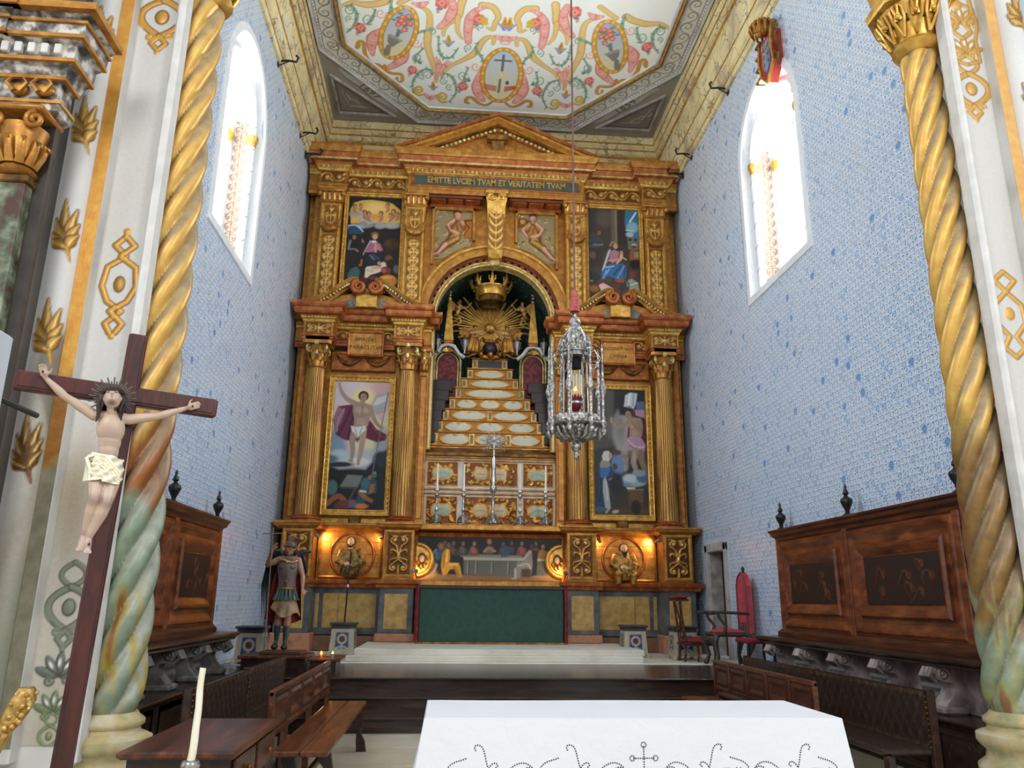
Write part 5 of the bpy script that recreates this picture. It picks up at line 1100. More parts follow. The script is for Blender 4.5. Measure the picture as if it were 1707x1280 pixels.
# triangular pediment
m = MB(); prof = [(0, 0), (.0, .06), (.05, .10), (.06, .17), (-.1, .2), (-.3, .2), (-.3, 0)]
XA, ZA, ZB = 2.26, 12.22, 11.24
m.prism([(-2.1, 11.1), (2.1, 11.1), (0, 12.02)], 'y', 15.74, 16.1); tym = part('pediment', m, GOLD)
for s in (-1, 1):
    for k, (t0, t1, y, ma) in enumerate(((0, .07, 15.40, GOLDR), (.07, .13, 15.46, GOLDY), (.13, .20, 15.56, GOLD), (.20, .235, 15.6, GOLDD), (.235, .33, 15.66, GOLD))):
        m = MB(); sl_ = (ZA-ZB)/XA
        o = lambda t: (XA-t/sl_*.98, ZB)
        m.prism([(0, ZA-t0), (s*(XA-t0/sl_), ZB), (s*(XA-t1/sl_), ZB), (0, ZA-t1)], 'y', y, 16.1); obj('raking_cornice', m, ma, tym)
    m = MB()
    for i in range(17): t = (i+.8)/18.5; m.ball((s*XA*.80*t, 15.63, ZA-.29-t*(ZA-ZB)*.80), (.045, .03, .04), 8, 5)
    stuff(obj('egg_moulding', m, GOLDL, tym, 60))
    m = MB()
    for i in range(40): t = (i+.5)/40; m.ball((s*XA*.97*t, 15.455, ZA-.10-t*(ZA-ZB)*.97), .016, 5, 4)
    stuff(obj('bead_row', m, GOLDL, tym))
m = MB(); m.loft([[(-w_, y, z), (w_, y, z), (w_, 15.75, z), (-w_, 15.75, z)] for z, y, w_ in ((11.3, 15.68, .10), (11.4, 15.64, .12), (11.6, 15.6, .14), (11.62, 15.54, .24), (11.72, 15.52, .25))]); obj('console', m, GOLDD, tym)
m = MB(); m.box(-2.24, 2.24, 15.46, 16.1, 11.2, 11.25, b=.01); part('pediment_base', m, GOLDR)
# central throne base: panelled gradine behind the candlesticks
m = MB(); m.box(-1.42, 1.42, 16.2, 16.6, 2.95, 4.46, b=.01); gr = part('gradine', m, mat('gradine_white', 'c3c0b6', 'd6d3ca', 'e2dfd7', 4, .45))
m = MB(); m.loft([[(-1.42, 16.1, 4.44), (1.42, 16.1, 4.44), (1.42, 16.8, 4.44), (-1.42, 16.8, 4.44)], [(-1.40, 16.12, 4.5), (1.40, 16.12, 4.5), (1.4, 16.8, 4.5), (-1.4, 16.8, 4.5)], [(-1.30, 16.42, 4.66), (1.30, 16.42, 4.66), (1.30, 16.8, 4.66), (-1.30, 16.8, 4.66)]]); obj('gilt_sill', m, GOLDD, gr)
for z in (3.66, 3.75, 4.42, 4.36): m = MB(); m.box(-1.42, 1.42, 16.16, 16.22, z-.018, z+.018, b=.008); obj('gilt_rail', m, GOLD, gr)
for row, (z0, z1) in enumerate(((3.05, 3.58), (3.84, 4.30))):
    for x0, x1 in ((-1.30, -.70), (-.55, .55), (.70, 1.30)):
        w, h = x1-x0, z1-z0; C = Cv(w, h, 75, '6b3a1c'); C.c[...] = G('7a421c'); r = random.Random(int(x0*10)+row)
        def cart(cx, cy, a, b, fc):
            C.ell(cx, cy, a*1.15, b*1.15, G('d39c3c'), h=.035); C.ell(cx-a*.5, cy, a*.75, b*1.2, G('d39c3c'), h=.03); C.ell(cx+a*.5, cy, a*.75, b*1.2, G('d39c3c'), h=.03)
            C.ell(cx, cy, a*.95, b*.8, fc, h=0); C.ell(cx-a*.45, cy, a*.55, b*.95, fc); C.ell(cx+a*.45, cy, a*.55, b*.95, fc)
        for i in range(int(w*h*150)):
            x, y = r.uniform(.02, w-.02), r.uniform(.02, h-.02); sr = r.uniform(.025, .045); C.line(spiral(x, y, sr, r.uniform(0, 6), r.choice((-1.1, 1.1)), 10), (.014, .006), G(r.choice(['d9a440', 'c08634', 'e8bf60'])), h=.025)
        if w < .9: cart(w/2, h/2, .19, .12, H('b9c2ab')); C.line(bez((w/2-.15, h/2-.05), (w/2, h/2+.08), (w/2+.14, h/2-.03)), .02, H('a3ae93'), soft=.02)
        else:
            for s_ in (-1, 1): cart(w/2+s_*.20, h/2, .13, .13, H('cfc09a')); C.line([(w/2+s_*.12, h/2), (w/2+s_*.28, h/2)], .01, H('a78a4c')); 
            C.ell(w/2, h/2, .03, h*.3, G('e0b050'), h=.04)
        C.grid('carved_panel', (x0, 16.195, z0), (1, 0, 0), (0, 0, 1), (0, -1, 0), CARVE, gr)
        m = MB(); m.frame(x0-.02, x1+.02, z0-.02, z1+.02, [(0, 0), (0, .02), (.015, .02), (.025, 0)], 16.2); obj('frame', m, GOLD, gr)
# ================================================================ PAINTINGS
def painting(name, label, x0, x1, z0, z1, y, cv, fw=.13, ma=GOLDY, group=None):
    t = thing('painting', label, 'painting', ((x0+x1)/2, y, z0), group)
    m = MB(); m.frame(x0-fw, x1+fw, z0-fw, z1+fw, [(0, 0), (0, .04), (.015, .055), (.035, .05), (.05, .03), (fw-.04, .03), (fw-.03, .045), (fw-.012, .04), (fw, .005)], y); obj('frame', m, ma, t)
    e = MB()
    for s_ in (x0-fw*.55, x1+fw*.55):
        k = int((z1-z0)/.09)
        for i in range(k): e.ball((s_, y-.032, z0+(z1-z0)*(i+.5)/k), (.022, .012, .03), 6, 4)
    k = int((x1-x0)/.09)
    for i in range(k): e.ball((x0+(x1-x0)*(i+.5)/k, y-.032, z1+fw*.55), (.03, .012, .022), 6, 4)
    stuff(obj('frame_carving', e, GOLD, t))
    cv.grid('canvas', (x0, y-.006, z0), (1, 0, 0), (0, 0, 1), (0, -1, 0), OIL, t); return t
def sk(s): return {'e': lambda x, y, rx, ry, c, rot=0, soft=2, a=1.: s.ell(x, y, rx, ry, c, rot=-rot, soft=soft, a=a), 'p': lambda pts, c, soft=3, a=1., g=None: s.poly(pts, c, soft=soft, a=a, grad=g), 'l': lambda pts, r, c, soft=2, a=1.: s.line(pts if len(pts) < 3 else smooth(pts, 5), r, c, soft=soft, a=a)}
def head(d, x, y, r, skin, hair, tilt=0):
    d['e'](x, y-r*.15, r*1.12, r*1.15, hair); d['e'](x+tilt*r*.15, y+r*.12, r*.72, r*.92, skin, soft=1.5); d['e'](x+tilt*r*.35, y+r*.5, r*.4, r*.35, skin); 
    d['l']([(x+tilt*r*.15-r*.35, y), (x+tilt*r*.15-r*.1, y)], r*.08, '3c2a20', soft=1); d['l']([(x+tilt*r*.15+r*.12, y), (x+tilt*r*.15+r*.4, y)], r*.08, '3c2a20', soft=1); d['l']([(x+tilt*r*.2-r*.15, y+r*.55), (x+tilt*r*.2+r*.15, y+r*.55)], r*.06, '8c4a40', soft=1)
# 1 resurrection, lower left
C = Cv(1.13, 2.66, 100, 'c6b6bd'); C.map4([(287, 430), (572, 440), (532, 1125), (235, 1120)]); d = sk(C); e, p, l = d['e'], d['p'], d['l']
p([(280, 425), (580, 425), (580, 760), (240, 760)], 'cdbcc2', 5, g='d8cdd0'); e(540, 520, 90, 160, 'd5b3b0', soft=60); e(430, 520, 60, 55, 'e3d59c', soft=30); e(470, 690, 120, 130, 'd9cfae', soft=50); e(300, 470, 40, 60, 'cfc6cc', soft=20)
e(265, 800, 70, 110, '7f9db0', soft=25); e(300, 850, 60, 50, 'b9c6ca', soft=15); e(470, 850, 110, 50, 'b7bfbf', soft=20); e(530, 780, 40, 90, 'a9b3b8', soft=20); e(400, 865, 60, 22, 'd6d8d2', soft=10)
p([(230, 1130), (240, 880), (300, 905), (380, 900), (440, 905), (500, 840), (560, 790), (545, 1130)], '1f2427', 14); e(300, 880, 75, 14, '2a3136', soft=5); e(255, 850, 40, 20, '55788c', soft=10); e(520, 850, 40, 40, '2b3740', soft=14)
p([(305, 1000), (345, 935), (425, 940), (400, 1003)], '7b7d78', 4); p([(312, 1000), (400, 1003), (396, 1012), (310, 1010)], '4a4c4a', 2)
p([(385, 553), (300, 565), (272, 640), (285, 720), (330, 748), (385, 755), (430, 745), (400, 600)], '6f3347', 5); p([(300, 565), (335, 590), (310, 660), (282, 690), (276, 620)], '9c6d7c', 6); l([(370, 570), (340, 640), (300, 720)], 5, '4d2032'); l([(385, 600), (360, 680), (350, 745)], 5, '4d2032'); l([(330, 580), (300, 640), (290, 700)], 4, 'b08894')
p([(465, 640), (500, 690), (552, 720), (545, 750), (500, 760), (440, 738), (440, 660)], '6a2438', 5); l([(480, 680), (520, 725), (545, 735)], 5, '93324a')
p([(467, 560), (500, 505), (562, 490), (545, 600), (500, 615), (478, 590)], 'b9b7b5', 5); p([(480, 560), (505, 520), (555, 505), (548, 540), (505, 560)], 'd9d8d6', 6); l([(562, 492), (530, 650), (500, 800), (478, 915)], 2.5, '7a6a66', 1); p([(500, 610), (540, 600), (525, 650)], 'd9bcae', 4)
l([(310, 462), (318, 490), (345, 525), (388, 552)], (7, 10, 15), 'a98d78', 2); e(306, 455, 9, 13, 'b89a86', 10); [l([(306, 455), (306+q, 438)], 2.2, 'b89a86', 1) for q in (-8, -3, 2, 8)]
p([(378, 548), (415, 540), (462, 556), (475, 580), (466, 625), (455, 668), (440, 690), (378, 688), (383, 640), (375, 590)], 'a68d79', 3); e(405, 585, 20, 16, 'b9a08a', soft=8); e(445, 588, 18, 16, 'b9a08a', soft=8); l([(425, 560), (423, 620), (418, 670)], 2.2, '86705f', 2); l([(388, 610), (420, 622), (460, 608)], 2, '8a7463', 2); e(417, 648, 20, 20, 'b39a85', soft=8)
l([(466, 572), (482, 625), (500, 660), (525, 682)], (14, 10, 6), 'a68d79'); e(528, 682, 9, 7, 'b0937d')
l([(392, 690), (372, 745), (374, 800), (368, 850)], (19, 14, 8), 'a68d79'); l([(430, 690), (423, 760), (415, 815), (402, 868)], (19, 14, 8), 'b0967f'); e(362, 860, 16, 6, 'a68d79', -15); e(402, 876, 9, 8, 'b0967f'); l([(405, 700), (398, 760)], 3, '6b5648', 2)
p([(364, 672), (400, 678), (440, 670), (442, 695), (420, 712), (398, 738), (384, 712), (370, 700)], 'd9d6d2', 3); l([(385, 680), (398, 735)], 2.5, 'a5a2a0'); l([(425, 678), (410, 715)], 2.5, 'a5a2a0')
head(d, 432, 514, 24, 'a98b74', '3a2a22'); e(428, 540, 12, 14, 'a58872')
e(265, 1005, 26, 38, '4f7474', soft=8); l([(240, 1090), (300, 1050), (345, 1100)], 13, '9a5a35'); e(330, 1095, 45, 22, '6e3f2a', soft=8); l([(350, 1080), (400, 990), (470, 940)], 3, '6f5a40')
p([(395, 1060), (425, 965), (470, 945), (500, 970), (495, 1035), (455, 1040), (430, 1100), (380, 1110)], '2f5562', 5); e(440, 985, 22, 30, '43717a', soft=10); e(484, 935, 14, 18, '56706a', 10); e(489, 925, 6, 5, '8fa098', soft=3); e(462, 950, 9, 11, 'a97a58'); p([(455, 1040), (465, 985), (490, 985), (480, 1030)], 'b5703a', 4); l([(412, 1030), (440, 1060), (480, 1080)], (12, 9), 'a06a45'); l([(412, 1022), (440, 1027)], 5, 'd8d2c4'); e(415, 1105, 35, 14, 'd07f35', soft=5); e(370, 1090, 20, 20, '6d6480', soft=8); e(505, 1090, 30, 30, '1c1f22', soft=10)
e(300, 1110, 26, 12, '6b3540', soft=5)
painting('p', 'tall painting of a risen figure in a loincloth holding a white banner, lower left', -3.29, -2.16, 3.27, 5.93, 16.0, C)
# 2 noli me tangere style scene, lower right
C = Cv(1.13, 2.66, 100, '3b3a37'); C.map4([(45, 60), (535, 68), (578, 1250), (68, 1240)]); d = sk(C); e, p, l = d['e'], d['p'], d['l']
p([(40, 50), (245, 60), (240, 600), (50, 640)], '57544d', 20); p([(245, 60), (300, 60), (290, 330), (245, 420)], '36332f', 10); e(250, 430, 90, 100, '6f6c63', soft=60); e(330, 480, 90, 220, 'a7a39a', soft=40); e(300, 420, 50, 130, '8a8780', soft=40)
p([(250, 60), (530, 68), (540, 300), (300, 300)], '2b2a2a', 20); e(420, 1140, 180, 90, '4b3a30', soft=50); p([(60, 1180), (580, 1180), (580, 1260), (60, 1250)], '5a4634', 20); p([(60, 640), (250, 600), (300, 900), (330, 1180), (70, 1180)], '3e3f3d', 30)
p([(338, 220), (350, 110), (400, 85), (465, 92), (455, 180), (430, 245), (395, 215)], 'c9ced2', 6); p([(350, 225), (395, 212), (432, 240)], '8590a5', 5); l([(395, 95), (380, 200)], 8, 'e6e8ea', 6); l([(430, 100), (425, 210)], 8, 'a4acb6', 6); p([(450, 175), (530, 165), (535, 250), (455, 240)], '5d6f8c', 5); p([(440, 245), (535, 248), (540, 330), (450, 300)], 'b990a0', 6); l([(432, 240), (420, 420), (385, 650), (350, 930)], 4, '6c6258', 1)
p([(380, 400), (365, 540), (375, 610), (400, 540), (400, 430)], '7a2238', 6); p([(440, 330), (530, 320), (560, 420), (560, 680), (500, 640), (480, 450)], '571f30', 8)
p([(380, 340), (430, 318), (500, 330), (520, 400), (510, 500), (450, 530), (390, 510), (395, 430)], 'a78b74', 5); e(430, 400, 30, 26, 'bda189', soft=12); e(480, 395, 22, 26, 'b3967e', soft=12); e(440, 470, 28, 30, 'b59981', soft=12); l([(395, 350), (330, 400), (265, 410), (225, 365)], (22, 16, 10), 'a78b74', 3); e(218, 345, 12, 28, 'b0937d', -10); l([(470, 370), (500, 430), (460, 420), (420, 370)], (20, 14), '9c806a')
p([(345, 530), (400, 500), (500, 510), (545, 580), (530, 670), (440, 640), (380, 630)], 'b992a6', 6); l([(380, 540), (450, 600), (530, 600)], 7, 'd8bcc8', 4); l([(400, 590), (470, 640)], 6, '94708a', 4); p([(345, 530), (365, 600), (380, 625), (360, 560)], 'c9a6b6')
l([(455, 640), (430, 740), (450, 820), (420, 885)], (34, 24, 13), 'a98d76', 3); l([(500, 660), (510, 740), (540, 810)], (32, 24), '8d735f', 3); e(412, 895, 30, 10, 'a98d76', -10); e(435, 700, 12, 50, 'bfa48d', soft=10)
head(d, 385, 290, 38, 'a98a74', '42301f', -1); e(400, 318, 16, 18, 'a3866f')
e(300, 760, 80, 90, '6f8fb4', soft=30); e(350, 720, 30, 34, 'b08b70'); e(350, 700, 16, 18, 'a37d62'); e(352, 800, 24, 30, 'b28d73'); e(275, 655, 40, 22, '6f3d38', soft=10); e(255, 790, 22, 30, '5b4a48', soft=8)
e(440, 930, 110, 48, '9fb0b8', soft=12); e(400, 900, 70, 40, 'c3cdd0', soft=16); e(520, 900, 60, 40, '52687f', soft=14); e(490, 850, 60, 30, '8ea0ad', soft=14); e(370, 960, 40, 20, '7a93b2', soft=8)
p([(375, 1010), (525, 1000), (530, 1240), (385, 1240)], '5d4736', 5); p([(400, 1020), (520, 1015), (520, 1130), (405, 1140)], '6e5540', 5); e(455, 1180, 45, 70, '33271f', soft=10); p([(360, 985), (440, 985), (450, 1000), (370, 1003)], 'd8d3c9', 2); l([(380, 1012), (525, 1006)], 5, 'a3835c', 2)
p([(100, 800), (140, 730), (220, 790), (240, 860), (200, 900), (180, 1160), (90, 1190), (75, 1150), (110, 1000), (100, 900)], '2c4a6d', 8); p([(110, 800), (150, 770), (215, 800), (190, 880), (120, 900)], '3f78b4', 8); l([(120, 900), (130, 1000), (110, 1120)], 8, '1d3450', 6); p([(165, 880), (195, 1000), (215, 1180), (180, 1230), (165, 1230), (160, 1150), (140, 1020), (140, 920)], 'b9bdb8', 5); l([(170, 930), (185, 1100)], 5, 'dfe0dc', 4); e(260, 1215, 30, 14, 'b5b8b4', 10, soft=5); e(120, 1195, 60, 24, '4b6673', soft=8)
p([(130, 690), (150, 645), (195, 640), (215, 680), (200, 740), (140, 740)], 'd9d6cd', 5); e(212, 688, 16, 28, 'bd9a80', -10); p([(110, 760), (130, 730), (200, 745), (215, 780), (180, 800), (115, 800)], 'a9a08c', 6); e(225, 905, 30, 10, 'bb967c', 20); e(270, 960, 60, 90, '2d2f2e', soft=25)
painting('p', 'tall painting of a figure appearing to a kneeling veiled woman, lower right behind the lamp', 2.16, 3.29, 3.27, 5.93, 16.0, C)
# 3 adoration, upper left
C = Cv(1.16, 2.2, 100, '24201f'); C.map4([(112, 55), (850, 100), (775, 1310), (5, 1290)]); d = sk(C); e, p, l = d['e'], d['p'], d['l']
p([(120, 230), (170, 140), (290, 110), (430, 105), (600, 130), (720, 160), (830, 250), (820, 420), (120, 420)], 'd9b355', 8); e(470, 220, 150, 90, 'e6ca7c', soft=50); e(440, 340, 90, 50, 'd9a23e', soft=30)
for x, y, a, b, c in ((190, 290, 90, 40, 'a3a6aa'), (340, 430, 110, 60, '9a9794'), (540, 450, 80, 50, 'a7a5a3'), (710, 450, 110, 50, 'b5b2ae'), (400, 390, 60, 40, 'b8b6b4'), (190, 470, 110, 40, 'a9b9c4'), (280, 350, 40, 50, 'b9b7b4')): e(x, y, a, b, c, soft=22)
for x, y, r, q in ((180, 185, 26, 1), (270, 175, 22, 1), (325, 270, 28, 1), (380, 290, 30, 1), (555, 290, 30, -1), (650, 180, 26, -1), (730, 265, 30, -1), (690, 310, 26, -1), (790, 300, 24, -1)):
    l([(x, y+r), (x-q*r*.3, y+r*2.4), (x+q*r*.9, y+r*3.4)], (r*.9, r*.8, r*.4), 'b5795a', 6); l([(x, y+r*1.2), (x+q*r*1.6, y+r*1.1)], (r*.35, r*.2), 'c28a68', 4); head(d, x, y, r, 'cf9a74', '5b3320', q)
p([(85, 450), (190, 440), (300, 520), (290, 560), (200, 560), (90, 560)], '294f6e', 14); l([(90, 450), (180, 440), (250, 480), (295, 525)], 10, 'c3cfd6', 8)
e(160, 680, 90, 110, '1e1c24', soft=12); p([(70, 760), (100, 640), (135, 640), (100, 760)], '7e8088', 8); head(d, 168, 600, 36, 'a07454', '332119', 1); l([(90, 765), (180, 765), (215, 790)], 12, '787a82', 5); e(292, 655, 16, 34, 'b3694a', 20); e(215, 790, 18, 14, 'a9714f')
e(700, 700, 120, 80, '4a2f1c', soft=40); e(650, 690, 40, 50, '5f3c20', soft=20); p([(290, 830), (400, 640), (410, 660), (320, 800), (300, 850)], 'aeb2b6', 6)
p([(350, 1020), (310, 900), (400, 820), (520, 820), (560, 900), (540, 960), (430, 1000)], '1d2a36', 10); l([(400, 850), (450, 900)], 14, '5d7788', 10); l([(440, 840), (520, 900)], 10, '3d5363', 8)
p([(330, 780), (400, 680), (470, 660), (540, 690), (580, 780), (540, 800), (500, 770), (470, 810), (400, 800)], 'ab6680', 8); e(500, 740, 40, 44, 'bb7d8f', soft=14); l([(330, 795), (400, 790), (455, 750)], 14, 'b5708a', 5); l([(475, 700), (468, 760), (480, 800)], 12, 'cf9a84', 5); e(450, 665, 40, 20, 'd8d2cc', soft=8); head(d, 468, 595, 44, 'd3aa84', '7a5a36', 0); l([(420, 560), (470, 540), (515, 570)], 9, '8a6a44', 5)
p([(330, 1020), (350, 1000), (480, 985), (560, 1020), (560, 1060), (480, 1090), (400, 1110), (330, 1170), (310, 1150)], 'd9cdb8', 8); l([(430, 1020), (500, 1010), (545, 1010)], (16, 24, 16), 'd5a37e', 6); e(525, 955, 26, 30, 'c48c66', 10); e(590, 980, 40, 50, 'cfcbc4', 20, soft=12); l([(340, 1050), (440, 1060)], 5, '9c8d78', 4)
p([(60, 1130), (120, 1030), (200, 1000), (250, 1060), (230, 1150), (100, 1170)], '3f6660', 12); l([(270, 960), (275, 910)], 12, 'b5603c', 5); e(255, 980, 26, 16, 'a85a3c'); e(620, 1050, 70, 60, '7f3328', soft=14); e(590, 1050, 30, 30, 'a85f48', soft=8); e(660, 890, 50, 50, '7c4a2a', soft=14); e(690, 960, 70, 70, '2b1d1a', soft=20); e(765, 1030, 40, 60, '5e6d70', soft=14); e(650, 1190, 120, 90, 'cc8630', soft=16); e(640, 1140, 90, 24, 'dba24a', soft=8); e(300, 1180, 60, 40, '5c2028', soft=14); e(440, 1150, 60, 30, '7b2b30', soft=10)
painting('p', 'dark nativity painting with a woman in pink under glowing cherubs, upper left', -3.28, -2.12, 8.03, 10.23, 15.99, C, .1)
# 4 holy family, upper right
C = Cv(1.16, 2.2, 100, '4a423c'); C.map4([(95, 95), (860, 95), (935, 1360), (120, 1360)]); d = sk(C); e, p, l = d['e'], d['p'], d['l']
p([(95, 95), (860, 95), (900, 700), (110, 700)], '453d37', 20); e(330, 220, 110, 140, '5d534a', soft=60); p([(440, 95), (540, 95), (550, 540), (460, 540)], '6a5d50', 10); p([(500, 95), (530, 95), (545, 540), (520, 540)], '8a7d6e', 8); p([(545, 95), (660, 95), (660, 300), (700, 430), (710, 600), (560, 560)], '3f362f', 8)
p([(665, 100), (860, 95), (890, 520), (800, 500), (740, 480), (700, 430), (660, 280)], '3c7ba0', 6); e(780, 330, 90, 90, '8fb5c6', soft=30); l([(830, 120), (740, 250)], 12, 'd8e8ee', 12); l([(680, 370), (800, 370)], 8, 'c9d8dc', 8); e(740, 430, 60, 40, 'a9bfc6', soft=12)
p([(700, 470), (770, 470), (870, 480), (880, 640), (720, 640)], '6f7068', 8); e(745, 500, 24, 24, '33302c', soft=4); e(830, 500, 26, 24, '33302c', soft=4); e(810, 570, 36, 16, 'c8bcb0', soft=5); e(810, 600, 30, 24, '5a3c30', soft=6); p([(745, 660), (800, 640), (900, 660), (890, 790), (750, 790)], 'a6502e', 10); p([(810, 680), (880, 670), (890, 750), (820, 750)], '7c9878', 8); e(840, 850, 90, 80, '2b2220', soft=20)
p([(115, 470), (170, 425), (240, 450), (330, 540), (340, 600), (200, 610), (130, 560)], '4a4a58', 10); e(200, 620, 90, 40, '57565f', soft=14); l([(180, 595), (320, 590)], 10, '8a8580', 6); p([(130, 640), (330, 620), (320, 900), (130, 900)], '423a36', 14); e(165, 740, 50, 60, '6d5f5c', soft=20); head(d, 262, 425, 36, '9c6f50', '5c4030', 1)
p([(120, 980), (200, 980), (330, 1040), (200, 1150), (120, 1130)], '2f3a33', 16); e(150, 1110, 26, 18, '8d8a80', soft=8)
p([(300, 1080), (310, 960), (380, 890), (450, 850), (560, 860), (640, 840), (690, 880), (690, 1050), (560, 1080), (420, 1030), (340, 1095)], '3f73a8', 8); l([(380, 950), (340, 1060)], 12, '7ba6cf', 8); l([(620, 870), (500, 1010)], 14, '284f7c', 10); l([(660, 880), (560, 1050)], 8, '86acd2', 6); l([(670, 900), (660, 1040)], 10, '274b75', 8); l([(430, 930), (380, 1000)], 10, '8fb8dc', 8)
p([(310, 960), (400, 680), (440, 640), (450, 660), (400, 820), (350, 930)], 'a8a8b4', 6); l([(430, 660), (380, 800), (320, 950)], 5, 'e0dfe2', 3); p([(430, 800), (440, 680), (500, 650), (580, 680), (560, 800), (480, 850)], 'b98490', 8); l([(430, 810), (520, 800), (580, 790)], 17, 'd09aa0', 6); l([(350, 905), (430, 900), (500, 885)], 8, 'd3cdbb', 4); head(d, 515, 600, 42, 'd9b08a', '8a5d38', 1); l([(440, 600), (470, 550), (540, 560)], 12, 'b08a7a', 6)
l([(615, 730), (600, 780), (540, 850)], (26, 24, 12), 'dfb48e', 5); l([(620, 750), (690, 785)], 10, 'dfb48e', 4); head(d, 617, 690, 30, 'dcb08a', '8a6340', 0); l([(560, 780), (600, 800)], 10, 'cf9f80', 4)
e(420, 1080, 60, 50, '5a4c38', soft=14); e(600, 1090, 70, 30, 'a8602e', soft=12); p([(260, 1170), (330, 1130), (480, 1200), (400, 1240), (300, 1240)], 'd9b9b4', 6); e(300, 1120, 50, 20, '8a2f2c', soft=8); e(190, 1220, 70, 50, 'a86a30', soft=14); e(560, 1190, 60, 60, '6f3f24', soft=16); e(640, 1190, 50, 50, '3b3a4a', soft=16)
p([(700, 1090), (780, 1050), (880, 1110), (910, 1220), (760, 1240), (710, 1160)], 'a3a796', 8); l([(760, 1150), (880, 1110)], 8, 'ded9c6', 5); l([(700, 1080), (740, 1150), (730, 1220)], 10, '40493e', 5); e(800, 990, 50, 44, '8b3f2e', soft=8); e(790, 1030, 34, 30, '7d4a38', soft=8); p([(540, 1250), (940, 1240), (935, 1360), (540, 1360)], '5a4434', 20)
painting('p', 'painting of a seated woman in blue with an infant before a column, upper right', 2.12, 3.28, 8.03, 10.23, 15.99, C, .1)
# 5 last supper, predella
C = Cv(2.86, .82, 110, '20211f'); C.map4([(36, 62), (1640, 80), (1672, 555), (25, 545)]); d = sk(C); e, p, l = d['e'], d['p'], d['l']
p([(25, 480), (1672, 500), (1672, 560), (25, 560)], '8a6a44', 10); e(100, 470, 130, 50, 'c7a566', soft=30); e(1500, 490, 160, 40, 'b58a4e', soft=30); p([(550, 300), (1240, 315), (1500, 310), (1510, 490), (1130, 500), (560, 480)], '66685f', 5); p([(540, 275), (1230, 290), (1500, 300), (1490, 325), (1240, 325), (560, 318)], 'b5b5a6', 3); p([(470, 250), (1200, 260), (1230, 290), (540, 285)], '8b8d80', 6)
for x in (600, 695, 875, 1060, 1180): l([(x, 330), (x, 480)], 5, '9c9d92', 3); l([(x+16, 330), (x+14, 480)], 5, '4a4c46', 3)
for x, y, cl, c2 in ((430, 130, '4a3532', '8a6a58'), (540, 130, '3d4f4a', '8f7560'), (665, 130, '8a4a40', 'c09274'), (1000, 135, '34465c', '7d6858'), (1095, 120, '33312e', '6d5a4c'), (1210, 125, '8a4446', 'a27a60'), (1365, 130, '4b3b36', '8a6a55'), (1450, 160, 'a87a30', 'b8865c'), (335, 125, '463a36', '8a6b56')):
    p([(x-60, y+140), (x-50, y+60), (x-10, y+30), (x+45, y+60), (x+60, y+140)], cl, 10); e(x-5, y+75, 26, 40, c2, 20, soft=14, a=.5); head(d, x, y, 26, c2, '2e2420', 1 if x < 800 else -1)
p([(770, 240), (800, 170), (840, 150), (890, 175), (910, 230), (850, 245)], '8a6a5c', 8); l([(780, 220), (840, 180), (880, 210), (910, 215)], 9, 'c59a78', 4); e(838, 108, 34, 36, '8a6a2e', soft=4); head(d, 838, 105, 26, 'cf9f7a', '6b4a2e', 0); l([(1000, 170), (1060, 200), (1030, 260), (960, 270)], (26, 22, 14), '3c5878', 8); e(960, 268, 16, 10, 'c08a6c')
p([(160, 400), (170, 270), (240, 190), (300, 190), (310, 290), (260, 330), (200, 390)], '36536a', 8); p([(165, 290), (230, 190), (250, 200), (190, 300), (150, 390)], '9a9c98', 6); p([(150, 360), (200, 320), (260, 370), (240, 440), (200, 500), (175, 490)], 'b09c86', 10); head(d, 290, 160, 32, 'b0785c', '6b5348', 1); l([(245, 230), (250, 300)], 14, '5b86a0', 8)
p([(300, 390), (310, 250), (350, 190), (395, 200), (400, 300), (390, 350), (500, 350), (520, 400), (540, 500), (490, 500), (450, 420), (400, 430), (370, 480), (330, 500), (310, 460)], 'c99a2e', 6); l([(370, 210), (360, 330)], 13, 'e6c458', 8); l([(400, 370), (480, 370)], 14, 'e6c050', 8); l([(330, 260), (325, 400)], 10, '9a6e1e', 8); l([(450, 400), (500, 490)], 12, 'a5702a', 6); head(d, 375, 150, 28, '9a6a4a', '4a3020', 1); e(520, 510, 30, 8, 'b88a5c')
p([(1150, 420), (1160, 350), (1230, 330), (1230, 290), (1290, 200), (1350, 210), (1370, 360), (1320, 420), (1270, 400), (1210, 420), (1200, 520), (1140, 520)], '8f8a84', 7); l([(1300, 220), (1240, 300)], 14, 'b5b0a6', 10); l([(1180, 380), (1280, 360), (1320, 420)], 10, 'b9b2b0', 8); p([(1320, 200), (1390, 210), (1390, 480), (1330, 500), (1340, 380)], '2a2628', 10); p([(1220, 420), (1320, 420), (1320, 510), (1230, 510)], '543a33', 10); head(d, 1325, 160, 30, '5a4436', '2a201c', -1); l([(1145, 420), (1150, 520)], 12, 'b9b6b4', 6); e(1125, 525, 22, 8, 'b5a090')
painting('p', 'long painting of thirteen figures supping at a white-clothed table, above the altar', -1.43, 1.43, 1.92, 2.74, 15.9, C, .1, GOLDR)
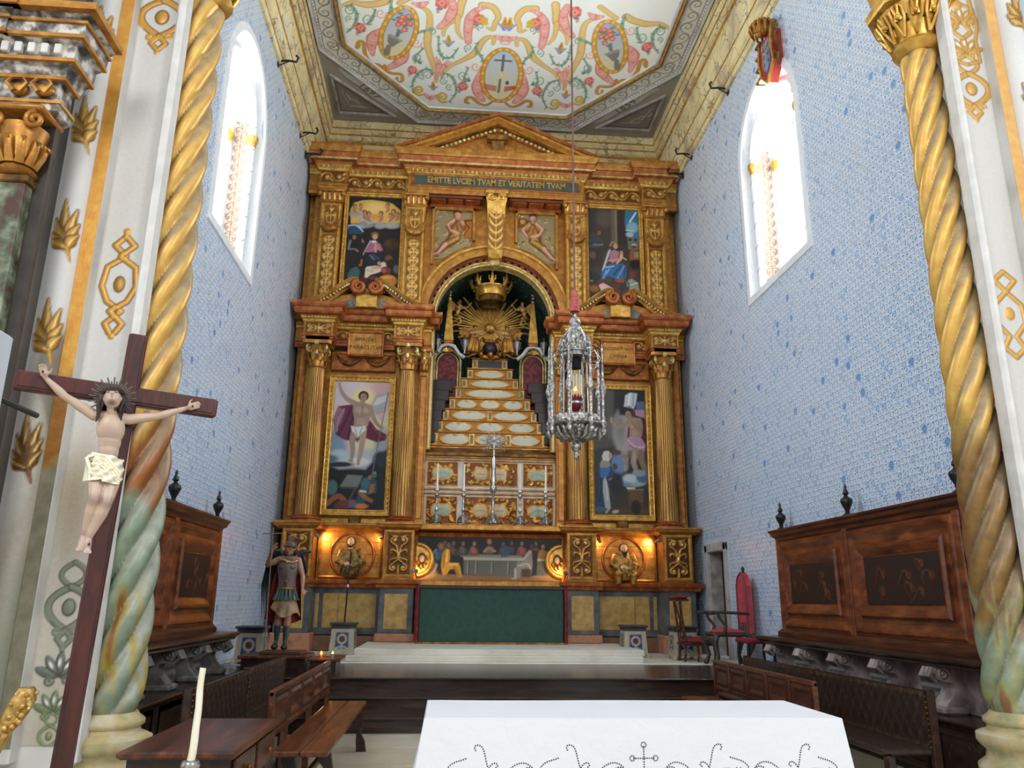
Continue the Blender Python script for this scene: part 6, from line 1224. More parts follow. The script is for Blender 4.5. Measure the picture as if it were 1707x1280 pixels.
for s in (-1, 1):
    o = thing('relief_medallion', ('left' if s < 0 else 'right')+' half roundel with a small carved head, beside the supper painting', 'medallion', (s*1.38, 15.8, 2.3))
    a = MB(); a.tube([(s*1.44-s*.30*cos(t), 15.82, 2.3+.30*sin(t)) for t in np.linspace(-pi/2, pi/2, 24)], .045, 8, up=(0, 1, 0)); a.prism([(s*1.46-s*.28*cos(t), 2.3+.28*sin(t)) for t in np.linspace(-pi/2, pi/2, 20)], 'y', 15.84, 15.9); obj('roundel', a, GOLDY, o, 50)
    a = MB(); a.ball((s*1.34, 15.79, 2.32), (.055, .05, .07), 10, 8); a.ball((s*1.34-s*.01, 15.745, 2.31), (.012, .012, .016), 6, 5); a.ball((s*1.34, 15.76, 2.28), (.03, .03, .03), 6, 5); obj('face', a, mat('face_pale', 'd8b49a', rough=.45), o, 60)
    a = MB()
    for k in range(7): t = radians(-20+k*37); a.ball((s*1.34+.05*cos(t), 15.80, 2.33+.075*sin(t)), (.03, .03, .03), 6, 5)
    for k in range(5): t = radians(200+k*40); a.tube([(s*1.34, 15.82, 2.3), (s*1.34+.12*cos(t), 15.8, 2.3+.16*sin(t)), (s*1.34+.08*cos(t+.5), 15.8, 2.3+.2*sin(t+.4))], (.025, .01), 6)
    obj('hair_and_leaves', a, GOLDD, o, 60)
# ================================================================ NICHE with stepped throne
ni = thing('niche', 'deep arched niche lined with dark green starry cloth and red damask', 'niche', (0, 17.3, 4.5))
NG = NT('niche_green'); g_ = NG.n('ShaderNodeNewGeometry'); vo_ = NG.n('ShaderNodeTexVoronoi', {'Vector': g_.outputs['Position'], 'Scale': 7.0}); c_ = NG.mix(NG.M('LESS_THAN', vo_.outputs['Distance'], .16), NG.mix(NG.noise(g_.outputs['Position'], 3), '17302c', '2c4a44'), 'a9a67a'); NG.set(Base_Color=c_, Roughness=.7)
m = MB(); rings = []
sec = [(1.36, 4.5)]+[(1.36*cos(a), 7.5+1.36*sin(a)) for a in np.linspace(0, pi, 24)]+[(-1.36, 4.5)]
m.loft([[(x, y, z) for x, z in sec] for y in (16.4, 18.15)], cap=False, closed=False); m.prism(sec, 'y', 18.15, 18.2); m.box(-1.36, 1.36, 16.4, 18.2, 4.4, 4.5); obj('lining', m, NG.m, ni)
m = MB(); m.loft([[(x*1.06, y, z) for x, z in sec] for y in (16.38, 18.25)], cap=False, closed=False); m.prism([(x*1.06, z) for x, z in sec], 'y', 18.24, 18.3); obj('shell', m, WOODD, ni)
th = thing('stepped_throne', 'gilded pyramid of nine narrow steps with white painted panels in the niche', 'throne', (0, 17, 4.5))
fac = lambda y: y/16.8
lv = [(6.80, 6.56, .40), (6.56, 6.33, .51), (6.33, 6.11, .64), (6.11, 5.87, .77), (5.87, 5.62, .90), (5.62, 5.36, 1.04), (5.36, 5.10, 1.17), (5.10, 4.80, 1.28), (4.80, 4.56, 1.33)]
WHT = mat('panel_white', 'b9bcb0', 'd3d3c6', rough=.4); BLUP = mat('panel_blue', '4e5f66', '6f7f84', rough=.4)
for k, (zt, zb, hw) in enumerate(lv):
    y = 17.35-.10*k; f = y/16.8; hw *= f; zt = 1.55+(zt-1.55)*f; zb = 1.55+(zb-1.55)*f-.02
    m = MB(); m.box(-hw, hw, y, 18.0, zb, zt-.03); m.box(-hw-.02, hw+.02, y-.035, 18.0, zt-.035, zt, b=.01); s_ = obj('throne_step', m, GOLD, th)
    C = Cv(2*hw-.02, zt-zb-.05, 70, '8a5a26'); C.c[...] = G('a8702e'); w, h = C.w, C.h_; n_ = 1 if k < 2 else 2 if k < 5 else 3; n_ = {0: 1, 1: 1, 2: 1, 3: 1, 4: 3, 5: 2, 6: 3, 7: 3, 8: 3}[k]
    x0 = .12 if k < 8 else .0; seg = (w-2*x0)/n_
    if k == 0: C.poly([(.13, .03), (w-.13, .03), (w-.13, h-.03), (.13, h-.03)], H('2f3c40'))
    for j in range(n_ if k else 0):
        cx = x0+seg*(j+.5); a = seg*.40
        C.ell(cx, h/2, a*1.1, h*.48, G('d9a848'), h=.015); C.ell(cx, h/2-.01, a*.92, h*.34, H('d2d3c6')); C.ell(cx-a*.4, h/2-.01, a*.5, h*.40, H('d2d3c6')); C.ell(cx+a*.4, h/2-.01, a*.5, h*.40, H('d2d3c6'))
        C.ell(cx, h*.86, .05, .03, G('e8c068'), h=.03); C.line([(cx-a*.5, h*.9), (cx+a*.5, h*.9)], .012, G('e8c068'), h=.02); C.line(bez((cx-a*1.1, h*.5), (cx-a*.9, h*.1), (cx-a*.2, h*.08)), .014, G('dcae50'), h=.02); C.line(bez((cx+a*1.1, h*.5), (cx+a*.9, h*.1), (cx+a*.2, h*.08)), .014, G('dcae50'), h=.02)
    C.grid('painted_riser', (-hw+.01, y-.004, zb+.01), (1, 0, 0), (0, 0, 1), (0, -1, 0), CARVE, s_)
    xs_ = [-hw+.07, hw-.07]+([0] if k == 5 else [])+([-hw/3.2, hw/3.2] if k in (7,) else [])
    for x in xs_:
        m = MB(); m.box(x-.06, x+.06, y-.015, y+.01, zb+.015, zt-.045, b=.004); m.box(x-.035, x+.035, y-.02, y, zb+.045, zt-.07); obj('post_panel', m, GOLDY, s_); m = MB(); m.box(x-.03, x+.03, y-.026, y-.01, zb+.05, zt-.075, b=.003); obj('blue_inset', m, BLUP, s_)
# dark steps at both sides of the niche
for s in (-1, 1):
    for k in range(6): m = MB(); z = 6.3-.25*k; m.box(s*(.85+.07*k), s*1.35, 16.95-.09*k, 18.0, z-.25, z, b=.01); obj('side_step', m, WOODD, th)
# side retable doors with red damask
for s in (-1, 1):
    o = thing('damask_panel', 'red damask panel in a curved gilt frame in the niche, '+('left' if s < 0 else 'right')+' side', 'panel', (s*1.0, 17.2, 5))
    cx = s*.98; arch = [(cx-.24, 5.45)]+[(cx+.24*cos(a), 6.72+.26*sin(a)) for a in np.linspace(pi, 0, 14)]+[(cx+.24, 5.45)]
    m = MB(); m.prism(arch, 'y', 17.1, 17.16); obj('damask', m, mat('damask', '4a1219', '6b1c24', '7d2a30', 14, .6, lo=.42, hi=.56), o)
    m = MB(); m.tube([(x, 17.08, z) for x, z in arch], .022, 6, up=(0, 1, 0)); m.tube([(cx+(x-cx)*1.22, 17.05, z+(.06 if z > 5.6 else 0)) for x, z in arch], .03, 6, up=(0, 1, 0)); obj('gilt_frame', m, GOLDL, o, 60)
    m = MB(); m.tube([(cx-.38, 17.0, 6.86), (cx-.25, 17.0, 6.95), (cx-.14, 17.0, 7.12), (cx, 17.0, 7.17), (cx+.14, 17.0, 7.12), (cx+.25, 17.0, 6.95), (cx+.38, 17.0, 6.86)], .045, 8, up=(0, 1, 0)); m.tube([(cx+.09*cos(t), 17.0, 7.0+.06*sin(t)) for t in np.linspace(0, pi, 9)], .03, 6); obj('pediment', m, STONE, o, 60)
    for j in range(7): t = pi*(j+.5)/7; q = MB(); q.tube([(cx, 16.98, 6.98), (cx+.13*cos(t), 16.96, 6.98+.10*sin(t))], (.01, .022), 6); obj('shell_rib', q, GOLDY, o)
    ob = thing('obelisk', 'slender gilt obelisk in the niche, '+('left' if s < 0 else 'right')+' side', 'obelisk', (s*.97, 17.05, 7.15))
    m = MB(); x = s*.97; m.box(x-.11, x+.11, 16.95, 17.15, 7.17, 7.25, b=.01); obj('foot', m, GOLDR, ob)
    m = MB(); m.loft([[(x-r, 17.05-r, z), (x+r, 17.05-r, z), (x+r, 17.05+r, z), (x-r, 17.05+r, z)] for r, z in ((.11, 7.25), (.03, 8.25))]); obj('spire', m, GOLDY, ob); m = MB()
    for z, r in ((8.29, .045), (8.38, .035), (8.47, .04), (8.56, .025)): m.ball((x, 17.05, z), r, 8, 6)
    obj('finial', m, GOLDL, ob, 60)
    for q, xx in enumerate((.60, 1.22)):
        u = thing('silver_urn', 'small pale urn beside the %s obelisk, on its %s side' % ('left' if s < 0 else 'right', ('inner', 'outer')[q]), 'urn', (s*xx, 16.95, 6.95))
        m = MB(); m.lathe([(.0, 0), (.05, 0), (.02, .06), (.03, .1), (.08, .2), (.1, .3), (.11, .32), (.06, .34), (.03, .38), (.03, .44), (.0, .46)], (s*xx, 16.95, 6.93), 12); obj('urn_body', m, SILV2, u, 60)
# sunburst
sb = thing('sunburst', 'gilded sunburst of long rays with a small face at its heart', 'sunburst', (0, 17.6, 7.8))
m = MB(); r_ = random.Random(2); cz = 7.78
for k in range(64):
    a = 2*pi*k/64; L = (.75 if k % 2 else .55)*(1.35 if abs(cos(a)) > .6 and sin(a) > .15 else 1.0)*(1.3 if abs(sin(a)) < .2 else 1); L = min(L, 1.0)
    q = Matrix.Translation((0, 17.6, cz)) @ Matrix.Rotation(-a, 4, 'Y'); mm = MB(); mm.prism([(0, -.012), (.1, -.014), (L, -.02), (L+.05, 0), (L, .02), (.1, .014), (0, .012)], 'y', -.012+.01*(k % 3), .012+.01*(k % 3)); mm.xf(q); obj('ray', mm, GOLDY if k % 3 else GOLD, sb)
m = MB(); m.ball((0, 17.5, cz), (.14, .08, .12), 14, 10); m.ball((-.04, 17.42, cz+.02), .018, 6, 5); m.ball((.04, 17.42, cz+.02), .018, 6, 5); m.ball((0, 17.41, cz-.01), (.014, .02, .025), 6, 5); m.box(-.04, .04, 17.41, 17.44, cz-.06, cz-.045); obj('face', m, GOLDY, sb, 60)
# crown
cr = thing('crown', 'large open gilt crown hanging above the sunburst', 'crown', (-.02, 17.0, 8.4)); cx, cy, k_ = -.02, 17.0, 1.0
m = MB(); m.lathe([(.33, 8.33), (.35, 8.33), (.38, 8.42), (.37, 8.5), (.41, 8.53), (.41, 8.56), (.38, 8.56), (.36, 8.5), (.33, 8.4)], (cx, cy, 0), 32, cap=False); m.lathe([(.33, 8.33), (.30, 8.33), (.31, 8.38), (.34, 8.5)], (cx, cy, 0), 32, cap=False); obj('band', m, GOLDY, cr, 60)
for k in range(8):
    a = k*pi/4+pi/8*0; m = MB(); b_ = (cx+.40*cos(a), cy+.40*sin(a)); o_ = (cx+.48*cos(a), cy+.48*sin(a)); m.tube([(b_[0], b_[1], 8.55), (o_[0], o_[1], 8.68), (o_[0], o_[1], 8.80)], (.06, .02), 6); m.ball((o_[0], o_[1], 8.83), .03, 8, 6)
    for s in (-1, 1): a2 = a+s*.16; m.tube([(b_[0], b_[1], 8.57), (cx+.47*cos(a2), cy+.47*sin(a2), 8.64), (cx+.46*cos(a2*1.0), cy+.46*sin(a2), 8.70)], (.03, .015), 6); m.ball((cx+.46*cos(a2), cy+.46*sin(a2), 8.71), .022, 6, 5)
    obj('fleuron', m, GOLDY, cr, 60)
for k in range(12): a = k*pi/6; m = MB(); m.ball((cx+.40*cos(a), cy+.40*sin(a), 8.49), .02, 8, 6); obj('jewel', m, GOLDL, cr, 60)
m = MB(); m.lathe([(.30, 8.2), (.29, 8.34)], (cx, cy, 0), 24, cap=False); obj('lower_ring', m, GOLDD, cr, 60)
m = MB(); m.tube([(cx, cy, 8.5), (cx, cy, 8.86)], .008, 5); obj('wire', m, IRON, cr)
gl = thing('globe_pedestal', 'dark globe borne on a gilt scrolled stand on top of the throne steps', 'globe', (0, 17.4, 6.95))
m = MB(); m.ball((0, 17.35, 7.2), .17, 18, 12); obj('globe', m, mat('globe_dark', '2b2530', '453c46', rough=.35), gl, 180)
m = MB()
for s in (-1, 1):
    m.tube([(s*.05, 17.3, 6.97), (s*.2, 17.25, 6.99), (s*.3, 17.3, 7.1), (s*.42, 17.3, 7.12), (s*.5, 17.3, 7.02)], (.06, .03), 8); m.ball((s*.22, 17.18, 7.02), .06, 8, 6); m.tube([(s*.1, 17.3, 7.35), (s*.18, 17.22, 7.42), (s*.25, 17.25, 7.36)], (.04, .02), 6)
m.ball((0, 17.28, 7.36), (.2, .08, .05), 10, 6); m.ball((0, 17.15, 7.0), .07, 8, 6); obj('scrolled_stand', m, GOLD, gl, 60)
# ================================================================ ALTAR, candlesticks, cross
al = thing('high_altar', 'high altar with green damask frontal between dark red side curtains', 'altar', (0, 15.2, .765))
gd = NT('green_damask'); gp_ = gd.pos(); wv = gd.n('ShaderNodeTexVoronoi', {'Vector': gp_, 'Scale': 5.0}, feature='DISTANCE_TO_EDGE').outputs[0]; gd.set(Base_Color=gd.mix(gd.M('GREATER_THAN', wv, .10), '22463a', '1f3f35'), Roughness=.7)
m = MB(); m.box(-1.33, 1.35, 15.05, 15.12, .79, 1.76, b=.01); obj('frontal', m, gd.m, al)
m = MB(); m.box(-1.36, 1.38, 15.08, 15.85, .765, 1.74); m.box(-1.40, 1.42, 15.02, 15.85, 1.74, 1.80, b=.01); obj('altar_table', m, WOODD, al)
m = MB(); m.box(-1.40, 1.42, 15.0, 15.1, .765, .80, b=.005); obj('plinth_bar', m, GOLDD, al)
for s in (-1, 1): m = MB(); x = s*1.37+.01; m.tube([(x, 15.0, 1.78), (x+.012*s, 15.0, 1.3), (x, 15.0, .8)], .022, 8); m.box(min(x, x+s*.05), max(x, x+s*.05), 15.02, 15.5, .8, 1.76); obj('side_curtain', m, REDV, al)
m = MB(); m.box(-1.45, 1.45, 15.45, 16.0, 1.80, 1.90, b=.01); obj('gilt_ledge', m, GOLD, al)
def candlestick(x, z0, h, label, y=15.62, grp=None):
    t = thing('candlestick', label, 'candlestick', (x, y, z0), grp); s = h/.70
    m = MB(); f = []
    for k in range(3):
        a = k*2*pi/3-pi/2; m.tube([(x+cos(a)*.02, y+sin(a)*.02, z0+.16), (x+cos(a)*.08, y+sin(a)*.08, z0+.10), (x+cos(a)*.125, y+sin(a)*.125, z0+.03)], (.045, .04, .03), 8); m.ball((x+cos(a)*.13, y+sin(a)*.13, z0+.022), .024, 8, 6)
    m.lathe([(.11, z0+.03), (.12, z0+.05), (.08, z0+.1), (.05, z0+.15), (.02, z0+.2)], (x, y, 0), 6); obj('foot', m, SILV, t, 50)
    pr = [(.02, .18), (.035, .2), (.02, .22), (.016, .25), (.03, .28), (.036, .31), (.02, .34), (.016, .4), (.028, .45), (.022, .5), (.018, .55), (.045, .6), (.05, .63), (.03, .65), (.024, .68), (.06, .70), (.055, .72), (.02, .72)]
    m = MB(); m.lathe([(r, z0+z*s) for r, z in pr], (x, y, 0), 14); obj('stem', m, SILV2, t, 60); return t
grp = None
names = ('leftmost', 'second', 'fourth from the left', 'rightmost')
for (x, hh), nm in zip(((-1.09, .66), (-.56, .66), (.57, .66), (1.09, .66)), ('far left', 'just left of the silver cross', 'just right of the silver cross', 'far right')):
    candlestick(x, 2.975, .66, 'silver candlestick on the altar shelf, %s' % nm)
    c = MB(); c.lathe([(.0, 0), (.024, 0), (.019, .53), (.0, .535)], (x, 15.62, 3.65), 10); tag(obj('candle', c, WAX, None, 60), 'tall white candle in the silver candlestick %s' % nm, 'candle')
t = thing('altar_cross', 'tall silver altar cross with rayed head, centre of the altar shelf', 'cross', (.03, 15.62, 2.975)); x, y, z0 = .03, 15.62, 2.975
m = MB()
for k in range(3): a = k*2*pi/3-pi/2; m.tube([(x, y, z0+.2), (x+cos(a)*.09, y+sin(a)*.09, z0+.12), (x+cos(a)*.14, y+sin(a)*.14, z0+.03)], (.05, .045, .03), 8)
m.lathe([(.12, z0+.03), (.12, z0+.06), (.05, z0+.16), (.02, z0+.24)], (x, y, 0), 6); obj('foot', m, SILV, t, 50)
m = MB(); m.lathe([(.02, z0+.2), (.035, z0+.25), (.02, z0+.3), (.03, z0+.45), (.02, z0+.6), (.07, z0+.68), (.07, z0+.75), (.03, z0+.8), (.06, z0+.9), (.04, z0+1.0), (.045, z0+1.0), (.045, z0+1.34), (.02, z0+1.38), (.02, z0+1.5)], (x, y, 0), 12); obj('stem', m, SILV2, t, 60)
m = MB(); zc = z0+1.66
for k in range(28):
    a = 2*pi*k/28; L = .30 if k % 2 else .22
    if sin(a) < -.8: continue
    m.tube([(x+cos(a)*.05, y, zc+sin(a)*.05), (x+cos(a)*L, y, zc+sin(a)*L*.85)], (.016, .007), 5)
stuff(obj('rays', m, SILV, t))
m = MB(); m.box(x-.014, x+.014, y-.02, y+.01, zc-.22, zc+.14); m.box(x-.11, x+.11, y-.02, y+.01, zc+.02, zc+.045); m.ball((x, y-.03, zc-.07), (.022, .016, .09), 8, 6); m.ball((x, y-.03, zc+.04), .02, 8, 6); m.tube([(x-.09, y-.03, zc+.05), (x, y-.03, zc+.01), (x+.09, y-.03, zc+.05)], .008, 5); obj('crucifix', m, SILV2, t, 60)
# warm spotlights of the predella
WARM = (1, .62, .25)
for x, y, z, tx, lab in ((-3.36, 15.72, 2.72, -3.05, 'small spotlight at the upper left of the left roundel'), (-2.16, 15.72, 2.70, -2.4, 'small spotlight at the upper right of the left roundel'), (2.20, 15.72, 2.70, 2.35, 'small spotlight at the upper left of the right roundel'), (3.34, 15.72, 2.72, 3.05, 'small spotlight at the upper right of the right roundel'), (-1.42, 15.42, 2.06, -1.1, 'small spotlight at the lower left corner of the supper painting'), (1.44, 15.42, 2.06, 1.1, 'small spotlight at the lower right corner of the supper painting')):
    t = thing('spotlight', lab, 'lamp', (x, y, z)); dz = .0 if abs(x) > 2 else .0
    tgt = Vector((tx, 15.97, 2.58)) if abs(x) > 2 else Vector((tx, 15.9, 1.98)); dv = (tgt-Vector((x, y, z))).normalized()
    m = MB(); m.tube([Vector((x, y, z))-dv*.10, Vector((x, y, z))], .038, 10); obj('housing', m, SILV2, t, 60); m = MB(); m.tube([Vector((x, y, z))-dv*.05, (x, y+.1, z+(.12 if abs(x) > 2 else -.12))], .01, 6); obj('bracket', m, IRON, t)
    m = MB(); m.tube([Vector((x, y, z)), Vector((x, y, z))+dv*.004], .03, 10); obj('lens', m, LENS, t)
    big = abs(x) > 3
    spot('predella_spot', Vector((x, y, z))+dv*.03, tgt, 16 if big else (5 if abs(x) > 2 else 9), WARM, 130, .02)
# ================================================================ FIGURES
def limb(m, pts, rr, n=10):
    P = [Vector(p) for p in pts]; m.tube(P, list(rr), n)
    for p, r in zip(P, rr): m.ball(p, r*1.0, n, 6)
def humanoid(J, s, hands=True, nude=True):
    """one figure from joint positions; s = standing height. returns MB of overlapping masses, to be fused into one surface"""
    m = MB(); v = {k: Vector(p) for k, p in J.items() if k != '_hm'}; hw = (v['sr']-v['sl']).length/2; side = (v['sr']-v['sl']).normalized(); upv = (v['neck']-v['hip']).normalized()
    fwd = side.cross(upv).normalized(); B = Matrix((side, fwd, upv)).transposed()
    M = B
    ch = v['neck'].lerp(v['hip'], .27); wa = v['neck'].lerp(v['hip'], .66)
    m.ball(ch, (hw*.86, s*.062, s*.10), 18, 12, M=M); m.ball(ch+side*hw*.38-fwd*s*.028+upv*s*.02, (hw*.42, s*.034, s*.045), 12, 8, M=M); m.ball(ch-side*hw*.38-fwd*s*.028+upv*s*.02, (hw*.42, s*.034, s*.045), 12, 8, M=M)
    m.ball(wa, (hw*.62, s*.05, s*.09), 16, 10, M=M); m.ball(v['neck'].lerp(v['hip'], .5), (hw*.7, s*.052, s*.08), 16, 10, M=M); m.ball(v['hip'], (hw*.72, s*.058, s*.06), 16, 10, M=M)
    limb(m, [v['sl'], v['neck']-upv*s*.012, v['sr']], (s*.034, s*.034, s*.034)); limb(m, [v['neck']-upv*s*.02, v['head']-upv*s*.03], (s*.033, s*.028))
    for q in 'lr':
        sh, e, h = v['s'+q], v['e'+q], v['h'+q]; limb(m, [sh, sh.lerp(e, .45), e], (s*.034, s*.031, s*.022)); limb(m, [e, e.lerp(h, .3), h], (s*.023, s*.025, s*.014))
        if 'k'+q in v:
            k, a = v['k'+q], v['a'+q]; hp = v['hip']+side*(hw*.42 if q == 'r' else -hw*.42); limb(m, [hp, hp.lerp(k, .5), k], (s*.056, s*.048, s*.033)); limb(m, [k, k.lerp(a, .32), a], (s*.033, s*.036, s*.019))
            t = v['t'+q]; limb(m, [a, a.lerp(t, .5), t], (s*.02, s*.021, s*.014))
    hd = v['head']; hM = J.get('_hm', M)
    f_ = hM @ Vector((0, 1, 0)); f_ = -f_; u_ = hM @ Vector((0, 0, 1)); s_ = hM @ Vector((1, 0, 0)); r = s/15.5
    m.ball(hd, (r*.76, r*.92, r), 16, 12, M=hM); m.ball(hd+f_*r*.40-u_*r*.48, (r*.52, r*.5, r*.52), 12, 8, M=hM)
    m.tube([hd+f_*r*.86+u_*r*.12, hd+f_*r*1.12-u_*r*.20], (r*.10, r*.16), 6); m.ball(hd+f_*r*.82+u_*r*.2+s_*r*.3, (r*.24, r*.12, r*.09), 8, 6, M=hM); m.ball(hd+f_*r*.82+u_*r*.2-s_*r*.3, (r*.24, r*.12, r*.09), 8, 6, M=hM); m.ball(hd+f_*r*.86-u_*r*.42, (r*.22, r*.1, r*.08), 8, 6, M=hM)
    for q in (-1, 1): m.ball(hd+s_*q*r*.76, (r*.1, r*.18, r*.26), 8, 6, M=hM)
    return m, (hd, f_, u_, s_, r)
def hand(m, w, d, n, s, curl=.4, side=1):
    """palm and five fingers at wrist w, pointing along d with palm normal n"""
    d, n = Vector(d).normalized(), Vector(n).normalized(); x = d.cross(n).normalized(); w = Vector(w); L = s*.10; B = Matrix((x, n, d)).transposed()
    m.ball(w+d*L*.30, (L*.27, L*.12, L*.36), 10, 8, M=B)
    for i, (o, ln) in enumerate(((-.21, .40), (-.07, .47), (.07, .44), (.20, .34))):
        b = w+d*L*.55+x*L*o; p1 = b+d*L*ln*.5+n*L*ln*curl*.18; p2 = p1+d*L*ln*.4*(1-curl*.5)+n*L*ln*.5*curl; m.tube([b-d*L*.1, p1, p2], (L*.075, L*.066, L*.05), 6); m.ball(p2, L*.05, 6, 4)
    b = w+d*L*.18+x*L*.24*side; m.tube([b-x*L*.1*side, b+x*L*.2*side+d*L*.18, b+x*L*.24*side+d*L*.38+n*L*.06], (L*.09, L*.075, L*.055), 6)
# ---- crucifix in front of the left pier
CX = thing('processional_cross', 'tall dark red wooden cross standing before the left painted pier', 'cross', (-2.18, 3.19, .0))
TH = radians(25); TM = Matrix.Translation((-2.18, 3.19, 2.335)) @ Matrix.Rotation(TH, 4, 'Z') @ Matrix.Rotation(radians(1.6), 4, 'Y')
def bevelbeam(x0, x1, z0, z1, y0, y1, b=.012): m = MB(); m.box(x0, x1, y0, y1, z0, z1, b=b); return m
m = bevelbeam(-.036, .036, -2.33, .262, -.012, .03, .006); m.box(-.024, .024, -.017, -.01, -2.3, .25, b=.004); m.xf(TM); obj('upright', m, WOODX, CX)
m = bevelbeam(-.400, .345, -.040, .036, -.016, .028, .006); m.box(-.385, .33, -.021, -.014, -.028, .024, b=.004); m.xf(TM); obj('crossbeam', m, WOODX, CX)
m = MB(); m.lathe([(.0, 0), (.26, 0), (.26, .05), (.1, .1), (.06, .3), (.0, .3)], (-2.25, 3.19, 0), 8); obj('base', m, WOODX, CX)
FG = thing('crucified_figure', 'painted figure in a white loincloth nailed to the dark red cross, arms spread', 'person', (-2.2, 3.1, 1.7))
hm = Matrix.Rotation(radians(-10), 3, 'Z') @ Matrix.Rotation(radians(-24), 3, 'X') @ Matrix.Rotation(radians(-8), 3, 'Y')
J = dict(head=(-.058, -.100, -.040), neck=(-.047, -.068, -.100), hip=(-.030, -.055, -.335), sl=(-.112, -.052, -.112), sr=(.018, -.052, -.110), el=(-.232, -.045, -.048), er=(.130, -.045, -.078), hl=(-.318, -.034, .022), hr=(.245, -.034, -.020),
         kl=(-.056, -.105, -.470), kr=(-.010, -.108, -.478), al=(-.068, -.052, -.612), ar=(-.052, -.066, -.622), tl=(-.075, -.072, -.668), tr=(-.046, -.092, -.676), _hm=hm)
FM = TM @ Matrix.Translation((-.035, 0, -.07)) @ Matrix.Scale(.925, 4) @ Matrix.Translation((.035, 0, .07))
m, hd = humanoid(J, .70)
hand(m, J['hl'], (-.35, -.1, .9), (0, -1, 0), .62, .5, 1); hand(m, J['hr'], (.85, -.1, .4), (0, -1, 0), .62, .5, -1)
for q, a in (('l', -1), ('r', 1)):
    t = Vector(J['t'+q])
    for i in range(5): m.tube([t+Vector(((i-2)*.0055, 0, .006)), t+Vector(((i-2)*.0065, -.006, -.010+abs(i-2)*.002))], (.0042, .003), 6)
body = fuse(m, .0030, 2, 'body'); hp = Vector(hd[0]); hf, hu, hs, hr_ = hd[1:]
def cskin(co):
    c = np.tile(H('c2a893'), (len(co), 1)); x, y, z = co.T
    def blob(p, r, col, a=1.): k = (np.clip(1.3-np.sqrt(((co-np.array(p))**2).sum(1))/r, 0, 1)*a)[:, None]; c[:] = c*(1-k)+H(col)*k
    w = (np.clip((x+.36)*0+np.abs(x+.04)*4-.4, 0, 1)*.5)[:, None]; c[:] = c*(1-w)+H('a98c7a')*w
    blob((-.048, -.118, -.20), .045, 'a88c82', .75); blob(J['kl'], .028, '5c1d22', .8); blob(J['kr'], .028, '5c1d22', .8); blob(J['al'], .03, '8d5f5a', .6); blob((J['tr'][0], J['tr'][1], -.645), .014, '7a2226', .9); blob((-.048, -.12, -.275), .006, '7a5548', .8)  # first blob: torso shading put into the abdomen colour
    for p in (J['hl'], J['hr']): blob(p, .016, '7d3a35', .6)
    for s_ in (-1, 1): blob(hp+hf*hr_*.88+hu*hr_*.10+hs*s_*hr_*.3, hr_*.13, '2c1d18', 1)
    blob(hp+hf*hr_*.92-hu*hr_*.44, hr_*.13, '8c4a44', .9); blob(hp-hu*hr_*.75+hf*hr_*.55, hr_*.34, '3d271d', 1.)
    k = (np.clip(-(z+.47)*6, 0, 1)*.35)[:, None]; c[:] = c*(1-k)+H('b79f98')*k
    return c
colour(body, cskin); body.transform(FM); obj('body', body, SKIN, FG)
m = MB(); r = random.Random(11); hb = hp-hf*hr_*.25+hu*hr_*.25; m.ball(hb, (hr_*.95, hr_*.9, hr_*.95), 14, 10)
for i in range(46):
    a = r.uniform(-2.6, 2.6); d_ = (hs*sin(a)-hf*cos(a)); p0 = hb+d_*hr_*.8+hu*r.uniform(-.2, .6)*hr_
    if abs(a) > 2.0: p0 = hb+d_*hr_*.75+hu*.7*hr_
    m.tube([p0, p0+d_*hr_*.3-Vector((0, 0, hr_*.7)), p0+d_*hr_*.12-Vector((0, 0, hr_*(1.5+.4*r.random()))), p0+d_*hr_*.25-Vector((0, 0, hr_*(1.9+.5*r.random())))], (hr_*.2, hr_*.2, hr_*.15, hr_*.05), 5)
m.xf(FM); obj('hair', m, mat('hair_dark', '1b120e', '2d1e17', '3d2a20', 60, .5), FG, 60)
m = MB()
for k in range(3): m.tube([tuple(hp+hu*hr_*(.42+.1*sin(5*t+k*2))+hs*cos(t)*hr_*(.95)+hf*sin(t)*hr_*.98) for t in np.linspace(0, 2*pi, 40)], hr_*.09, 5)
for k in range(22): t = k*.2856; b_ = hp+hu*hr_*.45+hs*cos(t)*hr_+hf*sin(t)*hr_; m.tube([b_, b_+(hs*cos(t)+hf*sin(t)+hu*.5*(-1)**k)*hr_*.3], (hr_*.05, hr_*.01), 4)
m.xf(FM); obj('crown_of_thorns', m, mat('thorn_brown', '2a1c12', '4a3524', rough=.6), FG)
for k in range(30):
    a = radians(-35+k*250/29); m = MB(); L = .088 if k % 2 else .070; c0 = hp-hf*hr_*.3+hu*hr_*.3; u = Vector((cos(a), .0, sin(a))); nn_ = Vector((-sin(a), 0, cos(a))); r0, w0 = .036, .0028
    q = [c0+u*r0+nn_*w0, c0+u*L+nn_*w0*1.2, c0+u*(L+.006), c0+u*L-nn_*w0*1.2, c0+u*r0-nn_*w0]; m.add(q+[p+Vector((0, .0018, 0)) for p in q], [(0, 1, 2, 3, 4), (9, 8, 7, 6, 5)]+[(i, (i+1) % 5, (i+1) % 5+5, i+5) for i in range(5)]); m.xf(FM); obj('halo_ray', m, mat('aged_silver', '3a342f', '6d645c', rough=.35, metal=.6), FG)
